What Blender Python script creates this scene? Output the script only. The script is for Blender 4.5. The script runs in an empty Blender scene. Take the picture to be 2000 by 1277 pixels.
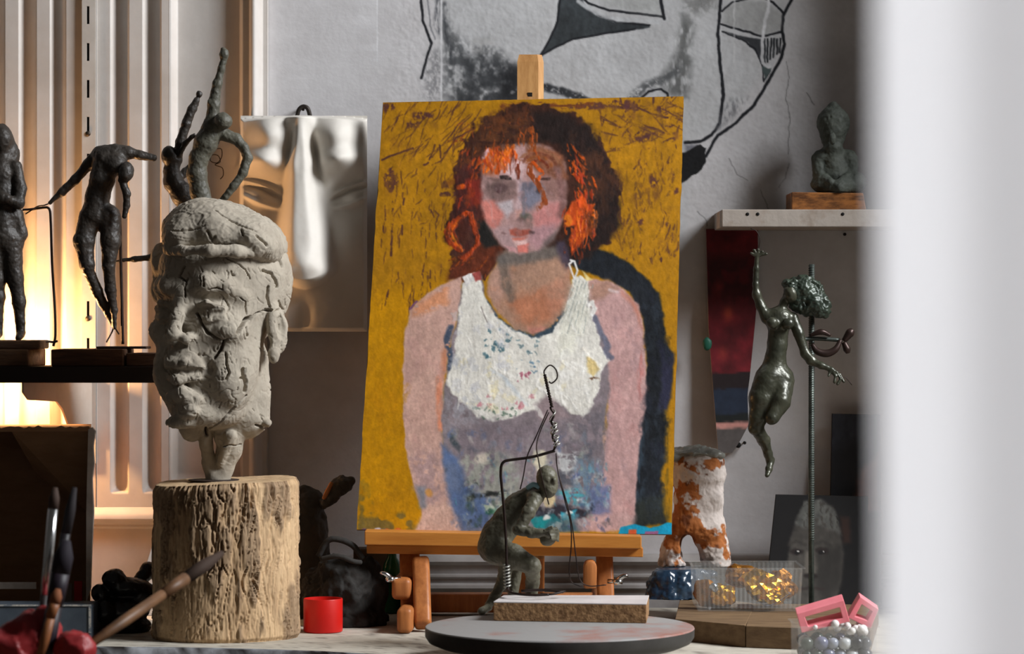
import bpy, bmesh, math
import numpy as np

# ------------------------------------------------------------------ camera, world, light
scene = bpy.context.scene
COL = scene.collection
F = 5500.0; CX, CY = 1000.0, 638.5      # focal length and centre, in pixels of the 2000x1277 frame
CAMZ = 1.12

def P(px, py, d):
    return np.array([(px - CX) * d / F, d, CAMZ - (py - CY) * d / F])

cam_data = bpy.data.cameras.new('camera')
cam_data.sensor_width = 36.0
cam_data.lens = 99.0
cam_data.clip_start = 0.05
cam_data.dof.use_dof = True
cam_data.dof.focus_distance = 3.46
cam_data.dof.aperture_fstop = 9.5
cam = bpy.data.objects.new('camera', cam_data)
cam.location = (0, 0, CAMZ); cam.rotation_euler = (math.pi / 2, 0, 0)
COL.objects.link(cam); scene.camera = cam

world = bpy.data.worlds.new('room_ambience'); scene.world = world
world.use_nodes = True
bg = world.node_tree.nodes['Background']
bg.inputs[0].default_value = (1.0, 0.92, 0.84, 1); bg.inputs[1].default_value = 0.045

sun_l = bpy.data.lights.new('window_daylight', 'AREA')
sun_l.shape = 'RECTANGLE'; sun_l.size = 1.1; sun_l.size_y = 1.1
sun_l.energy = 180.0; sun_l.color = (0.95, 0.97, 1.0)
sun = bpy.data.objects.new('window_daylight', sun_l)
sun.location = (2.42, 2.44, 2.86)
COL.objects.link(sun)
from mathutils import Vector
sun.rotation_euler = (Vector((0.0, 3.55, 1.10)) - Vector(sun.location)).to_track_quat('-Z', 'Y').to_euler()

vs = scene.view_settings
vs.view_transform = 'Standard'; vs.look = 'None'; vs.gamma = 1.0; vs.use_curve_mapping = False
vs.exposure = 0.0

rng = np.random.default_rng(7)

# ------------------------------------------------------------------ colour + materials
def lin(c):
    c = np.asarray(c, float) / 255.0
    return np.where(c <= 0.04045, c / 12.92, ((c + 0.055) / 1.055) ** 2.4)

MATS = {}
def mat(name, col, rough=0.7, col2=None, nscale=20.0, detail=5.0, contrast=(0.35, 0.65), bump=0.0, bscale=60.0,
        metal=0.0, stretch=(1, 1, 1), vcol=False, spec=0.4, translucent=0.0, transmission=0.0, ior=1.45,
        emit=None, estr=0.0, coat=0.0, alpha=1.0, vmix=0.25):
    if name in MATS: return MATS[name]
    m = bpy.data.materials.new(name); m.use_nodes = True
    nt = m.node_tree; N = nt.nodes; L = nt.links
    b = N['Principled BSDF']; out = N['Material Output']
    b.inputs['Roughness'].default_value = rough
    b.inputs['Metallic'].default_value = metal
    b.inputs['Specular IOR Level'].default_value = spec
    b.inputs['IOR'].default_value = ior
    b.inputs['Transmission Weight'].default_value = transmission
    b.inputs['Coat Weight'].default_value = coat
    b.inputs['Alpha'].default_value = alpha
    c1 = (*lin(col), 1)
    tc = N.new('ShaderNodeTexCoord')
    mp = N.new('ShaderNodeMapping'); mp.inputs['Scale'].default_value = stretch
    L.new(tc.outputs['Object'], mp.inputs['Vector'])
    if vcol:
        at = N.new('ShaderNodeAttribute'); at.attribute_name = 'Col'
        src = at.outputs['Color']
    else:
        src = None
    if col2 is not None:
        nz = N.new('ShaderNodeTexNoise'); nz.inputs['Scale'].default_value = nscale
        nz.inputs['Detail'].default_value = detail; nz.inputs['Roughness'].default_value = 0.65
        L.new(mp.outputs['Vector'], nz.inputs['Vector'])
        mr = N.new('ShaderNodeMapRange')
        mr.inputs['From Min'].default_value = contrast[0]; mr.inputs['From Max'].default_value = contrast[1]
        L.new(nz.outputs['Fac'], mr.inputs['Value'])
        mx = N.new('ShaderNodeMix'); mx.data_type = 'RGBA'
        if vcol:
            mx.blend_type = 'MULTIPLY'
            mm = N.new('ShaderNodeMath'); mm.operation = 'MULTIPLY'; mm.inputs[1].default_value = vmix
            L.new(mr.outputs['Result'], mm.inputs[0]); L.new(mm.outputs[0], mx.inputs['Factor'])
            L.new(src, mx.inputs[6]); mx.inputs[7].default_value = (*lin(col2), 1)
        else:
            mx.inputs[6].default_value = c1; mx.inputs[7].default_value = (*lin(col2), 1)
            L.new(mr.outputs['Result'], mx.inputs['Factor'])
        L.new(mx.outputs[2], b.inputs['Base Color'])
    elif vcol:
        L.new(src, b.inputs['Base Color'])
    else:
        b.inputs['Base Color'].default_value = c1
    if bump > 0:
        bn = N.new('ShaderNodeTexNoise'); bn.inputs['Scale'].default_value = bscale
        bn.inputs['Detail'].default_value = 6.0
        L.new(mp.outputs['Vector'], bn.inputs['Vector'])
        bp = N.new('ShaderNodeBump'); bp.inputs['Strength'].default_value = bump
        bp.inputs['Distance'].default_value = 0.003
        L.new(bn.outputs['Fac'], bp.inputs['Height']); L.new(bp.outputs['Normal'], b.inputs['Normal'])
    if emit is not None:
        b.inputs['Emission Color'].default_value = (*lin(emit), 1)
        b.inputs['Emission Strength'].default_value = estr
    if translucent > 0:
        tr = N.new('ShaderNodeBsdfTranslucent'); tr.inputs['Color'].default_value = c1
        ms = N.new('ShaderNodeMixShader'); ms.inputs[0].default_value = translucent
        L.new(b.outputs[0], ms.inputs[1]); L.new(tr.outputs[0], ms.inputs[2]); L.new(ms.outputs[0], out.inputs['Surface'])
    MATS[name] = m
    return m

# ------------------------------------------------------------------ object helpers
OFF = {}
def _tag(o, label=None, cat=None, group=None, kind=None):
    if label: o['label'] = label
    if cat: o['category'] = cat
    if group: o['group'] = group
    if kind: o['kind'] = kind
    return o

def thing(name, loc, label, cat, group=None, kind=None):
    o = bpy.data.objects.new(name, None); COL.objects.link(o)
    o.location = loc; o.empty_display_size = 0.02
    OFF[o] = np.asarray(loc, float)
    return _tag(o, label, cat, group, kind)

def mesh(name, V, Fc, material, parent=None, base=None, smooth=True, cols=None, label=None, cat=None, group=None, kind=None):
    V = np.asarray(V, float)
    if parent is not None: off = OFF[parent]
    elif base is not None: off = np.asarray(base, float)
    else: off = np.array([(V[:, 0].min() + V[:, 0].max()) / 2, (V[:, 1].min() + V[:, 1].max()) / 2, V[:, 2].min()])
    me = bpy.data.meshes.new(name)
    vv = (V - off).astype(np.float32)
    if isinstance(Fc, np.ndarray):
        k = Fc.shape[1]; nf = len(Fc)
        me.vertices.add(len(vv)); me.vertices.foreach_set('co', vv.ravel())
        me.loops.add(nf * k); me.loops.foreach_set('vertex_index', Fc.astype(np.int32).ravel())
        me.polygons.add(nf); me.polygons.foreach_set('loop_start', np.arange(nf, dtype=np.int32) * k)
        me.update(calc_edges=True)
    else:
        me.from_pydata([tuple(v) for v in vv], [], [tuple(int(i) for i in f) for f in Fc]); me.update()
    if smooth:
        me.polygons.foreach_set('use_smooth', np.ones(len(me.polygons), bool))
        if smooth == 'auto':
            try: me.set_sharp_from_angle(angle=math.radians(35))
            except Exception: pass
    if cols is not None:
        ca = me.color_attributes.new('Col', 'FLOAT_COLOR', 'POINT')
        c4 = np.ones((len(vv), 4), np.float32); c4[:, :3] = cols
        ca.data.foreach_set('color', c4.ravel())
    me.materials.append(material)
    o = bpy.data.objects.new(name, me); COL.objects.link(o)
    if parent is not None:
        o.parent = parent
        OFF[o] = off
    else:
        o.location = off; OFF[o] = off
    return _tag(o, label, cat, group, kind)

# ------------------------------------------------------------------ plain geometry (V, F)
def join(*parts):
    V = []; Fc = []; n = 0
    for v, f in parts:
        V.append(np.asarray(v, float)); Fc += [[int(i) + n for i in q] for q in f]; n += len(v)
    return np.vstack(V), Fc

def hexa(c8):
    """c8: 4 front corners (tl,tr,br,bl) + 4 back corners"""
    return np.array(c8, float), [[0, 3, 2, 1], [4, 5, 6, 7], [0, 1, 5, 4], [1, 2, 6, 5], [2, 3, 7, 6], [3, 0, 4, 7]]

def bevel(V, Fc, w, seg=2):
    bm = bmesh.new()
    vs_ = [bm.verts.new(v) for v in V]
    for f in Fc:
        try: bm.faces.new([vs_[i] for i in f])
        except ValueError: pass
    bmesh.ops.recalc_face_normals(bm, faces=bm.faces)
    if w > 0:
        bmesh.ops.bevel(bm, geom=list(bm.edges), offset=w, segments=seg, affect='EDGES', profile=0.5)
    bm.verts.index_update()
    V2 = np.array([v.co[:] for v in bm.verts]); F2 = [[v.index for v in f.verts] for f in bm.faces]
    bm.free()
    return V2, F2

def box(lo, hi, bev=0.0, rotz=0.0, pivot=None):
    x0, y0, z0 = lo; x1, y1, z1 = hi
    V, Fc = hexa([(x0, y0, z1), (x1, y0, z1), (x1, y0, z0), (x0, y0, z0), (x0, y1, z1), (x1, y1, z1), (x1, y1, z0), (x0, y1, z0)])
    V, Fc = bevel(V, Fc, bev)
    if rotz:
        p = np.asarray(pivot if pivot is not None else [(x0 + x1) / 2, (y0 + y1) / 2, 0], float)
        c, s = math.cos(rotz), math.sin(rotz)
        W = V - p; V = np.column_stack([W[:, 0] * c - W[:, 1] * s, W[:, 0] * s + W[:, 1] * c, W[:, 2]]) + p
    return V, Fc

def pxbox(x0, y0, x1, y1, d0, d1, bev=0.0):
    """box whose front face (distance d0) spans the given pixels"""
    a = P(x0, y1, d0); b = P(x1, y0, d0)
    return box((a[0], d0, a[2]), (b[0], d1, b[2]), bev)

def prism(pts, d0, d1, bev=0.0, dfun=None):
    """pixel outline at distance d0 extruded straight back to d1 (real thickness)"""
    A = np.array([P(x, y, d0 if dfun is None else d0 + dfun(x, y)) for x, y in pts])
    B = A.copy(); B[:, 1] += (d1 - d0)
    n = len(pts)
    V = np.vstack([A, B]); Fc = [list(range(n))[::-1], list(range(n, 2 * n))]
    for i in range(n):
        j = (i + 1) % n
        Fc.append([i, j, n + j, n + i])
    return bevel(V, Fc, bev)

def smooth_path(pts, n):
    pts = np.asarray(pts, float)
    if len(pts) < 3: 
        t = np.linspace(0, 1, n)[:, None]
        return pts[0] * (1 - t) + pts[-1] * t
    q = np.vstack([2 * pts[0] - pts[1], pts, 2 * pts[-1] - pts[-2]])
    out = []
    m = len(pts) - 1
    for s in np.linspace(0, m - 1e-6, n):
        i = int(s); t = s - i
        p0, p1, p2, p3 = q[i], q[i + 1], q[i + 2], q[i + 3]
        out.append(0.5 * (2 * p1 + (p2 - p0) * t + (2 * p0 - 5 * p1 + 4 * p2 - p3) * t * t + (3 * p1 - p0 - 3 * p2 + p3) * t ** 3))
    return np.array(out)

def tube(path, r, seg=8, closed=False):
    path = np.asarray(path, float); n = len(path)
    r = np.full(n, r, float) if np.isscalar(r) else np.interp(np.linspace(0, 1, n), np.linspace(0, 1, len(r)), r)
    V = []; prev = None
    for i in range(n):
        t = path[(i + 1) % n if closed else min(i + 1, n - 1)] - path[(i - 1) if closed else max(i - 1, 0)]
        t = t / (np.linalg.norm(t) + 1e-12)
        if prev is None:
            u = np.cross(t, [0.31, 0.95, 0.1]); 
        else:
            u = prev - t * np.dot(prev, t)
        u /= np.linalg.norm(u) + 1e-12; prev = u
        w = np.cross(t, u)
        a = np.linspace(0, 2 * math.pi, seg, endpoint=False)
        V.append(path[i] + r[i] * (np.cos(a)[:, None] * u + np.sin(a)[:, None] * w))
    V = np.vstack(V); Fc = []
    for i in range(n if closed else n - 1):
        j = (i + 1) % n
        for k in range(seg):
            l = (k + 1) % seg
            Fc.append([i * seg + k, i * seg + l, j * seg + l, j * seg + k])
    if not closed:
        Fc.append(list(range(seg))[::-1]); Fc.append([(n - 1) * seg + k for k in range(seg)])
    return V, Fc

def ptube(pts, r_px, n=24, seg=8):
    """pts: (px,py,d)"""
    path = smooth_path([P(*p) for p in pts], n)
    dm = np.mean([p[2] for p in pts])
    rr = [q * dm / F for q in r_px] if not np.isscalar(r_px) else r_px * dm / F
    return tube(path, rr, seg)

def lathe(prof, c, seg=48, cap=True):
    a = np.linspace(0, 2 * math.pi, seg, endpoint=False)
    V = []; Fc = []
    for r, z in prof:
        V.append(np.column_stack([c[0] + r * np.cos(a), c[1] + r * np.sin(a), np.full(seg, c[2] + z)]))
    n = len(prof)
    for i in range(n - 1):
        for k in range(seg):
            l = (k + 1) % seg
            Fc.append([i * seg + k, i * seg + l, (i + 1) * seg + l, (i + 1) * seg + k])
    if cap:
        Fc.append(list(range(seg))[::-1]); Fc.append([(n - 1) * seg + k for k in range(seg)])
    return np.vstack(V), Fc

# ------------------------------------------------------------------ noise
LAT = np.random.default_rng(3).random((48, 48, 48)).astype(np.float32) * 2 - 1
def vnoise(p):
    p = np.asarray(p, np.float32); i = np.floor(p).astype(int); f = p - i; f = f * f * (3 - 2 * f)
    i0 = i % 48; i1 = (i + 1) % 48
    x0, y0, z0 = i0.T; x1, y1, z1 = i1.T; fx, fy, fz = f.T
    def g(a, b, c): return LAT[a, b, c]
    c00 = g(x0, y0, z0) * (1 - fx) + g(x1, y0, z0) * fx; c10 = g(x0, y1, z0) * (1 - fx) + g(x1, y1, z0) * fx
    c01 = g(x0, y0, z1) * (1 - fx) + g(x1, y0, z1) * fx; c11 = g(x0, y1, z1) * (1 - fx) + g(x1, y1, z1) * fx
    return (c00 * (1 - fy) + c10 * fy) * (1 - fz) + (c01 * (1 - fy) + c11 * fy) * fz
def fbm(p, scale, octv=4, seed=0.0, rough=0.5):
    p = np.asarray(p, float) / scale + seed * 7.31 + 100.0
    s = np.zeros(len(p)); a = 1.0; t = 0.0
    for _ in range(octv):
        s += a * vnoise(p); t += a; a *= rough; p = p * 2.03 + 11.7
    return s / t

def sstep(a, b, x):
    t = np.clip((x - a) / (b - a + 1e-12), 0, 1); return t * t * (3 - 2 * t)

def seg_dist(X, Y, pts):
    """distance from grid to a polyline, and the curve parameter 0..1"""
    best = np.full(X.shape, 1e9); par = np.zeros(X.shape)
    pts = np.asarray(pts, float); m = len(pts) - 1
    for i in range(m):
        ax, ay = pts[i]; bx, by = pts[i + 1]
        dx, dy = bx - ax, by - ay; l2 = dx * dx + dy * dy + 1e-9
        t = np.clip(((X - ax) * dx + (Y - ay) * dy) / l2, 0, 1)
        d = np.hypot(X - ax - t * dx, Y - ay - t * dy)
        k = d < best
        best = np.where(k, d, best); par = np.where(k, (i + t) / m, par)
    return best, par

def inside(X, Y, pts):
    r = np.zeros(X.shape, bool); n = len(pts)
    for i in range(n):
        ax, ay = pts[i]; bx, by = pts[(i + 1) % n]
        if ay == by: continue
        c = ((ay > Y) != (by > Y)) & (X < (bx - ax) * (Y - ay) / (by - ay) + ax)
        r ^= c
    return r

# ------------------------------------------------------------------ signed-distance sculpting
class Clay:
    def __init__(s): s.p = []
    def cone(s, a, b, ra, rb, k=0.004, op='u'):
        a = np.asarray(a, float); b = np.asarray(b, float); r = max(ra, rb)
        s.p.append(('c', (a, b, ra, rb), np.minimum(a, b) - r, np.maximum(a, b) + r, k, op)); return s
    def ell(s, c, r, R=None, k=0.004, op='u'):
        c = np.asarray(c, float); r = np.asarray(r, float) * np.ones(3); m = r.max()
        s.p.append(('e', (c, r, R), c - m, c + m, k, op)); return s
    def chain(s, pts, rs, k=0.004, op='u'):
        for i in range(len(pts) - 1): s.cone(pts[i], pts[i + 1], rs[i], rs[i + 1], k, op)
        return s
    # pixel versions: (px, py, d) with radius in px
    def pchain(s, d, pts, k=5, op='u'):
        """pts: (px, py, dz_mm, r_px)"""
        for a, b in zip(pts[:-1], pts[1:]):
            da = d + a[2] / 1000; db = d + b[2] / 1000
            s.cone(P(a[0], a[1], da), P(b[0], b[1], db), a[3] * da / F, b[3] * db / F, k * d / F, op)
        return s
    def pell(s, d, x, y, dz, rx, ry, rd, k=5, op='u', rot=0.0):
        q = d / F; R = None
        if rot:
            c, t = math.cos(rot), math.sin(rot); R = np.array([[c, 0, -t], [0, 1, 0], [t, 0, c]])
        return s.ell(P(x, y, d + dz / 1000), (rx * q, rd * q, ry * q), R, k * q, op)
    def build(s, vox):
        lo = np.min([q[2] for q in s.p if q[5] == 'u'], axis=0) - 4 * vox
        hi = np.max([q[3] for q in s.p if q[5] == 'u'], axis=0) + 4 * vox
        ax = [np.arange(lo[i], hi[i] + vox, vox) for i in range(3)]
        D = np.full([len(a) for a in ax], 1.0, np.float32)
        for typ, prm, l, h, k, op in s.p:
            m = k + 3.5 * vox + (0.004 if op == 'u' else 0)
            sl = []
            for i in range(3):
                i0 = max(0, int((l[i] - m - lo[i]) / vox)); i1 = min(len(ax[i]), int((h[i] + m - lo[i]) / vox) + 2)
                sl.append(slice(i0, max(i0 + 1, i1)))
            sl = tuple(sl)
            X = ax[0][sl[0]][:, None, None]; Y = ax[1][sl[1]][None, :, None]; Z = ax[2][sl[2]][None, None, :]
            if typ == 'c':
                a, b, ra, rb = prm; ab = b - a; l2 = ab @ ab + 1e-12
                t = np.clip(((X - a[0]) * ab[0] + (Y - a[1]) * ab[1] + (Z - a[2]) * ab[2]) / l2, 0, 1)
                d = np.sqrt((X - a[0] - t * ab[0]) ** 2 + (Y - a[1] - t * ab[1]) ** 2 + (Z - a[2] - t * ab[2]) ** 2) - (ra + (rb - ra) * t)
            else:
                c, r, R = prm; x, y, z = X - c[0], Y - c[1], Z - c[2]
                if R is not None:
                    x, y, z = [R[i, 0] * x + R[i, 1] * y + R[i, 2] * z for i in range(3)]
                k0 = np.sqrt((x / r[0]) ** 2 + (y / r[1]) ** 2 + (z / r[2]) ** 2)
                k1 = np.sqrt((x / r[0] ** 2) ** 2 + (y / r[1] ** 2) ** 2 + (z / r[2] ** 2) ** 2) + 1e-9
                d = k0 * (k0 - 1) / k1
            old = D[sl]
            if op == 'u':
                if k > 0:
                    hh = np.clip(0.5 + 0.5 * (d - old) / k, 0, 1)
                    D[sl] = d * (1 - hh) + old * hh - k * hh * (1 - hh)
                else: D[sl] = np.minimum(old, d)
            else:
                nd = -d
                if k > 0:
                    hh = np.clip(0.5 + 0.5 * (old - nd) / k, 0, 1)
                    D[sl] = nd * (1 - hh) + old * hh + k * hh * (1 - hh)
                else: D[sl] = np.maximum(old, nd)
        return nets(D, lo, vox)

def nets(D, lo, vox):
    n = np.array(D.shape) - 1
    S = D < 0
    cnt = np.zeros(n, np.int8)
    for a in (0, 1):
        for b in (0, 1):
            for c in (0, 1):
                cnt += S[a:a + n[0], b:b + n[1], c:c + n[2]]
    act = (cnt > 0) & (cnt < 8)
    I = np.argwhere(act)
    idx = np.full(n, -1, np.int64); idx[act] = np.arange(len(I))
    acc = np.zeros((len(I), 3)); w = np.zeros(len(I))
    corners = [(a, b, c) for a in (0, 1) for b in (0, 1) for c in (0, 1)]
    val = {cn: D[I[:, 0] + cn[0], I[:, 1] + cn[1], I[:, 2] + cn[2]].astype(float) for cn in corners}
    for cn in corners:
        for ax in range(3):
            if cn[ax] == 1: continue
            c2 = list(cn); c2[ax] = 1; c2 = tuple(c2)
            v0, v1 = val[cn], val[c2]
            m = (v0 < 0) != (v1 < 0)
            t = np.where(m, v0 / np.where(m, v0 - v1, 1), 0)
            t = np.clip(t, 0, 1)
            pt = np.tile(np.array(cn, float), (len(I), 1)); pt[:, ax] = t
            acc += pt * m[:, None]; w += m
    V = (I + acc / w[:, None]) * vox + lo
    Q = []
    for ax in range(3):
        sl0 = [slice(None)] * 3; sl1 = [slice(None)] * 3
        sl0[ax] = slice(0, -1); sl1[ax] = slice(1, None)
        a = S[tuple(sl0)]; b = S[tuple(sl1)]
        E = np.argwhere(a != b)
        o1, o2 = [(1, 2), (2, 0), (0, 1)][ax]
        ok = (E[:, o1] > 0) & (E[:, o2] > 0) & (E[:, o1] < D.shape[o1] - 1) & (E[:, o2] < D.shape[o2] - 1)
        E = E[ok]
        def cell(d1, d2):
            e = E.copy(); e[:, o1] += d1; e[:, o2] += d2
            return idx[e[:, 0], e[:, 1], e[:, 2]]
        q = np.column_stack([cell(-1, -1), cell(0, -1), cell(0, 0), cell(-1, 0)])
        flip = ~a[tuple(E.T)]
        q[flip] = q[flip][:, ::-1]
        Q.append(q)
    Q = np.vstack(Q)
    Q = Q[(Q >= 0).all(axis=1)]
    return V, Q

def normals(V, Q):
    a = V[Q[:, 2]] - V[Q[:, 0]]; b = V[Q[:, 3]] - V[Q[:, 1]]
    n = np.cross(a, b); N = np.zeros_like(V)
    for i in range(4): np.add.at(N, Q[:, i], n)
    return N / (np.linalg.norm(N, axis=1)[:, None] + 1e-12)

def topx(V):
    return CX + V[:, 0] * F / V[:, 1], CY - (V[:, 2] - CAMZ) * F / V[:, 1]

def rough_up(V, Q, *layers):
    """layers: (amplitude m, scale m, octaves, seed)"""
    N = normals(V, Q); out = V.copy()
    for amp, sc, oc, sd in layers:
        n_ = fbm(V, sc, oc, sd); q_ = fbm(V, sc * 1.6, 2, sd + 40)
        out += N * (amp * (1.5 * n_ + 1.3 * (np.round(q_ * 5) / 5 - q_) * (sc > .005)))[:, None]
    return out

# ------------------------------------------------------------------ paint on a grid (pixel coordinates)
class Canvas:
    def __init__(s, xs, ys, base):
        s.xs = np.asarray(xs, float); s.ys = np.asarray(ys, float)
        s.X, s.Y = np.meshgrid(s.xs, s.ys); s.C = np.empty(s.X.shape + (3,)); s.C[:] = np.asarray(base, float)
        s.H = np.zeros(s.X.shape); s.cache = {}; s.ds = 0.18
    def n(s, sx, sy=None, seed=0, octv=3):
        sy = sy or sx; key = (sx, sy, seed, octv)
        if key in s.cache: return s.cache[key]
        out = np.zeros(s.X.shape); a = 1.0; t = 0
        for o in range(octv):
            fx, fy = sx / 2 ** o, sy / 2 ** o
            gx = (s.xs - s.xs[0]) / fx; gy = (s.ys - s.ys[0]) / fy
            R = np.random.default_rng(1000 + seed * 17 + o).random((int(gy[-1]) + 3, int(gx[-1]) + 3)) * 2 - 1
            ix = gx.astype(int); iy = gy.astype(int); tx = gx - ix; ty = gy - iy
            tx = tx * tx * (3 - 2 * tx); ty = (ty * ty * (3 - 2 * ty))[:, None]
            r0 = R[iy][:, ix] * (1 - tx) + R[iy][:, ix + 1] * tx; r1 = R[iy + 1][:, ix] * (1 - tx) + R[iy + 1][:, ix + 1] * tx
            out += a * (r0 * (1 - ty) + r1 * ty); t += a; a *= 0.55
        out /= t
        s.cache[key] = out
        return out
    def _win(s, x0, y0, x1, y1):
        i0 = max(0, np.searchsorted(s.xs, x0)); i1 = min(len(s.xs), np.searchsorted(s.xs, x1))
        j0 = max(0, np.searchsorted(s.ys, y0)); j1 = min(len(s.ys), np.searchsorted(s.ys, y1))
        return (slice(j0, j1), slice(i0, i1)) if i1 > i0 and j1 > j0 else None
    def _put(s, w, al, col, var, seed, h):
        col = np.asarray(col, float)
        c = np.broadcast_to(col, al.shape + (3,))
        if var:
            nn = s.n(9, 14, 50 + seed % 5, 3)[w] + 0.6 * s.n(60, 60, 60 + seed % 3, 2)[w]
            c = c * (1 + var * nn[..., None])
        s.C[w] = s.C[w] * (1 - al[..., None]) + c * al[..., None]
        if h: s.H[w] += h * al
    def poly(s, pts, col, soft=2.0, warp=4.0, ws=18, op=1.0, dry=None, dsc=(10, 10), var=0.10, seed=0, h=0.0):
        pts = np.asarray(pts, float); m = warp + soft + 4
        w = s._win(pts[:, 0].min() - m, pts[:, 1].min() - m, pts[:, 0].max() + m, pts[:, 1].max() + m)
        if w is None: return
        X = s.X[w] + warp * s.n(ws, ws, seed + 1)[w]; Y = s.Y[w] + warp * s.n(ws, ws, seed + 2)[w]
        d, _ = seg_dist(X, Y, np.vstack([pts, pts[:1]])); ins = inside(X, Y, pts)
        sd = np.where(ins, -d, d)
        al = sstep(soft, -soft, sd) * op
        if dry is not None: al = al * sstep(dry - s.ds, dry + s.ds, s.n(dsc[0], dsc[1], seed + 3)[w])
        s._put(w, al, col, var, seed, h)
    def line(s, pts, col, wd, soft=1.2, warp=2.0, ws=14, op=1.0, dry=None, dsc=(6, 6), var=0.10, seed=0, taper=False, h=0.0):
        pts = np.asarray(pts, float); m = warp + soft + wd + 4
        w = s._win(pts[:, 0].min() - m, pts[:, 1].min() - m, pts[:, 0].max() + m, pts[:, 1].max() + m)
        if w is None: return
        X = s.X[w] + warp * s.n(ws, ws, seed + 1)[w]; Y = s.Y[w] + warp * s.n(ws, ws, seed + 2)[w]
        d, t = seg_dist(X, Y, pts); hw = wd / 2
        if taper: hw = hw * (0.35 + 0.65 * np.sin(np.clip(t, 0, 1) * math.pi) ** 0.6)
        al = sstep(soft, -soft, d - hw) * op
        if dry is not None: al = al * sstep(dry - s.ds, dry + s.ds, s.n(dsc[0], dsc[1], seed + 3)[w])
        s._put(w, al, col, var, seed, h)
    def ell(s, cx, cy, rx, ry, col, rot=0, **kw):
        a = np.linspace(0, 2 * math.pi, 18, endpoint=False); c, t = math.cos(rot), math.sin(rot)
        x, y = rx * np.cos(a), ry * np.sin(a)
        s.poly(np.column_stack([cx + x * c - y * t, cy + x * t + y * c]), col, **kw)
def gridfaces(ny, nx):
    i = np.arange(ny * nx).reshape(ny, nx)
    return np.column_stack([i[:-1, :-1].ravel(), i[1:, :-1].ravel(), i[1:, 1:].ravel(), i[:-1, 1:].ravel()])

# ================================================================== THE ROOM
WD = 3.74            # distance of the back wall
TZ = 0.75            # top of the workbench
def onbench(px, py):                    # where a pixel meets the bench top
    return (CAMZ - TZ) * F / (py - CY)

# ---- back wall with the charcoal mural drawn on it
xs = np.concatenate([[-1700, -700, -300, 0, 250, 500, 650], np.arange(735, 1725, 1.8), [1900, 2400, 3400, 4400]])
ys = np.concatenate([[-1500, -700, -300, -120], np.arange(-40, 480, 1.8), np.arange(484, 900, 9.0), [1000, 1200, 1500, 1900, 2262]])
W = Canvas(xs, ys, (206, 204, 205))
BK = (26, 27, 32); W.ds = 0.42
inw = sstep(736, 800, W.X) * sstep(1722, 1650, W.X) * sstep(-40, 0, W.Y) * sstep(478, 420, W.Y)
W.C *= (1 + inw * (0.03 * W.n(90, 90, 4, 4) + 0.02 * W.n(12, 12, 5, 3)))[..., None]
# tinted face area
W.poly([(850, -60), (1540, -60), (1528, 100), (1400, 262), (1340, 280), (1340, 480), (880, 480), (866, 190)], (192, 193, 194), soft=14, warp=10, ws=40, op=.8, var=.06, seed=3)
# charcoal smudges left of the easel
W.poly([(864, 10), (884, 62), (918, 88), (958, 84), (985, 112), (1010, 128), (1012, 215), (885, 215), (868, 120)], (84, 86, 88), soft=16, warp=10, ws=26, op=.9, dry=-.12, dsc=(10, 12), var=.2, seed=5)
W.poly([(905, 105), (960, 118), (1012, 140), (1012, 205), (900, 205)], (48, 50, 53), soft=22, warp=8, op=.85, dry=-.2, dsc=(14, 18), seed=6)
W.ell(1000, 165, 26, 40, (30, 31, 34), soft=16, warp=6, op=.9, dry=-.5, seed=7)
W.ell(943, 88, 24, 18, (182, 181, 180), soft=10, warp=8, op=.7, dry=-.1, seed=8)
W.line([(868, 10), (872, 70), (885, 120)], (60, 62, 66), 12, soft=6, op=.8, dry=-.1, dsc=(5, 20), seed=9)
W.line([(855, 0), (852, 50), (862, 70)], (70, 72, 78), 9, soft=4, op=.8, dry=0, dsc=(4, 18), seed=10)
W.poly([(832, 110), (862, 90), (872, 190), (826, 192)], (110, 110, 113), soft=12, warp=8, op=.6, dry=.05, dsc=(5, 8), seed=11)
W.line([(820, -40), (822, 0), (826, 40), (843, 85), (834, 112), (823, 152)], BK, 5, soft=1.6, warp=1.5, seed=12)
W.line([(828, -40), (836, 10), (840, 50), (850, 76)], (90, 92, 98), 3, soft=1.5, op=.6, seed=13)
# dark eye wedge in the middle
W.poly([(1094, -40), (1134, -40), (1140, 8), (1168, 32), (1205, 44), (1270, 48), (1268, 54), (1190, 64), (1120, 76), (1082, 94), (1052, 114), (1072, 80), (1088, 42)], (58, 63, 66), soft=2, warp=2, var=.2, seed=14)
W.line([(1096, -20), (1089, 42), (1072, 80), (1053, 112)], BK, 4, soft=1.4, warp=1.2, seed=15)
W.line([(1056, 108), (1082, 94), (1120, 76), (1190, 64), (1240, 57)], BK, 4, soft=1.4, warp=1.2, seed=16)
W.line([(1120, -12), (1150, 20), (1200, 42), (1268, 49)], BK, 4, soft=1.3, warp=1.5, seed=17)
W.line([(1130, 2), (1165, 26), (1205, 38), (1286, 43)], (196, 198, 200), 8, soft=2.5, warp=2, op=.9, seed=18)
W.line([(1128, -14), (1148, 6), (1190, 20), (1240, 26), (1294, 33)], BK, 4.5, soft=1.4, warp=1.5, seed=19)
W.poly([(1150, -40), (1288, -40), (1292, 28), (1240, 22), (1180, 12)], (168, 170, 168), soft=8, warp=4, op=.6, seed=20)
W.line([(1289, -40), (1290, 0), (1297, 36)], BK, 6, soft=1.5, warp=1.5, seed=21)
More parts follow.
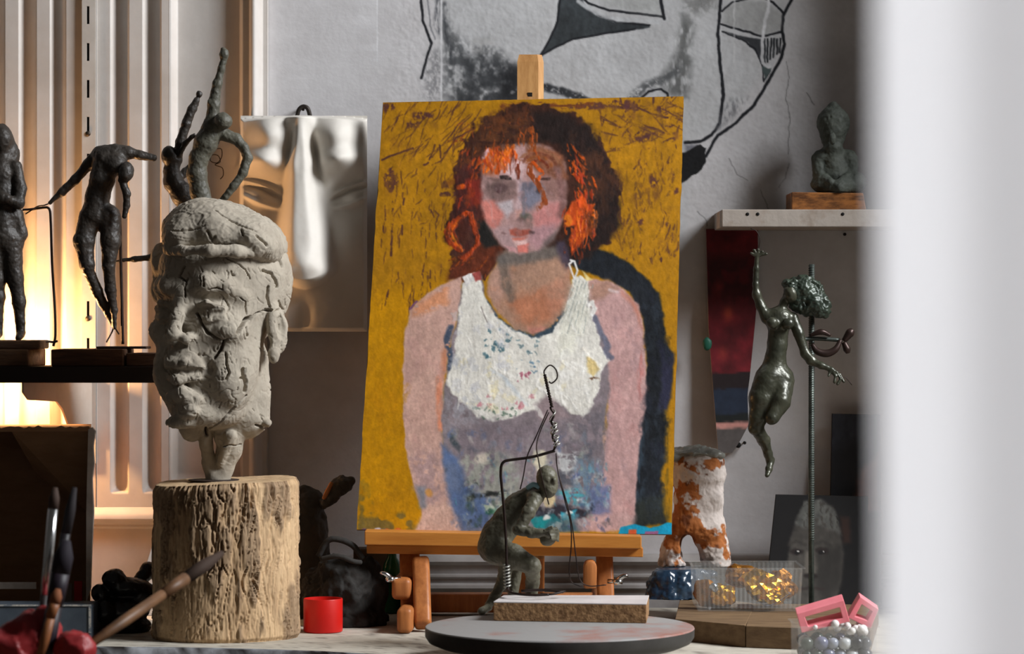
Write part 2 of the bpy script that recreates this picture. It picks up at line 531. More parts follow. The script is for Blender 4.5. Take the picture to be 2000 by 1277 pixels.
# the nose side: charcoal shading
W.poly([(1332, 30), (1352, 40), (1348, 120), (1345, 190), (1302, 185), (1288, 160), (1312, 120), (1326, 80)], (92, 93, 92), soft=12, warp=7, op=.85, dry=-.3, dsc=(8, 20), seed=22)
W.poly([(1340, -40), (1400, -40), (1396, 20), (1352, 30), (1330, 12)], (120, 120, 118), soft=14, warp=9, op=.7, dry=-.1, seed=23)
W.line([(1322, 140), (1290, 158), (1262, 168), (1235, 190)], (84, 86, 88), 15, soft=6, warp=4, op=.85, dry=-.3, seed=24)
W.line([(1252, 192), (1268, 178), (1290, 174), (1304, 184), (1306, 200)], BK, 4.5, soft=1.5, seed=25)
W.line([(1066, 170), (1090, 176), (1125, 188), (1150, 200)], (52, 54, 58), 16, soft=4, warp=3, dry=-.4, seed=26)
# contours of cheek and profile
W.line([(1412, -40), (1407, 10), (1402, 66), (1406, 120), (1413, 186), (1406, 240), (1390, 264), (1368, 276), (1338, 279)], BK, 6, soft=1.5, warp=1.6, seed=27)
W.line([(1556, -30), (1546, 0), (1529, 32), (1527, 62), (1533, 86), (1526, 112), (1500, 160), (1472, 206), (1430, 246), (1402, 264), (1378, 306)], BK, 6, soft=1.5, warp=1.6, seed=28)
W.poly([(1416, 196), (1462, 190), (1440, 222), (1402, 256), (1396, 250)], (112, 112, 116), soft=8, warp=5, op=.7, dry=0, dsc=(5, 14), seed=29)
W.poly([(1337, 282), (1365, 282), (1340, 300)], (70, 72, 84), soft=5, op=.6, seed=30)
W.poly([(1325, 302), (1366, 282), (1379, 288), (1378, 314), (1370, 330), (1325, 362)], (22, 22, 24), soft=1.5, warp=4, var=.2, seed=31)
# right eye
W.poly([(1412, 20), (1440, 0), (1500, 4), (1528, 30), (1524, 62), (1492, 70), (1414, 48)], (150, 150, 148), soft=6, warp=4, op=.6, seed=32)
W.line([(1410, 22), (1430, 4), (1470, -6)], BK, 4, soft=1.4, seed=33)
W.line([(1480, -10), (1510, 4), (1532, 28)], BK, 4, soft=1.4, seed=34)
W.line([(1409, 48), (1450, 60), (1490, 71), (1526, 62)], BK, 4, soft=1.4, seed=35)
W.poly([(1412, 60), (1440, 68), (1466, 74), (1486, 76), (1490, 126), (1480, 106), (1462, 84)], (58, 60, 64), soft=2, warp=2, seed=36)
W.line([(1411, 61), (1448, 78), (1474, 94), (1490, 130), (1492, 160), (1504, 138)], BK, 3, soft=1.4, seed=37)
for i in range(6):
    W.line([(1494 + i * 6, 76), (1493 + i * 6, 126 - i * 5)], (40, 42, 46), 4, soft=1.4, seed=38 + i)
W.poly([(1488, 130), (1506, 132), (1494, 158)], (78, 90, 90), soft=2, seed=45)
W.line([(1504, -40), (1500, 20), (1490, 60), (1489, 122), (1500, 132), (1512, 120)], (214, 214, 216), 6, soft=1.6, warp=2, seed=46)
W.line([(1434, 0), (1434, 120)], (206, 206, 206), 3, soft=1.5, op=.7, seed=47)
W.line([(862, -40), (862, 210)], (216, 216, 218), 4, soft=1.2, warp=1, seed=48)
W.line([(728 + 8, -40), (737, 120)], (226, 226, 228), 2.5, soft=1.2, warp=1, seed=49)
# cracks and old knocks in the plaster
for k, pts in enumerate([[(1535, 120), (1541, 150), (1536, 190), (1542, 230), (1539, 300)], [(1486, 372), (1492, 390), (1500, 400), (1502, 412)], [(1575, 180), (1590, 205)],
                         [(1362, 414), (1374, 424), (1381, 440)], [(1424, 308), (1440, 340), (1460, 352)], [(1540, 320), (1534, 345), (1520, 366)]]):
    W.line(pts, (120, 118, 118), 1.6, soft=1.2, warp=3, op=.8, seed=60 + k)
Wm = np.array([[P(x, y, WD) for x in xs] for y in ys]).reshape(-1, 3)
wn = 0.0012 * W.n(26, 26, 70, 3) + 0.0008 * W.n(6, 6, 71, 2)
Wm[:, 1] += 0.22 * (wn * inw).ravel()
m_wall = mat('white_plaster', (200, 198, 198), 0.85, col2=(196, 192, 190), nscale=14, vcol=True, vmix=.35, bump=.12, bscale=120)
mesh('wall_back', Wm, gridfaces(len(ys), len(xs)), m_wall, base=(0, WD, 0), cols=lin(W.C).reshape(-1, 3),
     label='white plaster back wall with a black charcoal drawing of a large face', cat='wall', kind='structure')

# ---- floor, side wall with the window the daylight comes through
m_floor = mat('floor_boards', (96, 84, 74), 0.7, col2=(70, 60, 52), nscale=6, stretch=(1, 12, 1), bump=.1)
v, f = box((-2.2, -0.6, -0.03), (2.62, WD, 0.0))
mesh('floor', v, f, m_floor, smooth=False, label='dark wooden studio floor', cat='floor', kind='structure')
m_side = mat('side_wall_paint', (205, 203, 200), 0.85, col2=(190, 187, 184), nscale=5, bump=.06)
wy0, wy1, wz0, wz1 = 1.87, 3.01, 2.30, 3.42
parts = [box((2.48, -0.6, 0), (2.62, wy0, 3.9)), box((2.48, wy1, 0), (2.62, WD, 3.9)), box((2.48, wy0, 0), (2.62, wy1, wz0)), box((2.48, wy0, wz1), (2.62, wy1, 3.9))]
parts.append(box((0.65, 3.50, 0), (2.48, WD, 3.9)))          # unseen wall return, added to shade the right of the back wall
v, f = join(*parts)
mesh('wall_right', v, f, m_side, smooth=False, label='white side wall around the daylight window with a return added for shade', cat='wall', kind='structure')
m_white = mat('white_gloss_paint', (222, 220, 216), 0.45, col2=(204, 200, 194), nscale=9, bump=.05)
wt = thing('window_1', (2.53, (wy0 + wy1) / 2, wz0), 'white window frame in the side wall letting in daylight', 'window', kind='structure')
v, f = join(box((2.51, wy0, wz0), (2.57, wy0 + .05, wz1), .004), box((2.51, wy1 - .05, wz0), (2.57, wy1, wz1), .004),
            box((2.51, wy0, wz0), (2.57, wy1, wz0 + .05), .004), box((2.51, wy0, wz1 - .05), (2.57, wy1, wz1), .004))
mesh('window_frame', v, f, m_white, wt, smooth=False)
v, f = box((2.43, wy0 - .05, wz0 - .03), (2.48, wy1 + .05, wz0), .006)
mesh('window_sill', v, f, m_white, wt, smooth=False)

# ---- fluted panelling on the left of the wall: three boards, concave flutes with rounded ends
flutes = [(-122, -92, 958), (-60, -30, 958), (-24, 8, 958), (38, 70, 958), (98, 127, 960), (217, 251, 962), (280, 314, 960)]
m_panel = mat('old_panel_paint', (212, 206, 200), 0.5, col2=(192, 184, 176), nscale=10, contrast=(.3, .75), bump=.16, bscale=45, spec=.5)
tp = thing('trim_1', P(200, 1010, WD), 'white painted fluted wooden wall panelling behind the shelf', 'panelling', kind='structure')
PD = WD - 0.034      # front face of the panelling
def panel_depth(x, y):
    g = np.zeros_like(x)
    for a, b, e in flutes:
        c = (a + b) / 2; hw = (b - a) / 2
        t = np.clip(np.abs(x - c) / hw, 0, 1); prof = np.sqrt(np.clip(1 - t ** 2, 0, 1))
        end = np.clip((e - y) / (hw * 1.3), 0, 1); end = np.sqrt(np.clip(1 - (1 - end) ** 2, 0, 1))
        g += 0.014 * prof * end
    # wide recessed field
    g += 0.016 * sstep(333, 345, x) * (1 - sstep(466, 474, x)) * (1 - sstep(925, 945, y))
    # rounded bead at the right border
    bead = np.clip(1 - ((x - 496) / 9.0) ** 2, 0, 1)
    g -= 0.009 * np.sqrt(bead)
    g += 0.010 * sstep(505, 512, x)
    return g
for (xa, xb) in ((-400, 187.0), (188.5, 330), (330.6, 520)):
    px = np.concatenate([np.arange(max(xa, -140), xb, 1.7), [xb]]) if xa > -200 else np.concatenate([[xa, -300], np.arange(-140, xb, 1.7), [xb]])
    py = np.concatenate([[-1500, -400], np.arange(-60, 900, 26.0), np.arange(902, 992, 4.0), [996]])
    X, Y = np.meshgrid(px, py)
    G = panel_depth(X, Y)
    lump = 0.0007 * fbm(np.column_stack([X.ravel() / 60, Y.ravel() / 260, X.ravel() * 0]), 1.0, 3, 2).reshape(X.shape)
    D = PD + G + lump
    V = np.array([P(0, 0, 1)]) * 0
    V = np.column_stack([((X - CX) * PD / F).ravel(), D.ravel(), (CAMZ - (Y - CY) * PD / F).ravel()])
    ny, nx = X.shape
    Fq = gridfaces(ny, nx)
    # edges of the board folded back to the wall
    for cidx in (0, nx - 1):
        base = len(V); e = np.arange(ny) * nx + cidx
        B = V[e].copy(); B[:, 1] = WD - .001
        V = np.vstack([V, B]); bb = base + np.arange(ny)
        q = np.column_stack([e[:-1], bb[:-1], bb[1:], e[1:]])
        if cidx == 0: q = q[:, ::1]
        else: q = q[:, ::-1]
        Fq = np.vstack([Fq, q[:, ::-1]])
    mesh('panel', V, Fq, m_panel, tp)
# horizontal moulding under the panelling
def moulding(name, x0, x1, prof, dist, label, material):
    """prof: list of (py, proud_mm)"""
    V = []; 
    for y, pr in prof:
        z = CAMZ - (y - CY) * dist / F
        V.append([(x0 - CX) * dist / F, WD - pr / 1000, z]); V.append([(x1 - CX) * dist / F, WD - pr / 1000, z])
    Fc = [[2 * i, 2 * i + 2, 2 * i + 3, 2 * i + 1] for i in range(len(prof) - 1)]
    n = len(prof)
    Fc.append([2 * i for i in range(n)][::-1]); Fc.append([2 * i + 1 for i in range(n)])
    return mesh(name, np.array(V), Fc, material, smooth='auto', label=label, cat='moulding', kind='structure')
prof = [(990, 0), (990, 34), (996, 38), (1001, 42), (1006, 44), (1012, 44), (1016, 42), (1020, 37), (1023, 30), (1025, 26), (1029, 26), (1031, 24), (1034, 16), (1190, 16), (1190, 0)]
moulding('trim_2', -500, 520, prof, WD - .03, 'white wooden rail moulding below the fluted panelling', m_panel)
prof = [(1082, 0), (1084, 12), (1090, 16), (1096, 18), (1102, 12), (1104, 8), (1120, 8), (1122, 14), (1126, 14), (1130, 8), (1138, 8), (1142, 16), (1148, 16), (1152, 10), (1190, 10), (1190, 0)]
m_trim = mat('grey_trim_paint', (170, 166, 164), 0.6, col2=(140, 134, 130), nscale=12, bump=.1)
moulding('trim_3', 521, 2400, prof, WD - .01, 'grey white moulded skirting behind the easel', m_trim)

# ---- workbench: whitewashed top with a flaking front edge
edge = [(-500, 3.275), (0, 3.272), (206, 3.262), (407, 3.25), (571, 3.226), (699, 3.195), (830, 3.15), (960, 3.06), (1080, 2.95), (1260, 2.87), (1500, 2.82), (1800, 2.80), (2240, 2.80)]
ed = smooth_path([((x - CX) * d / F, d, 0) for x, d in edge], 150)
ed[:, 1] += 0.0025 * fbm(ed * [1, 0, 0], 0.02, 4, 3)
wb = thing('workbench', (0, 3.4, 0), 'whitewashed wooden workbench with a flaking painted front edge', 'table')
NX = 150; rows = []
rd = np.linspace(0, 1, 44) ** 1.5
Vt = []
for t in rd:
    for i in range(NX):
        y = ed[i, 1] + (WD - 0.03 - ed[i, 1]) * t
        Vt.append([ed[i, 0], y, TZ])
Vt = np.array(Vt); Vt[:, 2] += 0.0006 * fbm(Vt, 0.05, 3, 5)
Ft = gridfaces(44, NX)[:, ::-1]
cw = fbm(Vt * [1, 4, 1], 0.05, 5, 1); dk = sstep(.05, .45, fbm(Vt * [1, 5, 1], 0.028, 5, 9))
tc_ = lin((206, 200, 186))[None] * (1 + .15 * cw)[:, None]
tc_ = tc_ * (1 - .75 * dk[:, None]) + lin((96, 84, 76))[None] * (.75 * dk[:, None])
# front lip
lipz = [0, -0.0015, -0.012, -0.030, -0.034]
lipy = [0, -0.0015, -0.003, -0.002, 0.004]
base = len(Vt); L_ = []
for dz, dy in zip(lipz, lipy):
    for i in range(NX):
        L_.append([ed[i, 0], ed[i, 1] + dy + 0.0012 * math.sin(i * 1.7) * (dz < -.005), TZ + dz])
L_ = np.array(L_)
lf = gridfaces(len(lipz), NX)
chip = sstep(-.15, .1, fbm(L_ * [1, 1, 3], 0.016, 4, 4))
lc = lin((176, 178, 182))[None] * chip[:, None] + lin((52, 46, 44))[None] * (1 - chip[:, None])
m_bench = mat('whitewashed_wood', (200, 190, 180), 0.75, col2=(150, 140, 130), nscale=40, vcol=True, vmix=.5, stretch=(1, 6, 1), bump=.2, bscale=90)
mesh('tabletop', Vt, Ft, m_bench, wb, cols=tc_)
mesh('front_edge', L_, lf, m_bench, wb, cols=lc)
m_legw = mat('bench_leg_wood', (120, 96, 74), 0.7, col2=(92, 72, 54), nscale=8, stretch=(6, 6, 1), bump=.1)
for lx, ly in ((-.7, 3.36), (.55, 2.90), (-.7, 3.64), (.55, 3.30)):
    v, f = box((lx, ly, 0), (lx + .07, ly + .06, TZ - .034), .004)
    mesh('leg', v, f, m_legw, wb, smooth=False)
v, f = box((-.78, 3.33, TZ - .034), (.62, 3.69, TZ - .012), 0)
mesh('apron', v, f, m_legw, wb, smooth=False)

# ================================================================== THE PORTRAIT ON THE EASEL
pa, pb, pc = P(697, 1040, 3.492), P(1312, 1046, 3.480), P(1040, 194, 3.650)
PN = np.cross(pb - pa, pc - pa); PN /= np.linalg.norm(PN)
if PN[1] > 0: PN = -PN                                   # towards the viewer
def onpanel(px, py, off=0.0):
    dirv = np.stack([(px - CX) / F, np.ones_like(px), -(py - CY) / F], -1)
    o = np.array([0, 0, CAMZ])
    t = (PN @ (pa - o) + off) / (dirv @ PN)
    return o + dirv * t[..., None]
T = Canvas(np.arange(692, 1342, 1.3), np.arange(182, 1052, 1.3), (178, 124, 14))
MUST = (182, 127, 12); BRN = (84, 50, 42)
T.poly([(690, 180), (1345, 180), (1345, 520), (690, 620)], (170, 118, 18), soft=60, warp=20, ws=80, var=.12, seed=1)
T.poly([(690, 560), (860, 560), (860, 1060), (690, 1060)], (192, 134, 6), soft=40, warp=15, var=.07, seed=2)
# brown underpainting showing through
r = np.random.default_rng(21)
def scratch(n, x0, x1, y0, y1, ang, ln, wd, col=BRN, op=1.0, dry=-0.25):
    n = int(n * 1.6); dry -= .22
    for i in range(n):
        x, y = r.uniform(x0, x1), r.uniform(y0, y1); a = math.radians(r.normal(*ang)); l = r.uniform(*ln)
        b = r.uniform(-.15, .15) * l
        T.line([(x, y), (x + math.cos(a) * l / 2 + b * .5, y - math.sin(a) * l / 2 + b * .3), (x + math.cos(a) * l, y - math.sin(a) * l)], col,
               r.uniform(*wd), soft=1.0, warp=2.5, op=op * r.uniform(.5, 1), dry=dry, dsc=(4, 6), seed=int(r.integers(0, 40)), taper=True)
scratch(36, 745, 900, 205, 330, (52, 14), (18, 70), (1.2, 3.0))
scratch(20, 750, 880, 330, 470, (72, 18), (8, 30), (1.2, 3.2))
scratch(34, 735, 880, 400, 620, (84, 8), (12, 46), (1.2, 3.6), dry=.05)
scratch(40, 1170, 1325, 200, 300, (50, 40), (8, 36), (1.5, 4.5), dry=.05)
scratch(34, 1200, 1328, 300, 520, (85, 15), (8, 34), (2, 6), dry=.05)
scratch(24, 1200, 1325, 330, 500, (85, 15), (16, 50), (2, 5), col=(120, 80, 30), dry=.1)
scratch(12, 1170, 1330, 198, 250, (-25, 12), (20, 60), (2, 4))
for cx, cy, rx, ry in ((762, 352, 10, 24), (772, 350, 6, 14), (806, 244, 14, 8), (826, 225, 22, 7), (760, 208, 14, 10), (1258, 270, 16, 8), (1280, 262, 18, 6), (1320, 266, 7, 8), (1233, 278, 6, 6),
                       (1278, 352, 8, 16), (1320, 374, 5, 8), (1244, 384, 6, 5), (1250, 434, 8, 6), (1296, 437, 10, 4), (1307, 462, 5, 3), (1308, 496, 5, 5), (1215, 204, 26, 10), (1150, 208, 40, 7), (1290, 214, 14, 7)):
    T.ell(cx, cy, rx, ry, (78, 44, 50), soft=3, warp=6, ws=10, op=.85, dry=-.15, dsc=(5, 7), seed=int(cx) % 40)
T.line([(1238, 206), (1270, 222), (1304, 230)], BRN, 3.5, seed=5)
T.line([(868, 300), (872, 298), (890, 270), (925, 252)], BRN, 3, seed=6)
T.line([(838, 312), (850, 282)], BRN, 3, seed=6); T.line([(862, 308), (858, 282)], BRN, 3, seed=6); T.line([(836, 318), (828, 322)], BRN, 4, seed=6)
T.line([(746, 312), (775, 300), (806, 290)], BRN, 4, seed=7); T.line([(766, 440), (764, 500)], BRN, 4, dry=0, seed=7)
T.line([(790, 388), (788, 400)], BRN, 3, seed=8); T.line([(786, 440), (785, 458)], BRN, 3, seed=8)
T.line([(850, 412), (858, 420), (852, 432)], BRN, 2.5, seed=9); T.line([(842, 410), (848, 424)], BRN, 2.5, seed=9)
T.ell(870, 366, 8, 14, BRN, soft=2, warp=4, op=.9, dry=-.2, seed=4); T.line([(862, 380), (890, 378)], BRN, 9, dry=-.1, seed=4)
# top strip, brown and orange over the mustard
T.line([(980, 207), (1040, 205), (1100, 208), (1160, 204)], (110, 60, 30), 9, dry=-.1, dsc=(20, 4), warp=4, seed=11)
T.line([(990, 218), (1060, 214), (1110, 220)], (150, 95, 20), 7, dry=0, dsc=(18, 4), seed=12)
T.ell(1010, 226, 24, 8, (205, 80, 24), soft=3, warp=5, dry=-.1, dsc=(10, 5), seed=13)
# ---- cast shadow painted behind the sitter
SH = (30, 33, 38)
T.poly([(1085, 470), (1130, 480), (1180, 488), (1222, 508), (1262, 540), (1288, 572), (1296, 620), (1300, 668), (1316, 690), (1313, 740), (1305, 790), (1298, 850), (1297, 900), (1290, 960), (1302, 1022), (1238, 1030), (1226, 1000), (1236, 900), (1252, 800), (1262, 700), (1256, 620), (1230, 570), (1180, 545), (1120, 520)], SH, soft=4, warp=5, var=.3, seed=14)
T.poly([(1290, 665), (1316, 690), (1313, 745), (1302, 810), (1288, 800), (1292, 720)], (46, 46, 66), soft=5, warp=5, var=.2, op=.9, seed=15)
T.poly([(1240, 800), (1262, 790), (1256, 1000), (1238, 1025), (1226, 980)], (62, 78, 92), soft=9, warp=8, op=.65, dry=-.1, dsc=(5, 24), seed=16)
T.poly([(1296, 800), (1304, 800), (1308, 1010), (1298, 1020)], (120, 92, 24), soft=5, warp=4, op=.8, dry=-.1, dsc=(4, 26), seed=17)
T.poly([(1240, 980), (1300, 960), (1302, 1024), (1240, 1030)], (46, 50, 44), soft=10, warp=6, op=.8, seed=18)
# ---- hair mass
HB = (62, 36, 28)
T.poly([(1002, 206), (958, 222), (922, 250), (903, 288), (892, 322), (893, 352), (886, 388), (884, 420), (872, 440), (868, 462), (880, 486), (884, 512), (876, 545), (905, 548), (950, 536), (985, 500), (1060, 490), (1100, 520), (1150, 502), (1188, 474), (1208, 440), (1210, 398), (1206, 350), (1188, 316), (1176, 284), (1152, 246), (1118, 222), (1070, 206)],
       HB, soft=3, warp=15, ws=15, var=.35, seed=19, h=.3)
T.poly([(1044, 216), (1100, 222), (1150, 246), (1174, 286), (1190, 320), (1205, 356), (1209, 440), (1186, 474), (1150, 498), (1110, 516), (1105, 440), (1130, 380), (1112, 300), (1060, 276), (1036, 256)], (38, 28, 26), soft=10, warp=10, ws=20, var=.25, seed=20)
T.poly([(940, 250), (980, 226), (1030, 222), (1030, 262), (980, 280), (935, 290)], (90, 54, 32), soft=14, warp=10, op=.75, dry=-.15, dsc=(26, 8), var=.3, seed=21)
T.poly([(1130, 300), (1172, 300), (1190, 350), (1180, 420), (1140, 440), (1120, 380)], (78, 48, 34), soft=12, warp=8, op=.7, var=.25, seed=22)
T.poly([(890, 330), (940, 300), (945, 400), (930, 470), (890, 440)], (70, 38, 36), soft=10, warp=8, op=.7, var=.3, seed=23)
T.poly([(884, 510), (960, 460), (990, 496), (950, 536), (905, 548), (876, 545)], (92, 44, 28), soft=8, warp=6, var=.3, seed=24)
T.poly([(926, 430), (948, 430), (976, 478), (950, 485), (928, 460)], (34, 32, 30), soft=6, warp=5, var=.3, seed=25)
# ---- neck, chest
T.poly([(955, 540), (985, 492), (1062, 480), (1098, 492), (1116, 530), (1118, 580), (1096, 620), (1066, 646), (1040, 655), (1006, 645), (972, 610), (950, 570)], (172, 134, 112), soft=4, warp=4, var=.12, seed=26)
T.poly([(960, 536), (985, 500), (1000, 540), (975, 600), (952, 575)], (186, 146, 130), soft=8, op=.8, seed=27)
T.poly([(990, 580), (1080, 560), (1100, 590), (1070, 630), (1040, 640), (1010, 626)], (186, 118, 86), soft=12, warp=8, op=.85, seed=28)
T.poly([(1060, 560), (1108, 540), (1112, 590), (1080, 620)], (196, 136, 112), soft=10, op=.6, seed=29)
T.line([(982, 510), (986, 545), (998, 580)], (112, 98, 88), 20, soft=6, warp=4, op=.85, seed=30)
T.line([(984, 506), (1030, 500), (1085, 492)], (104, 98, 94), 26, soft=8, warp=4, op=.85, seed=31)
T.poly([(1086, 470), (1104, 470), (1116, 520), (1104, 528), (1092, 505)], (70, 60, 74), soft=6, op=.9, seed=32)
T.poly([(1030, 640), (1070, 638), (1054, 652), (1036, 654)], (200, 130, 116), soft=5, op=.8, seed=33)
# ---- arms
T.poly([(878, 548), (902, 542), (903, 590), (884, 650), (874, 700), (866, 760), (862, 830), (868, 890), (880, 960), (905, 1038), (812, 1038), (826, 1010), (808, 950), (796, 900), (788, 830), (786, 720), (792, 640), (800, 606), (836, 572)], (202, 162, 148), soft=2.5, warp=4, var=.08, seed=34, h=.25)
T.poly([(808, 600), (840, 575), (874, 556), (878, 592), (846, 606), (806, 618)], (206, 142, 106), soft=8, warp=5, dry=-.3, dsc=(20, 8), seed=35)
T.line([(800, 604), (814, 588)], (120, 80, 110), 4, seed=36)
T.poly([(862, 690), (876, 674), (872, 720), (860, 760)], (205, 132, 96), soft=6, op=.8, seed=37)
T.line([(858, 740), (858, 800), (862, 836)], (218, 140, 108), 12, soft=4, warp=3, dry=-.4, dsc=(4, 20), seed=38)
T.poly([(800, 880), (850, 880), (870, 960), (850, 1000), (812, 960)], (168, 140, 140), soft=14, warp=10, op=.75, dry=-.2, dsc=(10, 10), seed=39)
T.poly([(812, 950), (830, 950), (832, 995), (818, 990)], (120, 126, 136), soft=6, warp=5, op=.8, seed=3)
T.ell(838, 962, 7, 7, (214, 150, 70), soft=3, warp=3, op=.8, seed=40)
T.poly([(840, 985), (886, 985), (906, 1038), (806, 1038), (826, 1000)], (210, 172, 156), soft=6, warp=6, var=.12, dry=-.5, seed=41, h=.3)
T.poly([(1146, 548), (1188, 546), (1222, 566), (1246, 596), (1257, 640), (1263, 720), (1260, 800), (1250, 870), (1244, 940), (1240, 1005), (1214, 1036), (1130, 1038), (1150, 960), (1178, 900), (1186, 820), (1186, 740), (1176, 660), (1152, 600)], (196, 156, 152), soft=3, warp=4, var=.08, seed=42, h=.25)
T.poly([(1150, 552), (1186, 548), (1210, 562), (1180, 580), (1156, 590)], (168, 128, 108), soft=8, op=.8, seed=43)
T.poly([(1214, 570), (1244, 596), (1254, 640), (1236, 600)], (190, 116, 92), soft=7, op=.8, seed=44)
T.poly([(1244, 640), (1258, 640), (1262, 760), (1248, 780)], (190, 110, 104), soft=7, op=.6, dry=0, dsc=(4, 26), seed=45)
T.line([(1190, 566), (1206, 570)], (226, 206, 206), 5, soft=3, op=.8, seed=46)
T.poly([(1150, 760), (1180, 700), (1186, 740), (1186, 900), (1170, 940), (1160, 860)], (168, 140, 142), soft=9, op=.7, seed=47)
# ---- the vest
WHT = (228, 224, 214)
T.poly([(902, 556), (915, 536), (938, 532), (948, 580), (974, 622), (1008, 648), (1040, 658), (1074, 644), (1100, 612), (1116, 560), (1122, 545), (1148, 556), (1154, 596), (1166, 640), (1180, 668), (1196, 676), (1186, 700), (1192, 760), (1178, 830), (1180, 900), (1168, 960), (1150, 1038), (900, 1038), (876, 960), (866, 900), (862, 830), (866, 770), (872, 710), (882, 660), (894, 620)], (136, 124, 128), soft=3, warp=4, var=.14, seed=48)
T.line([(942, 586), (972, 626), (1006, 650), (1042, 660), (1078, 646), (1100, 614)], (58, 72, 84), 12, soft=3, warp=4, dry=-.4, dsc=(8, 6), seed=49)
T.line([(880, 640), (874, 665), (880, 700), (878, 720)], (72, 82, 100), 12, soft=3, warp=4, dry=-.4, seed=50)
T.line([(1160, 620), (1172, 650), (1188, 672), (1180, 690), (1194, 700)], (112, 112, 128), 11, soft=3, warp=4, seed=51)
UP = [(904, 556), (916, 536), (934, 534), (946, 580), (970, 622), (1000, 644), (1040, 660), (1078, 648), (1102, 616), (1112, 580), (1118, 545), (1134, 538), (1150, 548), (1147, 585), (1158, 620), (1170, 660), (1180, 690), (1188, 705), (1174, 726), (1170, 756), (1160, 786), (1140, 815), (1118, 808), (1092, 786), (1068, 784), (1048, 800), (1010, 812), (962, 824), (930, 812), (900, 786), (878, 764), (872, 740), (884, 706), (890, 660), (898, 610)]
T.poly(UP, WHT, soft=2.5, warp=5, ws=12, var=.05, seed=52, h=.6)
T.poly([(870, 770), (900, 780), (940, 818), (962, 824), (880, 850), (866, 820)], (150, 146, 152), soft=12, warp=10, op=.8, dry=-.2, seed=53)
T.poly([(1044, 790), (1068, 772), (1092, 786), (1110, 812), (1060, 830)], (150, 132, 134), soft=6, warp=6, seed=54)
T.poly([(1094, 630), (1112, 560), (1130, 545), (1146, 560), (1150, 620), (1120, 690), (1090, 700)], (222, 220, 204), soft=10, op=.7, seed=55)
T.line([(1118, 510), (1111, 516), (1116, 530), (1122, 545), (1128, 528), (1122, 510), (1114, 508)], (232, 230, 226), 4, soft=1.2, warp=1, seed=56, h=.6)
T.poly([(1136, 528), (1158, 546), (1146, 548)], (228, 206, 140), soft=2, warp=2, seed=57)
for i in range(12):
    x = 1112 + i * 3.2
    T.line([(x + 10, 545 + i), (x - 6 + i * .6, 600), (x - 30 + i * 2, 650)], (150, 158, 156) if i % 2 else (238, 236, 228), 1.8, soft=.9, warp=2, op=.7, dry=0, dsc=(4, 12), seed=i)
T.line([(1150, 595), (1158, 590), (1160, 602), (1156, 615)], (234, 230, 224), 8, soft=2, warp=3, seed=58, h=.7)
T.line([(1140, 680), (1150, 700), (1170, 716)], (232, 226, 214), 8, soft=2, warp=3, seed=59, h=.7)
T.poly([(1146, 696), (1162, 704), (1170, 722), (1160, 736), (1146, 726)], (224, 200, 140), soft=3, warp=3, seed=60)
T.line([(1148, 742), (1162, 738), (1172, 742)], (110, 80, 60), 5, soft=1.5, warp=4, dry=0, dsc=(4, 4), seed=61)
# specks of teal, pink, ochre in the white
for n_, x0, x1, y0, y1, col, s0, s1 in ((26, 945, 1000, 645, 700, (54, 96, 110), 1.5, 5), (12, 1000, 1055, 650, 690, (90, 120, 130), 1.5, 4), (14, 930, 1040, 770, 800, (196, 120, 130), 2, 6), (16, 925, 1010, 790, 818, (90, 112, 96), 1.5, 5),
                                      (10, 1010, 1036, 725, 745, (170, 90, 110), 1.5, 4), (10, 1010, 1050, 700, 735, (70, 110, 140), 1, 3.5), (18, 900, 1100, 700, 800, (236, 222, 176), 5, 14), (20, 890, 1000, 600, 770, (196, 196, 202), 5, 14), (14, 880, 930, 700, 800, (176, 178, 186), 4, 12), (12, 1080, 1150, 640, 780, (240, 238, 232), 5, 14)):
    for i in range(n_):
        T.ell(r.uniform(x0, x1), r.uniform(y0, y1), r.uniform(s0, s1), r.uniform(s0, s1) * .7, col, rot=r.uniform(0, 3), soft=1.6, warp=6 if s1 < 8 else 10, ws=7, op=.75 if s1 < 8 else .4, seed=int(r.integers(0, 40)), h=.2)
T.poly([(960, 720), (1000, 760), (1030, 790), (990, 740)], (190, 206, 222), soft=5, warp=4, op=.6, seed=62)
for i in range(44):      # thick palette-knife ridges in the white
    x, y = r.uniform(890, 1150), r.uniform(600, 800); a = r.normal(1.2, .5); l = r.uniform(14, 46)
    if inside(np.array([x]), np.array([y]), UP)[0]:
        T.line([(x, y), (x + math.cos(a) * l, y + math.sin(a) * l)], (238, 235, 228), r.uniform(3, 9), soft=1.5, warp=3, op=.55, seed=i % 30, taper=True, h=.9)
T.line([(940, 600), (946, 616), (952, 630)], (150, 140, 136), 2, soft=1, seed=1)
# lower body: grey, sage, blue, teal
T.poly([(880, 830), (1176, 830), (1170, 890), (1090, 880), (1000, 900), (900, 890)], (128, 116, 122), soft=14, warp=10, var=.1, op=.9, seed=63)
T.poly([(1090, 840), (1180, 790), (1190, 860), (1160, 900), (1110, 900)], (112, 106, 112), soft=12, warp=10, op=.8, dry=-.2, seed=64)
T.poly([(905, 884), (955, 876), (1010, 900), (1020, 960), (960, 990), (920, 960), (900, 920)], (158, 160, 148), soft=12, warp=12, op=.8, dry=-.15, dsc=(10, 12), seed=65)
T.ell(942, 896, 14, 10, (208, 196, 180), soft=6, warp=6, op=.9, seed=66)
T.poly([(864, 870), (900, 900), (910, 950), (960, 985), (960, 1030), (905, 1036), (880, 985), (868, 930)], (84, 104, 142), soft=9, warp=8, var=.15, op=.95, seed=67)
T.poly([(870, 900), (896, 910), (900, 960), (878, 960)], (110, 122, 148), soft=10, op=.7, seed=68)
T.line([(915, 974), (950, 966), (985, 962)], (42, 44, 42), 9, soft=3, warp=5, dry=-.25, dsc=(12, 4), seed=69)
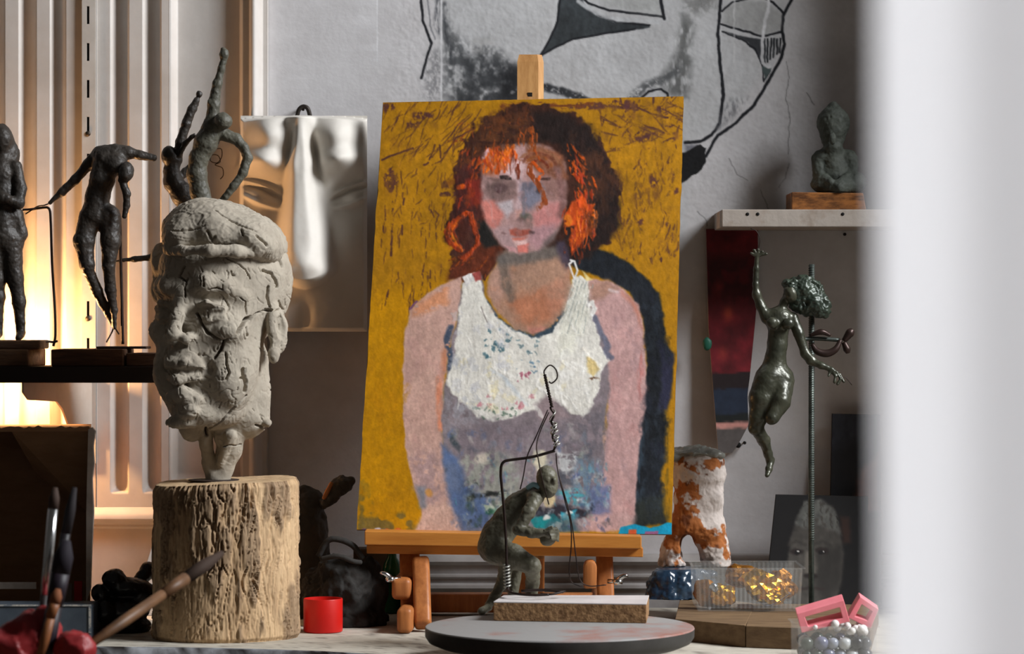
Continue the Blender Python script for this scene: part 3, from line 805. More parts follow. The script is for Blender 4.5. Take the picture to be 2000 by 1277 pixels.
T.poly([(940, 985), (985, 985), (980, 1005), (950, 1000)], (172, 186, 164), soft=5, warp=6, dry=-.2, seed=70)
T.ell(965, 1000, 16, 6, (40, 92, 70), soft=4, warp=5, dry=-.2, seed=71)
T.poly([(880, 845), (888, 850), (900, 872), (896, 884), (878, 862)], (68, 76, 82), soft=4, warp=4, seed=72)
T.poly([(1040, 880), (1062, 880), (1072, 910), (1055, 940), (1040, 900)], (222, 212, 186), soft=4, warp=6, seed=73)
T.poly([(1090, 880), (1130, 886), (1130, 920), (1095, 930)], (196, 196, 196), soft=6, warp=9, dry=-.1, seed=74, h=.4)
T.poly([(1085, 920), (1130, 920), (1128, 952), (1090, 950)], (96, 96, 104), soft=6, warp=8, dry=-.15, seed=75)
T.poly([(1125, 896), (1170, 896), (1186, 960), (1150, 1000), (1120, 960)], (116, 140, 158), soft=10, warp=9, op=.85, dry=-.1, dsc=(5, 14), seed=76)
T.poly([(1095, 955), (1140, 955), (1150, 985), (1105, 985)], (84, 164, 176), soft=6, warp=8, dry=-.1, dsc=(8, 5), seed=77)
T.poly([(1110, 975), (1140, 972), (1145, 985)], (222, 230, 230), soft=3, warp=5, dry=-.1, seed=78, h=.5)
T.poly([(1150, 955), (1190, 950), (1196, 1000), (1160, 1010)], (96, 112, 158), soft=9, warp=8, op=.75, seed=79)
T.poly([(1040, 992), (1090, 984), (1150, 996), (1148, 1010), (1090, 1014), (1048, 1008)], (50, 46, 54), soft=4, warp=6, dry=-.4, seed=80)
T.poly([(1038, 1010), (1080, 1004), (1100, 1024), (1040, 1036)], (30, 138, 142), soft=4, warp=6, var=.12, seed=81)
T.poly([(1095, 1000), (1125, 996), (1124, 1012), (1100, 1016)], (60, 170, 196), soft=3, warp=6, dry=-.1, seed=82)
T.ell(1068, 1012, 8, 5, (224, 228, 224), soft=2, warp=4, seed=83, h=.5); T.ell(1112, 1000, 6, 4, (228, 232, 230), soft=2, warp=4, seed=84, h=.5)
T.poly([(1075, 1016), (1120, 1012), (1130, 1040), (1060, 1042)], (62, 96, 106), soft=7, warp=6, op=.9, seed=85)
T.poly([(1140, 1012), (1240, 1000), (1236, 1036), (1140, 1036)], (198, 162, 158), soft=8, warp=6, op=.9, seed=86)
T.ell(1072, 975, 12, 14, (212, 192, 150), soft=3, warp=5, seed=87)
for i in range(60):
    T.line([(lambda x, y, a: [(x, y), (x + math.cos(a) * 14, y + math.sin(a) * 14)])(r.uniform(890, 1180), r.uniform(890, 1030), r.normal(1.4, .5))][0],
           [(206, 206, 200), (110, 130, 150), (150, 170, 150), (70, 90, 110), (84, 150, 160)][i % 5], r.uniform(2, 5), soft=1.5, warp=4, op=.55, dry=0, dsc=(4, 6), seed=i % 40, taper=True, h=.3)
# bottom edge: cyan, olive
T.poly([(1212, 1030), (1240, 1024), (1270, 1032), (1300, 1022), (1316, 1020), (1316, 1052), (1205, 1052)], (24, 150, 188), soft=1.5, warp=3, seed=88)
T.poly([(1228, 1034), (1244, 1034), (1244, 1050), (1226, 1050)], (214, 92, 52), soft=1.5, warp=2, seed=89)
T.poly([(1260, 1038), (1285, 1036), (1286, 1050), (1256, 1050)], (150, 92, 130), soft=1.5, warp=3, seed=90)
T.poly([(700, 940), (722, 950), (730, 1000), (720, 1030), (698, 1030)], (118, 100, 48), soft=4, warp=10, op=.85, dry=-.05, dsc=(14, 20), seed=91)
T.poly([(700, 1010), (812, 1000), (806, 1046), (696, 1046)], (116, 98, 50), soft=5, warp=10, op=.9, dry=-.05, dsc=(18, 14), seed=92)
for x, col in ((704, (190, 90, 50)), (712, (96, 70, 100)), (722, (206, 200, 214)), (738, (206, 200, 214)), (757, (208, 96, 44)), (748, (120, 110, 120)), (778, (212, 100, 50))):
    T.ell(x, 1034 + (x % 3) * 2, 7, 4, col, soft=1.5, warp=3, seed=x % 40)
# ---- face
T.poly([(948, 300), (975, 284), (1030, 278), (1078, 288), (1102, 318), (1107, 370), (1102, 420), (1090, 452), (1068, 476), (1042, 492), (1014, 496), (985, 482), (962, 456), (946, 420), (939, 380), (940, 330)], (166, 132, 128), soft=5, warp=4, var=.1, seed=93)
T.poly([(950, 300), (1000, 290), (1040, 292), (1046, 340), (1020, 352), (990, 345), (955, 342)], (190, 150, 146), soft=9, warp=5, op=.9, seed=94)
T.poly([(1050, 300), (1096, 310), (1106, 370), (1100, 400), (1062, 380), (1050, 340)], (140, 104, 96), soft=10, warp=6, op=.85, seed=95)
T.poly([(992, 322), (1008, 312), (1024, 318), (1020, 352), (1000, 350), (988, 338)], (212, 184, 184), soft=5, warp=4, op=.95, seed=96)
T.poly([(1008, 345), (1018, 345), (1018, 400), (1022, 420), (1006, 416), (1010, 380)], (196, 168, 170), soft=4, warp=3, op=.9, seed=97)
T.poly([(950, 352), (985, 346), (1006, 354), (1008, 380), (990, 394), (962, 394), (948, 374)], (120, 96, 92), soft=7, warp=5, op=.9, var=.2, seed=98)
T.ell(978, 368, 14, 9, (92, 70, 70), soft=5, warp=4, op=.8, seed=99); T.ell(974, 372, 4, 3, (74, 46, 48), soft=2, op=.8, seed=2)
T.poly([(976, 344), (990, 342), (998, 347), (999, 352), (978, 350)], (48, 38, 36), soft=1.5, warp=2, seed=3)
T.poly([(1020, 358), (1050, 352), (1062, 366), (1056, 396), (1030, 412), (1018, 386)], (122, 122, 138), soft=7, warp=5, op=.95, var=.12, seed=4)
T.ell(1034, 362, 13, 8, (98, 94, 106), soft=5, warp=4, op=.8, seed=5); T.ell(1052, 372, 6, 5, (70, 62, 70), soft=3, op=.8, seed=6)
T.poly([(1054, 348), (1076, 346), (1074, 352), (1056, 352)], (74, 50, 44), soft=1.5, warp=2, seed=7)
T.poly([(940, 392), (962, 392), (984, 414), (978, 440), (962, 450), (946, 424)], (210, 128, 116), soft=6, warp=5, op=.95, seed=8)
T.poly([(970, 398), (1000, 390), (1004, 410), (990, 424)], (182, 172, 176), soft=6, warp=4, op=.9, seed=9)
T.poly([(1040, 420), (1072, 396), (1100, 392), (1100, 430), (1070, 452), (1044, 442)], (198, 130, 126), soft=8, warp=5, op=.95, seed=10)
T.poly([(962, 446), (1000, 440), (1010, 480), (1000, 492), (975, 474)], (182, 150, 150), soft=7, op=.9, seed=11)
T.poly([(1036, 446), (1084, 436), (1080, 462), (1050, 486), (1030, 476)], (176, 134, 138), soft=8, op=.9, seed=12)
T.poly([(1064, 470), (1090, 446), (1084, 470), (1050, 494)], (118, 104, 102), soft=6, op=.85, seed=13)
T.poly([(1004, 412), (1018, 408), (1022, 424), (1010, 428)], (196, 148, 138), soft=4, op=.9, seed=14)
T.ell(1028, 424, 12, 8, (92, 90, 82), soft=4, warp=4, op=.95, seed=15); T.ell(1016, 430, 8, 4, (110, 84, 78), soft=3, op=.8, seed=16)
T.poly([(1022, 430), (1040, 428), (1040, 446), (1024, 444)], (140, 112, 106), soft=5, op=.8, seed=17)
T.poly([(994, 450), (1008, 446), (1020, 449), (1034, 448), (1040, 454), (1024, 462), (1006, 462), (996, 458)], (160, 84, 70), soft=3, warp=2, seed=18)
T.ell(985, 457, 4, 2, (120, 90, 88), soft=2, op=.7, seed=20); T.ell(1038, 454, 6, 3, (84, 66, 68), soft=2.5, op=.8, seed=21)
T.poly([(1002, 464), (1030, 463), (1026, 470), (1006, 472)], (206, 120, 104), soft=3, seed=22)
T.poly([(1002, 470), (1030, 468), (1030, 480), (1008, 482)], (226, 186, 180), soft=3, warp=2, seed=23)
T.poly([(1010, 480), (1034, 476), (1032, 492), (1014, 494)], (214, 124, 112), soft=3, warp=3, seed=24)
T.poly([(986, 480), (1008, 486), (1012, 496), (996, 492)], (200, 150, 150), soft=3, seed=25)
T.line([(962, 430), (960, 400), (944, 380)], (196, 156, 152), 3, op=.4, seed=26)
T.poly([(1026, 286), (1060, 284), (1098, 302), (1106, 352), (1082, 352), (1052, 336), (1030, 314)], (138, 86, 62), soft=6, warp=6, var=.2, seed=4)
T.poly([(944, 300), (970, 284), (996, 288), (990, 322), (960, 346), (944, 344)], (166, 104, 78), soft=6, warp=6, var=.2, seed=5)
T.line([(1086, 330), (1100, 370), (1096, 420)], (118, 84, 80), 14, soft=6, warp=4, op=.8, seed=6)
T.line([(1024, 362), (1022, 392), (1024, 418)], (116, 110, 118), 7, soft=3, warp=3, op=.85, seed=7)
T.line([(956, 350), (972, 352)], (110, 84, 78), 5, soft=3, op=.8, seed=8)
# bangs and glowing strands
OR = (214, 88, 26); OR2 = (232, 112, 30); RD = (176, 58, 28); DR = (112, 44, 24)
def strands(n, x0, x1, y0, y1, ang, ln, wd, cols, dry=-.2, h=.5):
    for i in range(n):
        x, y = r.uniform(x0, x1), r.uniform(y0, y1); a = math.radians(r.normal(*ang)); l = r.uniform(*ln)
        T.line([(x, y), (x + math.cos(a) * l * .5 + r.normal(0, 2), y + math.sin(a) * l * .5), (x + math.cos(a) * l, y + math.sin(a) * l)], cols[i % len(cols)], r.uniform(*wd),
               soft=1.2, warp=3, op=r.uniform(.6, 1), dry=dry, dsc=(4, 9), seed=int(r.integers(0, 40)), taper=True, h=h)
strands(26, 945, 1010, 282, 318, (95, 16), (14, 34), (4, 9), [OR, (190, 92, 40), RD, OR, (150, 70, 34)])
strands(12, 985, 1006, 280, 310, (100, 14), (16, 30), (5, 9), [OR2, OR])
strands(10, 1000, 1018, 285, 330, (95, 8), (20, 44), (3, 5), [DR, (196, 150, 146), DR])
T.line([(1012, 322), (1014, 335), (1013, 348)], DR, 5, seed=27)
for k, rad in enumerate((18, 26, 34, 42)):
    aa = np.linspace(-2.6, -.3, 10)
    T.line(np.column_stack([1052 + rad * np.cos(aa), 330 + rad * .9 * np.sin(aa)]), [DR, (150, 84, 44), (120, 66, 46), (150, 100, 72)][k], 6, soft=2, warp=3, op=.85, dry=-.25, dsc=(8, 4), seed=28 + k, h=.4)
T.line([(1040, 318), (1050, 326), (1060, 338), (1052, 352)], OR, 7, dry=-.3, seed=29, h=.6)
T.line([(1036, 322), (1034, 338), (1048, 354), (1060, 376), (1066, 396)], (140, 66, 30), 10, dry=-.3, dsc=(4, 10), seed=30, h=.5)
T.line([(1066, 390), (1056, 402), (1050, 408)], (150, 70, 32), 9, dry=-.3, seed=31, h=.4)
T.line([(1036, 250), (1042, 275), (1040, 290)], (150, 74, 30), 13, dry=-.1, dsc=(4, 12), seed=32)
strands(10, 1108, 1130, 276, 330, (62, 10), (20, 50), (4, 8), [OR, RD, OR])
strands(12, 1120, 1150, 310, 380, (76, 12), (20, 44), (3, 7), [OR, (150, 60, 28), RD])
T.poly([(1118, 395), (1136, 380), (1146, 400), (1164, 396), (1162, 432), (1165, 458), (1148, 462), (1132, 484), (1118, 500), (1112, 470), (1120, 440), (1102, 440), (1104, 418)], (196, 76, 28), soft=3, warp=6, var=.3, seed=33, h=.4)
strands(26, 1104, 1160, 395, 450, (96, 8), (16, 50), (3, 6), [OR, OR2, RD, (160, 64, 30)])
strands(6, 1158, 1164, 395, 420, (95, 4), (30, 50), (3, 5), [OR2])
T.ell(1108, 430, 9, 12, (226, 120, 34), soft=3, warp=4, dry=-.2, seed=34)
strands(10, 1100, 1140, 460, 500, (95, 20), (12, 30), (2, 5), [(150, 60, 28), DR])
T.ell(900, 365, 9, 6, (232, 96, 28), soft=2, warp=3, seed=35, h=.5)
T.poly([(908, 350), (938, 350), (942, 400), (920, 400)], (130, 44, 34), soft=6, warp=5, op=.9, seed=36)
strands(12, 905, 945, 290, 340, (110, 16), (12, 30), (3, 6), [RD, OR, (150, 66, 28)])
T.ell(949, 300, 5, 12, (208, 160, 160), rot=.5, soft=2, warp=3, seed=37)
for off, col, w_ in ((0, OR, 9), (6, OR2, 4), (-6, (180, 66, 24), 7), (11, (160, 60, 24), 4)):
    T.line([(912 + off * .3, 416), (888 + off, 432), (876 + off, 452), (884 + off, 474), (900 + off * .6, 488)], col, w_, soft=1.5, warp=3, dry=-.35, dsc=(4, 9), seed=40 + off, h=.6)
    T.line([(918 + off * .5, 416), (924 + off * .5, 440), (930 + off * .4, 458), (934 + off * .3, 474), (920, 492 + off * .5), (902, 506 + off)], (150, 58, 28) if off != 6 else (196, 78, 30), w_ * .7, soft=1.5, warp=3, dry=-.25, dsc=(4, 9), seed=44 + off, h=.6)
T.ell(903, 450, 10, 24, (70, 34, 26), soft=5, warp=4, op=.8, seed=38)
strands(14, 885, 960, 495, 530, (150, 20), (16, 40), (2, 4), [(140, 66, 26), (110, 46, 26)], dry=0)
T.poly([(902, 540), (915, 534), (930, 532), (928, 546), (910, 560)], (228, 224, 220), soft=1.5, warp=3, seed=39, h=.5)
T.poly([(922, 534), (938, 530), (940, 546), (930, 550)], (160, 76, 70), soft=2, warp=3, seed=40)
# broken colour: many small dabs over the big areas
def mottle(poly, cols, n, s0, s1, op=.5, h=.15, ang=(90, 40), asp=.45):
    pl = np.asarray(poly, float); x0_, y0_ = pl.min(0); x1_, y1_ = pl.max(0); k = 0
    while k < n:
        x, y = r.uniform(x0_, x1_), r.uniform(y0_, y1_)
        if not inside(np.array([x]), np.array([y]), pl)[0]: continue
        s_ = r.uniform(s0, s1); T.ell(x, y, s_, s_ * asp, cols[k % len(cols)], rot=math.radians(r.normal(*ang)), soft=s_ * .22 + .8, warp=s_ * .5, ws=9, op=op * r.uniform(.4, 1), dry=-.25, dsc=(5, 7), seed=int(r.integers(0, 40)), h=h); k += 1
mottle([(868, 840), (1180, 830), (1170, 960), (1140, 1036), (900, 1036), (870, 930)], [(176, 172, 168), (98, 92, 98), (150, 160, 150), (84, 104, 142), (120, 132, 146), (206, 202, 194), (70, 78, 92)], 120, 5, 17, .6, .3, (80, 40))
mottle([(880, 820), (1170, 820), (1160, 880), (890, 880)], [(140, 126, 132), (118, 108, 114), (152, 138, 140)], 50, 8, 22, .5, .1, (10, 30))
mottle([(1090, 940), (1190, 900), (1190, 1030), (1060, 1040)], [(90, 150, 170), (180, 200, 206), (72, 84, 120), (50, 60, 70), (110, 120, 160)], 46, 4, 12, .65, .3)
mottle([(905, 940), (990, 930), (990, 1030), (905, 1036)], [(76, 100, 146), (104, 124, 160), (60, 80, 70), (170, 184, 166), (50, 52, 52)], 40, 4, 13, .65, .3)
mottle([(800, 620), (870, 620), (862, 860), (800, 900), (790, 740)], [(214, 176, 160), (188, 146, 134), (206, 160, 150), (182, 142, 136)], 46, 8, 22, .45, .1, (86, 12))
mottle([(1180, 580), (1250, 640), (1254, 860), (1230, 1010), (1180, 1000), (1190, 760)], [(206, 166, 160), (180, 140, 138), (196, 144, 140), (172, 140, 142)], 50, 8, 22, .45, .1, (86, 12))
mottle([(700, 640), (790, 640), (790, 900), (810, 990), (704, 1000)], [(198, 140, 4), (178, 122, 10), (190, 128, 4)], 40, 8, 26, .5, .15, (86, 14))
mottle([(750, 210), (890, 215), (880, 540), (800, 590), (728, 590)], [(188, 132, 14), (158, 108, 18), (176, 122, 20), (128, 84, 30)], 70, 6, 20, .5, .15, (70, 25))
mottle([(1200, 210), (1328, 200), (1318, 560), (1290, 560), (1216, 480)], [(186, 130, 14), (150, 104, 22), (172, 118, 18), (116, 74, 36)], 80, 5, 18, .55, .15, (80, 30))
mottle([(1150, 205), (1330, 195), (1326, 260), (1180, 280)], [(96, 62, 44), (150, 104, 22), (120, 80, 36)], 40, 4, 13, .6, .15, (40, 40))
mottle([(910, 250), (1000, 212), (1040, 216), (1040, 280), (960, 290), (905, 330)], [(96, 56, 32), (50, 32, 28), (120, 64, 32), (74, 46, 30)], 50, 6, 20, .6, .2, (150, 30))
mottle([(1110, 240), (1160, 260), (1200, 350), (1204, 440), (1150, 490), (1150, 380)], [(66, 42, 32), (34, 26, 26), (84, 50, 34), (46, 32, 30)], 50, 6, 22, .6, .2, (80, 20))
mottle([(884, 340), (940, 320), (940, 470), (890, 530), (874, 460)], [(100, 40, 30), (56, 30, 30), (140, 56, 28), (80, 36, 32)], 40, 5, 16, .6, .2, (80, 25))
mottle([(950, 300), (1100, 310), (1100, 420), (1040, 488), (960, 450)], [(196, 158, 154), (150, 116, 114), (180, 140, 138), (160, 132, 136), (190, 134, 126)], 70, 4, 12, .35, .1, (80, 40))
mottle([(960, 530), (1110, 510), (1112, 590), (1040, 650), (970, 600)], [(184, 142, 118), (160, 120, 98), (190, 130, 100), (172, 136, 118)], 46, 6, 18, .45, .1, (80, 40))
mottle([(1246, 560), (1290, 580), (1310, 700), (1296, 1000), (1250, 1010), (1262, 700)], [(40, 46, 54), (24, 26, 30), (52, 60, 70), (34, 36, 48)], 60, 6, 22, .6, .15, (88, 10))
strands(26, 900, 1000, 236, 300, (120, 30), (14, 40), (2, 5), [(130, 62, 28), (60, 36, 28), (160, 78, 34)], dry=-.05)
strands(16, 1010, 1050, 215, 290, (85, 14), (14, 36), (2, 6), [(150, 74, 30), (110, 56, 30), (190, 84, 30)], dry=-.05)
strands(18, 945, 990, 284, 322, (85, 18), (10, 26), (3, 7), [OR, OR2, (170, 70, 34)])
strands(10, 1120, 1160, 330, 400, (80, 12), (14, 40), (3, 6), [OR, RD])
strands(8, 892, 930, 340, 400, (95, 20), (10, 24), (3, 6), [RD, (150, 52, 30)])
# overall brush grain
T.C *= (1 + 0.05 * T.n(5, 9, 80, 2) + 0.04 * T.n(3, 3, 81, 1) + 0.04 * T.n(40, 60, 82, 2))[..., None]
T.C = np.clip(T.C, 6, 250)
# mesh: quad outline with slightly ragged edges
ny, nx = 640, 480
u, v_ = np.meshgrid(np.linspace(0, 1, nx), np.linspace(0, 1, ny))
TL, TR, BR_, BL = (748, 200), (1335, 188), (1312, 1043.5), (697, 1034)
gx = (TL[0] * (1 - u) + TR[0] * u) * (1 - v_) + (BL[0] * (1 - u) + BR_[0] * u) * v_
gy = (TL[1] * (1 - u) + TR[1] * u) * (1 - v_) + (BL[1] * (1 - u) + BR_[1] * u) * v_
rag = fbm(np.column_stack([v_[:, 0] * 20, v_[:, 0] * 0, v_[:, 0] * 0]), 1.0, 4, 3)
gx += (2.4 * rag)[:, None] * (np.clip(1 - u / .03, 0, 1) + np.clip(1 - (1 - u) / .03, 0, 1))
rag2 = fbm(np.column_stack([u[0] * 16, u[0] * 0, u[0] * 0]), 1.0, 4, 5)
gy += (1.6 * rag2)[None, :] * np.clip(1 - v_ / .02, 0, 1)
def sample(A, gx, gy):
    fx = np.clip((gx - T.xs[0]) / 1.3, 0, len(T.xs) - 1.001); fy = np.clip((gy - T.ys[0]) / 1.3, 0, len(T.ys) - 1.001)
    ix, iy = fx.astype(int), fy.astype(int); tx, ty = fx - ix, fy - iy
    if A.ndim == 3: tx, ty = tx[..., None], ty[..., None]
    return (A[iy, ix] * (1 - tx) + A[iy, ix + 1] * tx) * (1 - ty) + (A[iy + 1, ix] * (1 - tx) + A[iy + 1, ix + 1] * tx) * ty
relief = np.clip(T.H, 0, 2.5) * 0.00030 * (1 + .8 * T.n(4, 10, 90, 2)) + 0.00009 * T.n(5, 8, 91, 2) + 0.0001 * T.n(16, 22, 92, 2)
G = onpanel(gx, gy)
V = G + PN * sample(relief, gx, gy)[..., None]
V = V.reshape(-1, 3)
pt = thing('portrait_painting', (pa + pb) / 2, 'mustard yellow oil painting of a red haired woman in a white vest on the easel', 'painting')
m_oil = mat('oil_paint', (200, 200, 200), 0.42, col2=(170, 160, 150), nscale=160, vcol=True, vmix=.2, bump=.08, bscale=420, spec=.35)
mesh('painted_surface', V, gridfaces(ny, nx), m_oil, pt, cols=lin(sample(T.C, gx, gy)).reshape(-1, 3))
q = np.array([onpanel(np.array(float(x)), np.array(float(y)), -.0008) for x, y in (TL, TR, BR_, BL)]); qb = q - PN * .005
v, f = hexa(list(q) + list(qb))
m_board = mat('board_edge', (150, 120, 70), 0.8, col2=(110, 84, 52), nscale=30)
mesh('backing_board', v, f, m_board, pt, smooth=False)
del V, G, T

# ---- easel
m_ply = mat('beech_varnished', (206, 138, 62), 0.45, col2=(178, 110, 44), nscale=7, stretch=(1.5, 14, 14), contrast=(.3, .7), bump=.05, spec=.4)
m_mast = mat('easel_mast_wood', (196, 148, 92), 0.5, col2=(160, 112, 62), nscale=8, stretch=(16, 16, 1.5), contrast=(.3, .7), bump=.05)
m_eleg = mat('easel_leg_wood', (190, 120, 66), 0.45, col2=(146, 86, 44), nscale=7, stretch=(14, 14, 1.5), contrast=(.3, .7), bump=.05)
es = thing('table_easel', (P(980, 1200, 3.55)[0], 3.55, TZ), 'varnished wooden table easel holding the yellow portrait', 'easel')
c8 = [P(712, 1037, 3.455), P(1253, 1047, 3.45), P(1253, 1072, 3.45), P(712, 1064, 3.455)]
bk = [np.array([p[0], 3.535, p[2]]) for p in c8]
v, f = hexa(c8 + bk); v, f = bevel(v, f, .0012); mesh('ledge', v, f, m_ply, es, smooth=False)
c8 = [P(716, 1064, 3.475), P(1256, 1070, 3.47), P(1256, 1088, 3.47), P(716, 1081, 3.475)]
bk = [np.array([p[0], 3.53, p[2]]) for p in c8]
v, f = hexa(c8 + bk); v, f = bevel(v, f, .001); mesh('ledge_rail', v, f, m_ply, es, smooth=False)
# mast: chamfered post leaning with the picture, behind it
def mast_at(t): return P(1036, 110 + (1090 - 110) * t, 3.676 - .118 * t)
V = []; hx, hy, ch = .0172, .011, .007
ring = [(-hx, -hy + .0), (hx - ch, -hy), (hx, -hy + ch), (hx, hy), (-hx, hy)]
for t in (0.012, 1.0):
    c = mast_at(t)
    V += [[c[0] + a, c[1] + b, c[2]] for a, b in ring]
c = mast_at(0.0); V += [[c[0] + a * .86, c[1] + b * .86, c[2] + .0015] for a, b in ring]
n = 5; Fc = [[n + i, n + (i + 1) % n, (i + 1) % n, i] for i in range(n)] + [[i, (i + 1) % n, 2 * n + (i + 1) % n, 2 * n + i] for i in range(n)] + [list(range(2 * n, 3 * n))[::-1], list(range(n, 2 * n))]
v, f = bevel(np.array(V), Fc, 0); mast = mesh('mast', v, f, m_mast, es, smooth=False)
c = P(1035, 187, 3.664)
v, f = box((c[0] - .003, 3.6551, c[2] - .0025), (c[0] + .003, 3.660, c[2] + .0035)); mesh('peg_hole_shade', v, f, mat('hole_shade', (24, 18, 14), .9), mast, smooth=False)  # dark block drawn for the shade inside the peg hole
# legs and runners
def bar(a, b, w, h, mt, name, bev=.003):
    a, b = np.array(a), np.array(b); t = (b - a) / np.linalg.norm(b - a)
    s_ = np.cross(t, [0, 1, 0.001]); 
    if np.linalg.norm(s_) < .05: s_ = np.array([1., 0, 0])
    s_ /= np.linalg.norm(s_); w_ = np.cross(t, s_)
    c = [a - s_ * w - w_ * h, a + s_ * w - w_ * h, a + s_ * w + w_ * h, a - s_ * w + w_ * h]
    v, f = hexa(c + [p + (b - a) for p in c]); v, f = bevel(v, f, bev, 3)
    return mesh(name, v, f, mt, es, smooth='auto')
bar(P(800, 1078, 3.50), (P(803, 1190, 3.46)[0], 3.46, TZ + .022), .0125, .010, m_eleg, 'leg', .004)
bar(P(822, 1092, 3.475), (P(826, 1228, 3.415)[0], 3.415, TZ + .0068), .0105, .0105, m_eleg, 'leg', .005)
bar((P(790, 1200, 3.392)[0], 3.392, TZ + .016), (P(790, 1200, 3.392)[0] + .012, 3.67, TZ + .016), .0095, .0155, m_eleg, 'runner', .006)
bar((P(784, 1150, 3.44)[0], 3.435, TZ + .05), (P(784, 1150, 3.44)[0] + .006, 3.60, TZ + .05), .012, .013, m_eleg, 'brace', .006)
bar(P(1180, 1078, 3.50), (P(1184, 1190, 3.47)[0], 3.475, TZ + .022), .0105, .010, m_eleg, 'leg', .004)
bar((P(1180, 1200, 3.44)[0], 3.435, TZ + .016), (P(1180, 1200, 3.44)[0], 3.67, TZ + .016), .0095, .0155, m_eleg, 'runner', .006)
v, f = prism([(1140, 1104), (1146, 1096), (1160, 1095), (1166, 1104), (1165, 1150), (1140, 1150)], 3.44, 3.47, .003)
mesh('brace', v, f, m_eleg, es, smooth='auto')
bar(mast_at(.94), (mast_at(1)[0], 3.60, TZ + .03), .018, .011, m_eleg, 'rear_leg', .003)
bar((P(786, 1165, 3.62)[0], 3.62, TZ + .016), (P(1186, 1165, 3.62)[0], 3.62, TZ + .016), .012, .014, m_eleg, 'crossbar', .003)
m_chrome = mat('chrome', (210, 212, 214), 0.18, metal=1.0)
for x, y, d in ((762, 1131, 3.44), (1207, 1136, 3.455)):
    c = P(x, y, d); s_ = -1 if x < 1000 else 1
    w1 = tube([c - [s_ * .012, -.006, 0], c], .003, 8); w2 = lathe([(0.0005, -.004), (.0055, -.003), (.0065, 0), (.0055, .003), (.0005, .004)], c, 12)
    w3 = tube(smooth_path([c + [0, 0, .002], c + [s_ * .006, -.003, .007], c + [s_ * .012, -.002, .008]], 6), [.0035, .0028, .002], 8)
    v, f = join(w1, w2, w3); mesh('wing_nut', v, f, m_chrome, es)

# ================================================================== LOG STUMP AND CLAY HEAD
SD = 3.375; SC = SD / F
sx = (440 - CX) * SC
ztop = CAMZ - (939 - CY) * SC
na, nz = 460, 250
a = np.linspace(0, 2 * math.pi, na, endpoint=False); zz = np.linspace(TZ, ztop, nz)
A, Z = np.meshgrid(a, zz)
tt = (Z - TZ) / (ztop - TZ)
Rb = 0.0855 + 0.0012 * np.sin(A * 2 + .6) + 0.0018 * np.sin(A * 3 + 2) + .002 * (1 - tt) ** 3 - .0015 * tt
pp = np.column_stack([(np.cos(A) * 1.0).ravel(), (np.sin(A) * 1.0).ravel(), (Z * 1.0).ravel() * 1.9])
wob = fbm(np.column_stack([pp[:, 0] * 2, pp[:, 1] * 2, Z.ravel() * 14]), 1.0, 3, 7)
q1 = np.column_stack([pp[:, 0] * 10 + wob * 1.3, pp[:, 1] * 10 + wob * 1.3, Z.ravel() * 15])
fur = np.abs(fbm(q1, 1.0, 3, 3)); q2 = np.column_stack([pp[:, 0] * 34 + wob * 2.2, pp[:, 1] * 34 + wob * 2.2, Z.ravel() * 36])
fine = np.abs(fbm(q2, 1.0, 3, 5)); q3 = np.column_stack([pp[:, 0] * 5, pp[:, 1] * 5, Z.ravel() * 16])
patch = fbm(q3, 1.0, 4, 11)
bk_ = sstep(-.05, .22, patch).reshape(A.shape)
crk = sstep(.085, .0, fur).reshape(A.shape); fcr = sstep(.10, .0, fine).reshape(A.shape)
amt = .35 + .65 * bk_
Rr = Rb + 0.0028 * bk_ - 0.0055 * crk * amt - 0.0022 * fcr * amt + 0.0009 * fbm(q2 * 2.1, 1.0, 3, 2).reshape(A.shape)
Rr = Rr - .0025 * sstep(.965, 1.0, tt) - .003 * sstep(.03, 0, tt)
tilt = 0.0035 * np.cos(A - .15) * tt + 0.0008 * np.sin(3 * A) * tt
V = np.column_stack([(sx + Rr * np.cos(A)).ravel(), (SD + Rr * np.sin(A)).ravel(), (Z + tilt).ravel()])
i0 = np.arange(na * nz).reshape(nz, na); j0 = np.roll(i0, -1, axis=1)
Fs = np.column_stack([i0[:-1].ravel(), j0[:-1].ravel(), j0[1:].ravel(), i0[1:].ravel()])
bare = lin((210, 178, 138)); bark = lin((152, 128, 102)); dark = lin((88, 70, 54))
vr = fbm(q2, 1.0, 4, 8)[:, None]
cc = bare * (1 - bk_.ravel()[:, None] * .8) + bark * (bk_.ravel()[:, None] * .8)
cc = cc * (1 + .16 * vr)
stn = sstep(.30, .55, fbm(q1 * 1.7, 1.0, 3, 14))[:, None]
cc = cc * (1 - .55 * stn) + dark * (.55 * stn)
st = thing('log_stump', (sx, SD, TZ), 'thick upright log stump with pale split bark under the clay head', 'log')
m_log = mat('log_bark', (190, 150, 100), 0.85, col2=(150, 130, 110), nscale=70, vcol=True, vmix=.5, stretch=(1, 1, .25), bump=.35, bscale=150)
mesh('bark', V, Fs, m_log, st, cols=cc)
# sawn top with rings
nr = 40; top = V[i0[-1]]; cen = np.array([sx, SD, top[:, 2].mean()])
VT = []; CT = []
for k in range(nr + 1):
    t = k / nr
    ring = cen + (top - cen) * (1 - t)
    ring[:, 2] += .0005 * fbm(ring, .01, 3, 2) + .0007 * sstep(0, .03, t)
    VT.append(ring); g = .5 + .5 * math.sin(t * 95) 
    CT.append(lin((214, 184, 144))[None] * (1 - .12 * g + .12 * fbm(ring, .02, 3, 6))[:, None])
VT = np.vstack(VT); CT = np.vstack(CT)
i1 = np.arange(na * (nr + 1)).reshape(nr + 1, na); j1 = np.roll(i1, -1, axis=1)
FT = np.column_stack([i1[:-1].ravel(), j1[:-1].ravel(), j1[1:].ravel(), i1[1:].ravel()])
mesh('sawn_top', VT, FT, m_log, st, cols=CT)

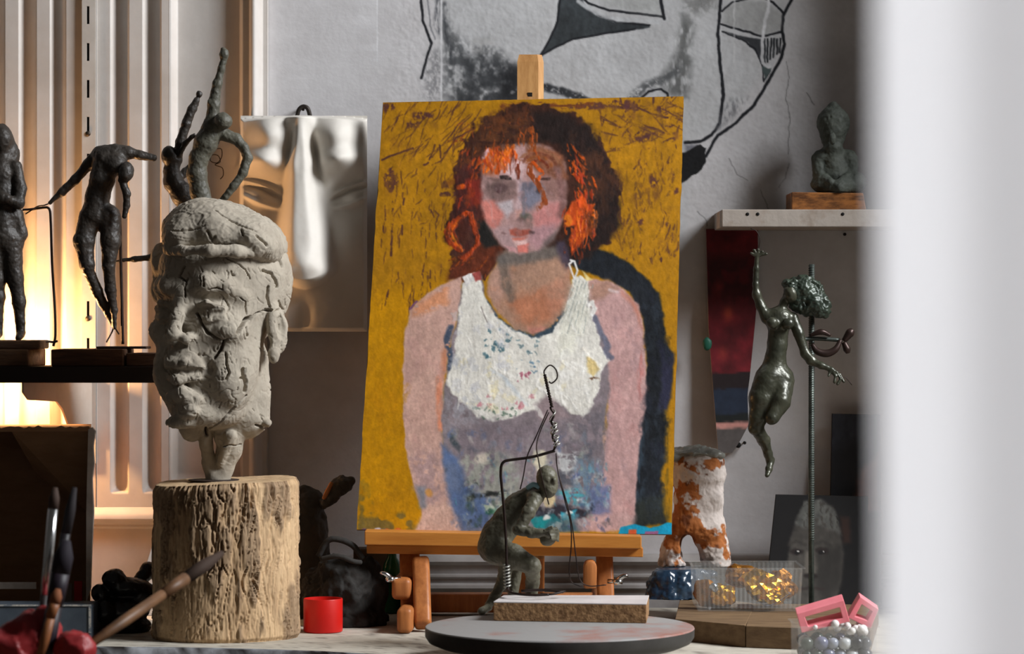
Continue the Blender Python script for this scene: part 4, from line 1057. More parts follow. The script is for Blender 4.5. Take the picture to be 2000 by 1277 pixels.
# ---- head, modelled facing forward in its own frame then turned to the left
YAW = math.radians(27); HX = (436 - CX) * SC; HZ = CAMZ - (665 - CY) * SC
cy_, sy_ = math.cos(YAW), math.sin(YAW)
def H(x, fwd, z):
    x, fwd, z = x / 1000, fwd / 1000, z / 1000
    return np.array([HX + x * cy_ - fwd * sy_, SD - fwd * cy_ - x * sy_, HZ + z])
RH = np.array([[cy_, -sy_, 0], [sy_, cy_, 0], [0, 0, 1]])       # rows: local x, local back, z
def he(c, x, fwd, z, rx, rf, rz, k=8, op='u', pitch=0.0, roll=0.0):
    R = RH
    if pitch:
        cp, sp = math.cos(pitch), math.sin(pitch); R = np.array([[1, 0, 0], [0, cp, sp], [0, -sp, cp]]) @ R
    if roll:
        cp, sp = math.cos(roll), math.sin(roll); R = np.array([[cp, 0, sp], [0, 1, 0], [-sp, 0, cp]]) @ R
    c.ell(H(x, fwd, z), (rx / 1000, rf / 1000, rz / 1000), R, k / 1000, op)
def hc(c, pts, k=6, op='u'):
    for a_, b_ in zip(pts[:-1], pts[1:]):
        c.cone(H(*a_[:3]), H(*b_[:3]), a_[3] / 1000, b_[3] / 1000, k / 1000, op)
c = Clay()
he(c, 0, -10, 70, 73, 88, 84)                      # cranium
he(c, 0, 26, 8, 62, 62, 92, 14)                    # face mass
he(c, 0, 38, -50, 46, 44, 46, 14)                  # lower face
he(c, 0, 40, 88, 56, 42, 38, 16)
he(c, 0, 60, -78, 30, 28, 25, 10)                  # chin
he(c, 0, 30, -84, 42, 40, 22, 10)
for s in (-1, 1):
    he(c, s * 45, 56, 12, 20, 22, 17, 12)          # cheekbones
    he(c, s * 40, 40, -38, 22, 36, 40, 14)         # jaw
    hc(c, [(s * 8, 79, 60, 8), (s * 26, 79, 66, 9), (s * 46, 63, 63, 8), (s * 56, 44, 52, 7)], 10)   # brow
for s in (-1, 1):
    he(c, s * 31, 97, 42, 18, 16, 12, 7, 's')      # socket
    he(c, s * 33, 70, 34, 15.5, 13, 11, 6)       # eyeball and lids
    hc(c, [(s * 18, 80, 42, 3.2), (s * 32, 85, 45, 3.4), (s * 48, 73, 39, 3.0)], 4)
    hc(c, [(s * 20, 79, 27, 2.6), (s * 33, 82, 25, 3.0), (s * 47, 72, 28, 2.5)], 4)
    hc(c, [(s * 20, 84.5, 34, 1.5), (s * 33, 86, 32, 1.8), (s * 46, 77, 33, 1.5)], 2, 's')   # closed lid line
he(c, 0, 80, 48, 13, 14, 16, 10)
hc(c, [(0, 86, 52, 6.5), (0, 97, 28, 7.5), (0, 106, 8, 9)], 7)         # nose
for s in (-1, 1):
    he(c, s * 12, 95, 3, 8.5, 12, 8, 5)
    he(c, s * 7, 102, -5, 3.2, 5, 3.2, 2, 's')
he(c, 0, 82, -22, 26, 17, 17, 10)                                       # muzzle
hc(c, [(-25, 80, -33, 4), (-10, 97, -25, 5.5), (0, 98, -27, 5.5), (10, 97, -25, 5.5), (25, 80, -33, 4)], 5)
hc(c, [(-20, 84, -43, 5), (0, 97, -44, 7.5), (20, 84, -43, 5)], 5)
hc(c, [(-28, 80, -35, 2.2), (-12, 99, -34, 2.8), (0, 101, -35, 2.6), (12, 99, -34, 2.8), (28, 80, -36, 2.4)], 2.5, 's')
he(c, 0, 92, -57, 20, 9, 5, 6, 's')
hc(c, [(-14, 88, -66, 8), (4, 92, -63, 9), (18, 84, -68, 8)], 6)        # goatee lumps
he(c, 8, 88, -80, 14, 10, 12, 6)
he(c, -10, 78, -96, 18, 14, 9, 8)
hc(c, [(-19, 92, -4, 2.5), (-30, 76, -30, 3)], 6, 's'); hc(c, [(20, 93, -4, 2.5), (33, 76, -34, 3)], 6, 's')
for s in (-1, 1):                                                       # ears
    he(c, s * 70, -10, 14, 9, 19, 31, 5, pitch=.2)
    he(c, s * 70, -2, -16, 8, 10, 12, 5)
    he(c, s * 80, -6, 16, 7, 9, 15, 3, 's', pitch=.2)
    he(c, s * 79, 3, -2, 5, 6, 6, 2, 's')
# hair lumps on the far temple
for x, f_, z, rr in ((-72, 26, 100, 18), (-76, 22, 78, 16), (-74, 30, 58, 14), (-66, 40, 92, 11), (-60, 40, 30, 13), (-52, 40, -6, 13), (-46, 36, -50, 14), (-38, 34, -84, 16), (-30, 26, -106, 16)):
    he(c, x * .95, f_, z, rr * .75, rr, rr, 12)
# neck block
he(c, 12, -10, -50, 36, 36, 66, 12)
c.pchain(SD, [(490, 700, 10, 34), (484, 760, 6, 40), (480, 810, 4, 46)], 14)
c.pchain(SD, [(500, 780, 0, 26), (512, 822, 0, 15)], 10)
c.pchain(SD, [(450, 800, 0, 34), (444, 850, -8, 26)], 12)
c.pell(SD, 522, 826, -8, 9, 8, 12, 6)
c.pell(SD, 496, 838, -46, 16, 7, 12, 5, 's')
c.pchain(SD, [(402, 830, -52, 3), (440, 806, -56, 4), (474, 780, -54, 3), (490, 764, -44, 2)], 2, 's')
# armature lumps down to the foot
c.pchain(SD, [(400, 818, -14, 17), (402, 868, -6, 12), (410, 912, 0, 13)], 6)
c.pchain(SD, [(452, 840, -4, 26), (448, 880, 0, 22), (436, 915, 2, 19), (428, 936, 2, 22)], 8)
c.pchain(SD, [(410, 905, 0, 14), (420, 934, 0, 18)], 6)
c.pchain(SD, [(450, 850, -22, 11), (430, 905, -10, 8)], 4)
V, Q = c.build(0.00105)
N = normals(V, Q)
low = V[:, 2] < ztop + .02
d_ = 0.0024 * fbm(V, .034, 2, 1) + 0.0010 * fbm(V, .010, 3, 2) - 0.0009 * sstep(.12, .0, np.abs(fbm(V, .014, 2, 3))) * sstep(0, .2, fbm(V, .04, 2, 9))
# palette-knife facets: quantised noise gives flat planes with small steps
fac = fbm(V, .022, 2, 4); d_ += 0.0018 * (np.round(fac * 4) / 4 - fac)
X2, Y2 = topx(V); fr = N[:, 1] < .35
cracks = [([(385, 612), (394, 634), (408, 652), (424, 662), (437, 668), (432, 680), (424, 692), (418, 699)], 4.2, 8), ([(437, 668), (452, 660), (466, 650), (478, 630), (488, 622), (500, 612), (512, 608), (535, 606), (546, 602)], 2.6, 6),
          ([(464, 650), (472, 636), (482, 622), (488, 620)], 7, 7), ([(482, 640), (484, 656)], 4, 6), ([(441, 690), (443, 712), (448, 728), (442, 740)], 3.4, 7), ([(474, 722), (476, 736), (480, 748), (478, 764)], 6, 8), ([(470, 738), (478, 736)], 5, 7),
          ([(360, 520), (350, 540), (362, 548), (366, 544), (361, 560), (362, 580)], 2.6, 6), ([(397, 540), (397, 560)], 2, 4), ([(392, 542), (391, 556)], 1.8, 4),
          ([(424, 494), (446, 506), (466, 514), (480, 528), (490, 545)], 2.0, 4), ([(450, 530), (452, 536), (458, 538)], 2, 3), ([(514, 528), (530, 534), (540, 552), (542, 560)], 4.5, 6), ([(524, 560), (522, 580), (526, 598)], 4, 7),
          ([(545, 500), (552, 520)], 4, 5), ([(476, 486), (500, 488), (520, 494), (540, 492)], 5, 5), ([(516, 604), (530, 604)], 2, 4), ([(546, 588), (552, 604)], 2.2, 4), ([(400, 842), (424, 828), (440, 812), (466, 786), (482, 772)], 2.6, 5),
          ([(470, 583), (480, 590), (482, 612)], 2, 3), ([(402, 838), (404, 850)], 6, 8), ([(436, 872), (446, 870), (470, 868)], 1.8, 3), ([(500, 830), (524, 838)], 4, 6), ([(430, 575), (450, 600), (445, 612)], 1.6, 2.5), ([(409, 566), (424, 562), (434, 566)], 2.4, 4)]
wx = X2 + 1.6 * fbm(V, .006, 2, 21); wy = Y2 + 1.6 * fbm(V, .006, 2, 22)
for pts, wd, dep in cracks:
    bb = np.asarray(pts); m = fr & (X2 > bb[:, 0].min() - 12) & (X2 < bb[:, 0].max() + 12) & (Y2 > bb[:, 1].min() - 12) & (Y2 < bb[:, 1].max() + 12)
    ds, tp_ = seg_dist(wx[m], wy[m], pts)
    d_[m] -= 1.35 * dep / 1000 * sstep(wd * .72, wd * .25, ds)
for i in range(160):     # tool nicks
    x, y = r.uniform(320, 560), r.uniform(430, 820); an = r.normal(1.35, .4); l = r.uniform(3, 14)
    pts = [(x, y), (x + math.cos(an) * l, y + math.sin(an) * l)]
    m = fr & (np.abs(X2 - x) < 20) & (np.abs(Y2 - y) < 20)
    if m.any():
        ds, _ = seg_dist(X2[m], Y2[m], pts); d_[m] -= .0013 * sstep(1.6, .4, ds)
V = V + N * (d_ * np.where(low, .35, 1))[:, None]
V[:, 2] = np.maximum(V[:, 2], ztop + .0012)
hd = thing('clay_head', (P(425, 936, SD)[0], SD, ztop + .0006), 'cracked grey clay head of a man in a cap on the log stump', 'sculpture')
m_clay = mat('dry_grey_clay', (172, 163, 148), 0.9, col2=(150, 141, 127), nscale=28, contrast=(.35, .7), bump=.25, bscale=160, spec=.2)
mesh('head', V, Q, m_clay, hd)
print('head verts', len(V))
# cap pressed on top
c = Clay()
def R_roll(a_): 
    cc_, s2 = math.cos(a_), math.sin(a_); return np.array([[cc_, 0, s2], [0, 1, 0], [-s2, 0, cc_]])
c.ell(P(436, 462, SD + .008), (.073, .088, .039), R_roll(-.16), .008)
c.ell(P(420, 436, SD + .0), (.048, .062, .026), R_roll(-.2), .012)
c.ell(P(362, 462, SD - .03), (.028, .045, .026), R_roll(.35), .010)
c.ell(P(500, 470, SD - .01), (.036, .072, .026), R_roll(-.5), .012)
c.pchain(SD, [(330, 486, -52, 10), (360, 490, -80, 9), (410, 488, -92, 9), (460, 490, -84, 9), (500, 494, -66, 8)], 8)
V, Q = c.build(0.0013); N = normals(V, Q); X2, Y2 = topx(V)
d_ = 0.0030 * fbm(V, .030, 2, 31) + 0.0014 * fbm(V, .010, 3, 32) + .0005 * fbm(V, .004, 2, 33)
fac = fbm(V, .024, 2, 34); d_ += 0.0034 * (np.round(fac * 4) / 4 - fac)
for pts, wd, dep in [([(405, 452), (414, 470), (420, 462)], 4, 5), ([(470, 448), (474, 460)], 3, 4), ([(500, 460), (516, 474), (520, 480)], 4, 5), ([(420, 412), (450, 432), (470, 440), (500, 452)], 2.4, 3), ([(335, 450), (380, 448), (400, 440)], 3, 3)]:
    ds, _ = seg_dist(X2, Y2, pts); d_ -= dep / 1000 * sstep(wd * .6, wd * .2, ds) * (N[:, 1] < .3)
mesh('cap', V + N * d_[:, None], Q, m_clay, hd)
v, f = lathe([(.0005, -.0004), (.030, -.0004), (.031, .0004), (.030, .0012), (.0005, .0012)], (P(418, 938, SD)[0], SD, ztop + .0006), 28)
mesh('base_plate', v, f, mat('dark_rust_plate', (58, 44, 36), .7, col2=(40, 32, 28), nscale=60), hd)

# ================================================================== LEFT SHELF, LAMP, FIGURES ON IT
m_upr = mat('shelf_rail_paint', (206, 200, 192), 0.45, col2=(186, 178, 168), nscale=12, bump=.06)
m_hole = mat('slot_dark', (20, 18, 17), .9)
RD_ = PD - .006
ru = thing('slotted_shelf_rail', P(173, 905, PD - .003), 'white slotted metal shelf rail screwed to the fluted panelling', 'shelf rail')
parts_ = []
xa, xb, s0, s1 = 160, 186.5, 169.5, 174.5
slots = [-60 + 72 * k for k in range(14) if (-60 + 72 * k) < 860]
parts_.append(pxbox(xa, -400, s0, 905, RD_, RD_ + .0015)); parts_.append(pxbox(s1, -400, xb, 905, RD_, RD_ + .0015))
yy = -400
for y in slots:
    parts_.append(pxbox(s0, yy, s1, y, RD_, RD_ + .0015)); yy = y + 35
parts_.append(pxbox(s0, yy, s1, 905, RD_, RD_ + .0015))
parts_.append(pxbox(xa, -400, xa + 2, 905, RD_ + .0015, PD)); parts_.append(pxbox(xb - 2, -400, xb, 905, RD_ + .0015, PD))
v, f = join(*parts_); rail = mesh('rail', v, f, m_upr, ru, smooth=False)
v, f = pxbox(xa + 2.5, -400, xb - 2.5, 905, PD - .0012, PD - .0006); mesh('slot_shade_strip', v, f, m_hole, ru, smooth=False)  # near-black strip stands in for the shade inside the slots
for y in (261, 622):
    c = P(172, y, RD_); v, f = lathe([(.0004, .0), (.0036, .0004), (.0034, .001), (.0004, .0016)], (0, 0, 0), 14)
    v = np.column_stack([v[:, 0], -v[:, 2], v[:, 1]]) + c; mesh('screw', v, f, mat('screw_head', (70, 62, 54), .5, metal=.6), ru)

# bracket: bent sheet-metal arm carrying the shelf
SHZ = CAMZ - (748 - CY) * 3.47 / F       # underside of the shelf
v_out = [(RD_, 0.006), (3.50, 0.006), (3.50, -.006), (3.515, -.016), (3.595, -.020), (3.612, -.030), (3.635, -.058), (RD_, -.066)]
def brk(xw, xn):
    V = []
    for dx in (0, .0024):
        for yv, z in v_out:
            t = (RD_ - yv) / (RD_ - 3.50); V.append([xw + (xn - xw) * t + dx, yv, SHZ + z - .006])
    n = len(v_out); Fc = [list(range(n)), list(range(n, 2 * n))[::-1]] + [[i, n + i, n + (i + 1) % n, (i + 1) % n] for i in range(n)]
    return bevel(np.array(V), Fc, 0)
v, f = brk(P(176, 700, RD_)[0], P(176, 700, RD_)[0] - .055)
mesh('shelf_bracket', v, f, m_upr, smooth=False, label='white sheet metal bracket under the dark shelf of figurines', cat='bracket')
m_shelf = mat('dark_shelf', (40, 30, 26), 0.6, col2=(30, 23, 20), nscale=10, stretch=(1, 10, 1), bump=.06)
xl, xr = P(-420, 0, 3.47)[0], P(452, 0, 3.60)[0]
zs = CAMZ - (716 - CY) * 3.47 / F
v, f = box((xl, 3.485, SHZ), (xr, 3.618, zs), .0012)
mesh('shelf_board', v, f, m_shelf, smooth=False, label='long dark brown shelf board carrying the small figurines', cat='shelf')
m_blk = mat('old_plank', (92, 66, 48), 0.8, col2=(64, 44, 32), nscale=14, stretch=(1, 8, 8), bump=.3, bscale=60)
m_blk2 = mat('old_plank_pale', (116, 88, 64), 0.8, col2=(76, 54, 40), nscale=14, stretch=(1, 8, 8), bump=.3, bscale=60)
def plank(x0, x1, yt, d0, d1, rot, material, label):
    ztp = CAMZ - (yt - CY) * d0 / F
    a_, b_ = P(x0, 0, d0)[0], P(x1, 0, d0)[0]
    v, f = box((a_, d0, zs), (b_, d1, ztp), .0015, rot)
    v[:, 2] += np.where(v[:, 2] > zs + .004, .0008 * fbm(v, .03, 3, 5), 0)
    return mesh('plinth_plank', v, f, material, smooth=False, label=label, cat='plank'), ztp
_, z1 = plank(-160, 60, 682, 3.50, 3.60, -.06, m_blk2, 'thick old wooden plank plinth under the standing long haired figurine')
_, z2 = plank(98, 238, 682, 3.49, 3.61, .02, m_blk, 'rough dark plank plinth under the bending acrobat figurine')
_, z3 = plank(246, 400, 690, 3.50, 3.61, 0, m_blk, 'dark plank plinth behind the clay head below the dancing figurines')

# lamp behind the shelf, close to the wall: porcelain holder + bulb
bc = P(-4, 702, 3.655); bc[2] += .0
lp = thing('wall_lamp', (bc[0], PD - .002, bc[2]), 'small bare warm bulb in a holder on the panelling behind the shelf', 'lamp')
v, f = lathe([(.001, 0), (.019, 0), (.020, .004), (.016, .010), (.012, .012), (.001, .013)], (0, 0, 0), 20)
v[:, 2] *= 3.2; v = np.column_stack([v[:, 0] + bc[0], PD - v[:, 2], v[:, 1] + bc[2]]); mesh('holder', v, f, m_white, lp)
a_ = np.linspace(0, math.pi, 12)
v, f = lathe([(max(.0005, .0165 * math.sin(t)), -.0165 * math.cos(t)) for t in a_], bc, 20, cap=False)
mesh('bulb', v, f, mat('warm_bulb', (255, 226, 190), .5, emit=(255, 190, 124), estr=640.0), lp)

# ---- figurines
m_brz = mat('dark_wax', (58, 52, 46), 0.5, col2=(40, 36, 32), nscale=30, bump=.35, bscale=170, spec=.5)
m_brz2 = mat('grey_green_plastiline', (92, 90, 78), 0.55, col2=(66, 64, 54), nscale=26, bump=.35, bscale=170, spec=.5)
m_wire = mat('rusty_wire', (52, 38, 32), 0.5, col2=(36, 28, 26), nscale=120, metal=.5)
def sculpt(c, vox, parent, name, material, amp=.0007, sc=.010, seed=1):
    V, Q = c.build(vox)
    V = rough_up(V, Q, (amp, sc, 3, seed), (amp * .5, sc * .35, 2, seed + 1))
    return mesh(name, V, Q, material, parent)

# standing long-haired figurine
d = 3.53
t = thing('standing_figurine', (P(10, 0, d)[0], d, z1), 'dark standing figurine of a long haired woman with folded arms', 'figurine')
c = Clay()
c.pell(d, 4, 272, 0, 21, 27, 22).pchain(d, [(2, 262, 8, 20), (14, 300, 12, 23), (16, 345, 12, 20)], 6)
c.pchain(d, [(6, 300, 0, 10), (4, 335, 0, 26), (4, 380, 0, 27), (4, 430, 0, 27), (6, 462, 0, 30)], 10)
c.pchain(d, [(30, 326, -4, 13), (40, 368, -8, 12), (36, 398, -16, 11), (4, 384, -28, 9), (-12, 376, -28, 8)], 5)
c.pchain(d, [(-18, 326, -4, 13), (-30, 372, -8, 12), (-14, 392, -26, 9), (14, 386, -30, 8)], 5)
c.pchain(d, [(28, 420, 0, 18), (42, 456, 0, 11), (36, 478, 0, 10)], 8)
c.pchain(d, [(-8, 466, 0, 24), (-6, 545, 0, 16), (-4, 580, 2, 13), (-4, 650, 2, 9)], 8)
c.pchain(d, [(20, 470, 0, 24), (30, 545, 0, 15), (37, 590, 2, 12), (41, 648, 2, 8.5)], 8)
c.pchain(d, [(41, 650, 2, 8.5), (36, 660, -14, 7)], 4).pchain(d, [(-4, 650, 2, 8.5), (-8, 660, -14, 7)], 4)
sculpt(c, .0011, t, 'figure', m_brz)
hb = P(0, 660, d)[2]
v, f = box((P(-60, 0, d)[0], d - .03, z1 + .0002), (P(86, 0, d)[0], d + .04, max(z1 + .004, P(0, 664, d)[2])), .002); mesh('base_board', v, f, m_blk2, t, smooth=False)

# bending acrobat with rod
d = 3.548
t = thing('bending_acrobat_figurine', (P(237, 0, d)[0], d, z2), 'dark headless looking acrobat figurine bending forward with one arm stretched back', 'figurine')
t['label'] = 'dark thin acrobat figurine bent forward on a rod with one arm stretched back'
c = Clay()
c.pchain(d, [(196, 300, 0, 15), (224, 298, -4, 16), (250, 298, -4, 13)], 6)
c.pchain(d, [(206, 312, -4, 24), (200, 350, -4, 23), (190, 385, 0, 22), (186, 420, 0, 27)], 10)
c.pell(d, 226, 322, -10, 24, 22, 22, 8).pell(d, 208, 424, 0, 26, 24, 22, 8)
c.pchain(d, [(194, 298, 0, 12), (172, 322, 4, 11), (148, 350, 4, 9), (122, 374, 4, 8), (98, 396, 4, 4)], 4)
c.pchain(d, [(252, 298, -4, 11), (272, 303, -4, 9), (300, 308, -2, 7)], 4)
c.pell(d, 246, 336, -24, 15, 20, 18, 5, rot=.2)
c.pchain(d, [(238, 352, -22, 8), (248, 378, -24, 7), (247, 402, -22, 6), (243, 422, -22, 5)], 4)
c.pchain(d, [(176, 424, 0, 22), (164, 470, -4, 20), (170, 515, -6, 14), (172, 524, -6, 12)], 7)
c.pchain(d, [(170, 522, -6, 12), (190, 570, 6, 11), (212, 612, 14, 8), (222, 636, 14, 5)], 4)
c.pchain(d, [(214, 424, 0, 22), (216, 470, -2, 19), (212, 518, -4, 13)], 7)
c.pchain(d, [(212, 520, -4, 12), (216, 565, 4, 11), (222, 605, 8, 7), (224, 640, 8, 4)], 4)
sculpt(c, .0010, t, 'figure', m_brz)
def wire(name, pts, rpx, parent, n=30, seg=8, material=None):
    v, f = ptube(pts, rpx, n, seg); return mesh(name, v, f, material or m_wire, parent)
wire('support_rod', [(234, 425, d + .01), (236, 520, d + .012), (238, 600, d + .012), (240, 672, d + .012)], 3.2, t)
wire('foot_wire', [(222, 630, d + .012), (220, 645, d + .01), (208, 668, d)], 1.6, t)
wire('foot_wire', [(222, 630, d + .012), (226, 642, d + .008), (232, 652, d)], 1.6, t)
v, f = box((P(190, 0, d)[0], d - .012, z2 + .0002), (P(288, 0, d)[0], d + .035, z2 + .0032), .001); mesh('base_plate', v, f, m_wire, t, smooth=False)
path = [P(44, 410, d + .004), P(60, 409, d + .004), P(80, 406, d + .004), P(92, 405, d + .004)]
rodp = np.vstack([smooth_path(path, 12), smooth_path([P(92, 405, d + .004), P(97, 410, d + .004), P(99, 430, d + .004), P(102, 520, d + .004), P(107, 600, d + .004), P(108, 655, d + .004), P(104, 676, d + .004)], 30)[1:]])
v, f = tube(rodp, 2.6 * d / F, 8); mesh('arm_rod', v, f, m_wire, t)
wire('twisted_wire', [(50, 418, d), (62, 410, d - .002), (74, 403, d), (86, 401, d - .002), (94, 398, d)], 1.4, t)
wire('rod_foot', [(82, 672, d - .008), (92, 667, d), (104, 668, d + .004), (112, 666, d + .002)], 2.2, t)

# leaping pair behind the clay head
d = 3.568
t = thing('reaching_figurine', (P(392, 0, d)[0], d, z3), 'dark slender figurine with an arm raised and a leg kicked out behind the clay head', 'figurine')
c = Clay()
c.pell(d, 330, 304, -4, 15, 19, 17, 3)
c.pchain(d, [(344, 312, 0, 10), (352, 280, 0, 9), (364, 242, 0, 9.5), (376, 212, 0, 8.5), (384, 196, 0, 6.5)], 4)
c.pell(d, 389, 184, 0, 6, 7, 6, 3)
c.pchain(d, [(350, 302, -6, 5), (362, 280, -10, 5), (374, 268, -14, 4), (384, 266, -16, 2.5)], 3)
c.pchain(d, [(374, 268, -14, 3), (380, 262, -14, 2)], 2)
c.pchain(d, [(342, 314, 0, 12), (334, 335, 0, 14), (338, 356, 0, 18), (358, 382, 0, 22), (384, 402, 4, 21), (394, 420, 6, 20)], 8)
c.pchain(d, [(346, 352, 4, 8), (362, 336, 8, 8), (378, 322, 8, 7)], 4)
c.pchain(d, [(384, 415, 8, 18), (360, 460, 10, 16), (330, 492, 4, 12), (300, 502, 0, 7), (262, 506, 0, 5), (226, 510, 0, 2.2)], 5)
c.pchain(d, [(396, 420, 10, 18), (398, 520, 16, 13), (396, 590, 16, 9), (394, 668, 16, 7), (392, 682, 10, 8)], 6)
sculpt(c, .0010, t, 'figure', m_brz)
v, f = box((P(350, 0, d)[0], d - .012, z3 + .0002), (P(412, 0, d)[0], d + .03, z3 + .003), .001); mesh('base_plate', v, f, m_wire, t, smooth=False)
d = 3.53
t = thing('raised_fist_figurine', (P(424, 0, d)[0], d, zs), 'grey brown twisting figurine raising a clenched fist behind the clay head', 'figurine')
c = Clay()
c.pchain(d, [(414, 246, 0, 15), (417, 205, 0, 11.5), (424, 165, 0, 9), (432, 135, 0, 6.5), (437, 115, 0, 6)], 5)
c.pell(d, 410, 200, -4, 5, 7, 5, 3); c.pell(d, 438, 106, 0, 9, 12, 9, 3); c.pell(d, 436, 97, 0, 5, 5, 6, 2)
c.pell(d, 436, 236, -14, 18, 16, 19, 5, rot=.3)
c.pchain(d, [(416, 252, 0, 22), (402, 280, 0, 22), (388, 310, 0, 17), (384, 340, 0, 18), (390, 375, 0, 18), (402, 410, 0, 20)], 9)
c.pchain(d, [(436, 262, 0, 13), (462, 272, 0, 11), (476, 288, 0, 9.5), (484, 308, 0, 9), (474, 338, -2, 9), (456, 364, -4, 8), (440, 384, -4, 6), (434, 390, -4, 5)], 4)
c.pchain(d, [(402, 405, 0, 19), (432, 416, 4, 15), (470, 428, 8, 11), (498, 436, 10, 8), (512, 436, 10, 6)], 6)
c.pell(d, 506, 438, 8, 13, 8, 9, 4)
c.pchain(d, [(408, 415, 0, 18), (424, 500, 18, 14), (424, 600, 22, 10), (424, 690, 22, 7), (424, 708, 14, 8)], 6)
sculpt(c, .0010, t, 'figure', m_brz2)
v, f = box((P(412, 0, d)[0], d - .012, zs + .0002), (P(448, 0, d)[0], d + .04, zs + .003), .001); mesh('base_plate', v, f, m_wire, t, smooth=False)

# ================================================================== PLASTER CAST ON THE WALL (brow, eyes, nose)
px = np.arange(470, 718.5, 1.5); py = np.arange(226, 648, 1.5)
X, Y = np.meshgrid(px, py)
def g2(x, y, sx_, sy_, rot=0):
    c_, s_ = math.cos(rot), math.sin(rot); u = (X - x) * c_ + (Y - y) * s_; w = -(X - x) * s_ + (Y - y) * c_
    return np.exp(-(u / sx_) ** 2 - (w / sy_) ** 2)
Hh = 12 + 10 * np.exp(-((X - 594) / 105) ** 4)
Hh += 17 * g2(530, 268, 34, 34) + 20 * g2(662, 270, 38, 36)                       # forehead bosses
Hh += 22 * g2(520, 318, 40, 22, .15) + 24 * g2(668, 316, 42, 22, -.15)            # brow rolls
Hh -= 12 * g2(571, 282, 8, 40, .12) + 16 * g2(618, 300, 9, 46, -.22)              # frown furrows
nose_w = 24 + 24 * sstep(300, 540, Y)
Hh += (16 + 30 * sstep(250, 520, Y)) * np.exp(-((X - (590 + 10 * sstep(300, 540, Y))) / nose_w) ** 4 * 1.2) * sstep(566, 548, Y + ((X - 600) / 40) ** 2 * 14)
Hh += 10 * g2(602, 520, 26, 28) + 7 * g2(570, 532, 14, 16) + 7 * g2(636, 528, 14, 16)
for ex, s_ in ((512, 1), (692, -1)):
    Hh -= 15 * g2(ex, 380, 42, 30, .3 * s_)
    Hh += 15 * g2(ex - 4 * s_, 384, 26, 18, .35 * s_)
    cx_ = X - ex
    lid = 362 + .004 * cx_ ** 2 + .35 * s_ * cx_
    Hh += 5 * np.exp(-((Y - lid) / 4.5) ** 2) * np.exp(-(cx_ / 36) ** 4)
    Hh -= 4 * np.exp(-((Y - lid - 9) / 4) ** 2) * np.exp(-(cx_ / 36) ** 4)
    lid2 = 398 - .003 * cx_ ** 2 + .35 * s_ * cx_
    Hh += 4 * np.exp(-((Y - lid2) / 4.5) ** 2) * np.exp(-(cx_ / 34) ** 4)
Hh += 3 * g2(515, 480, 40, 46) + 7 * g2(688, 470, 40, 46)
Hh -= 5 * g2(594, 620, 14, 22)
edge_ = np.minimum.reduce([(X - 470) / 7, (718 - X) / 7, (Y - (226 + ((X - 594) / 124) ** 2 * 7)) / 7, (647 - Y) / 7])
Hh = (12 + (Hh - 12) * 1.25) * np.sqrt(np.clip(edge_, 0, 1)) 
Hh += .5 * fbm(np.column_stack([X.ravel(), Y.ravel(), 0 * X.ravel()]), 30, 3, 3).reshape(X.shape)
CD = PD - .0105
Vc = np.column_stack([((X - CX) * CD / F).ravel(), (CD - np.maximum(Hh, 0) / 1000).ravel(), (CAMZ - (Y - CY) * CD / F).ravel()])
Fq = gridfaces(*X.shape)
tcast = thing('plaster_face_cast', P(594, 647, CD), 'white plaster cast of a brow eyes and nose hanging on the wall', 'plaster cast')
m_cast = mat('white_plaster_cast', (218, 213, 205), 0.6, col2=(200, 194, 184), nscale=10, contrast=(.3, .8), bump=.05, spec=.35)
mesh('relief', Vc, Fq, m_cast, tcast)
v, f = box((P(476, 0, CD)[0], CD - .001, P(0, 645, CD)[2]), (P(712, 0, CD)[0], CD + .001, P(0, 232, CD)[2])); mesh('back_plate', v, f, m_cast, tcast, smooth=False)
v, f = join(ptube([(580, 228, CD - .012), (584, 214, CD - .014), (592, 208, CD - .014), (601, 212, CD - .014), (606, 228, CD - .012)], 4.5, 20, 8), ptube([(592, 214, CD - .014), (592, 210, CD - .002), (592, 210, WD - .0005)], 3, 10, 8))
mesh('hanging_hook', v, f, mat('dark_hook', (52, 46, 42), .5, metal=.5), tcast)
v, f = pxbox(560, 300, 630, 420, CD + .001, WD - .0005); mesh('mounting_block', v, f, m_blk, tcast, smooth=False)
# curl of thin wire on the panelling
v, f = ptube([(408, 300, PD + .010), (420, 292, PD + .009), (432, 291, PD + .009), (433, 306, PD + .008), (424, 318, PD + .009), (411, 314, PD + .010), (414, 303, PD + .010), (426, 304, PD + .009), (430, 316, PD + .010), (420, 322, PD + .010), (434, 328, PD + .011), (436, 342, PD + .012), (430, 350, PD + .012)], .9, 90, 6)
mesh('wire_curl', v, f, m_wire, label='thin curl of dark wire hanging on the panelling beside the raised fist figurine', cat='wire')

# ================================================================== TURNTABLE, BOARD, CROUCHING FIGURE
TD = 3.10; tcx = P(1093, 0, TD)[0]; TT = CAMZ - (1222 - CY) * TD / F      # top of the disc
tt_ = thing('modelling_turntable', (tcx, TD, TZ), 'round grey sculptor turntable stained with clay on the workbench', 'turntable')
m_disc = mat('turntable_disc', (146, 144, 142), 0.6, col2=(150, 96, 82), nscale=11, contrast=(.5, .7), bump=.12, bscale=70, spec=.4)
m_rim = mat('turntable_rim', (66, 64, 62), 0.55, col2=(50, 48, 46), nscale=14, bump=.1)
v, f = lathe([(.0005, 0), (.1455, 0), (.1475, -.0006), (.1483, -.002)], (tcx, TD, TT), 96, cap=False); mesh('disc_top', v, f, m_disc, tt_, smooth='auto')
v, f = lathe([(.1483, -.002), (.148, -.011), (.144, -.017), (.132, -.022), (.07, -.024), (.0005, -.024)], (tcx, TD, TT), 96, cap=False); mesh('disc_rim', v, f, m_rim, tt_, smooth='auto')
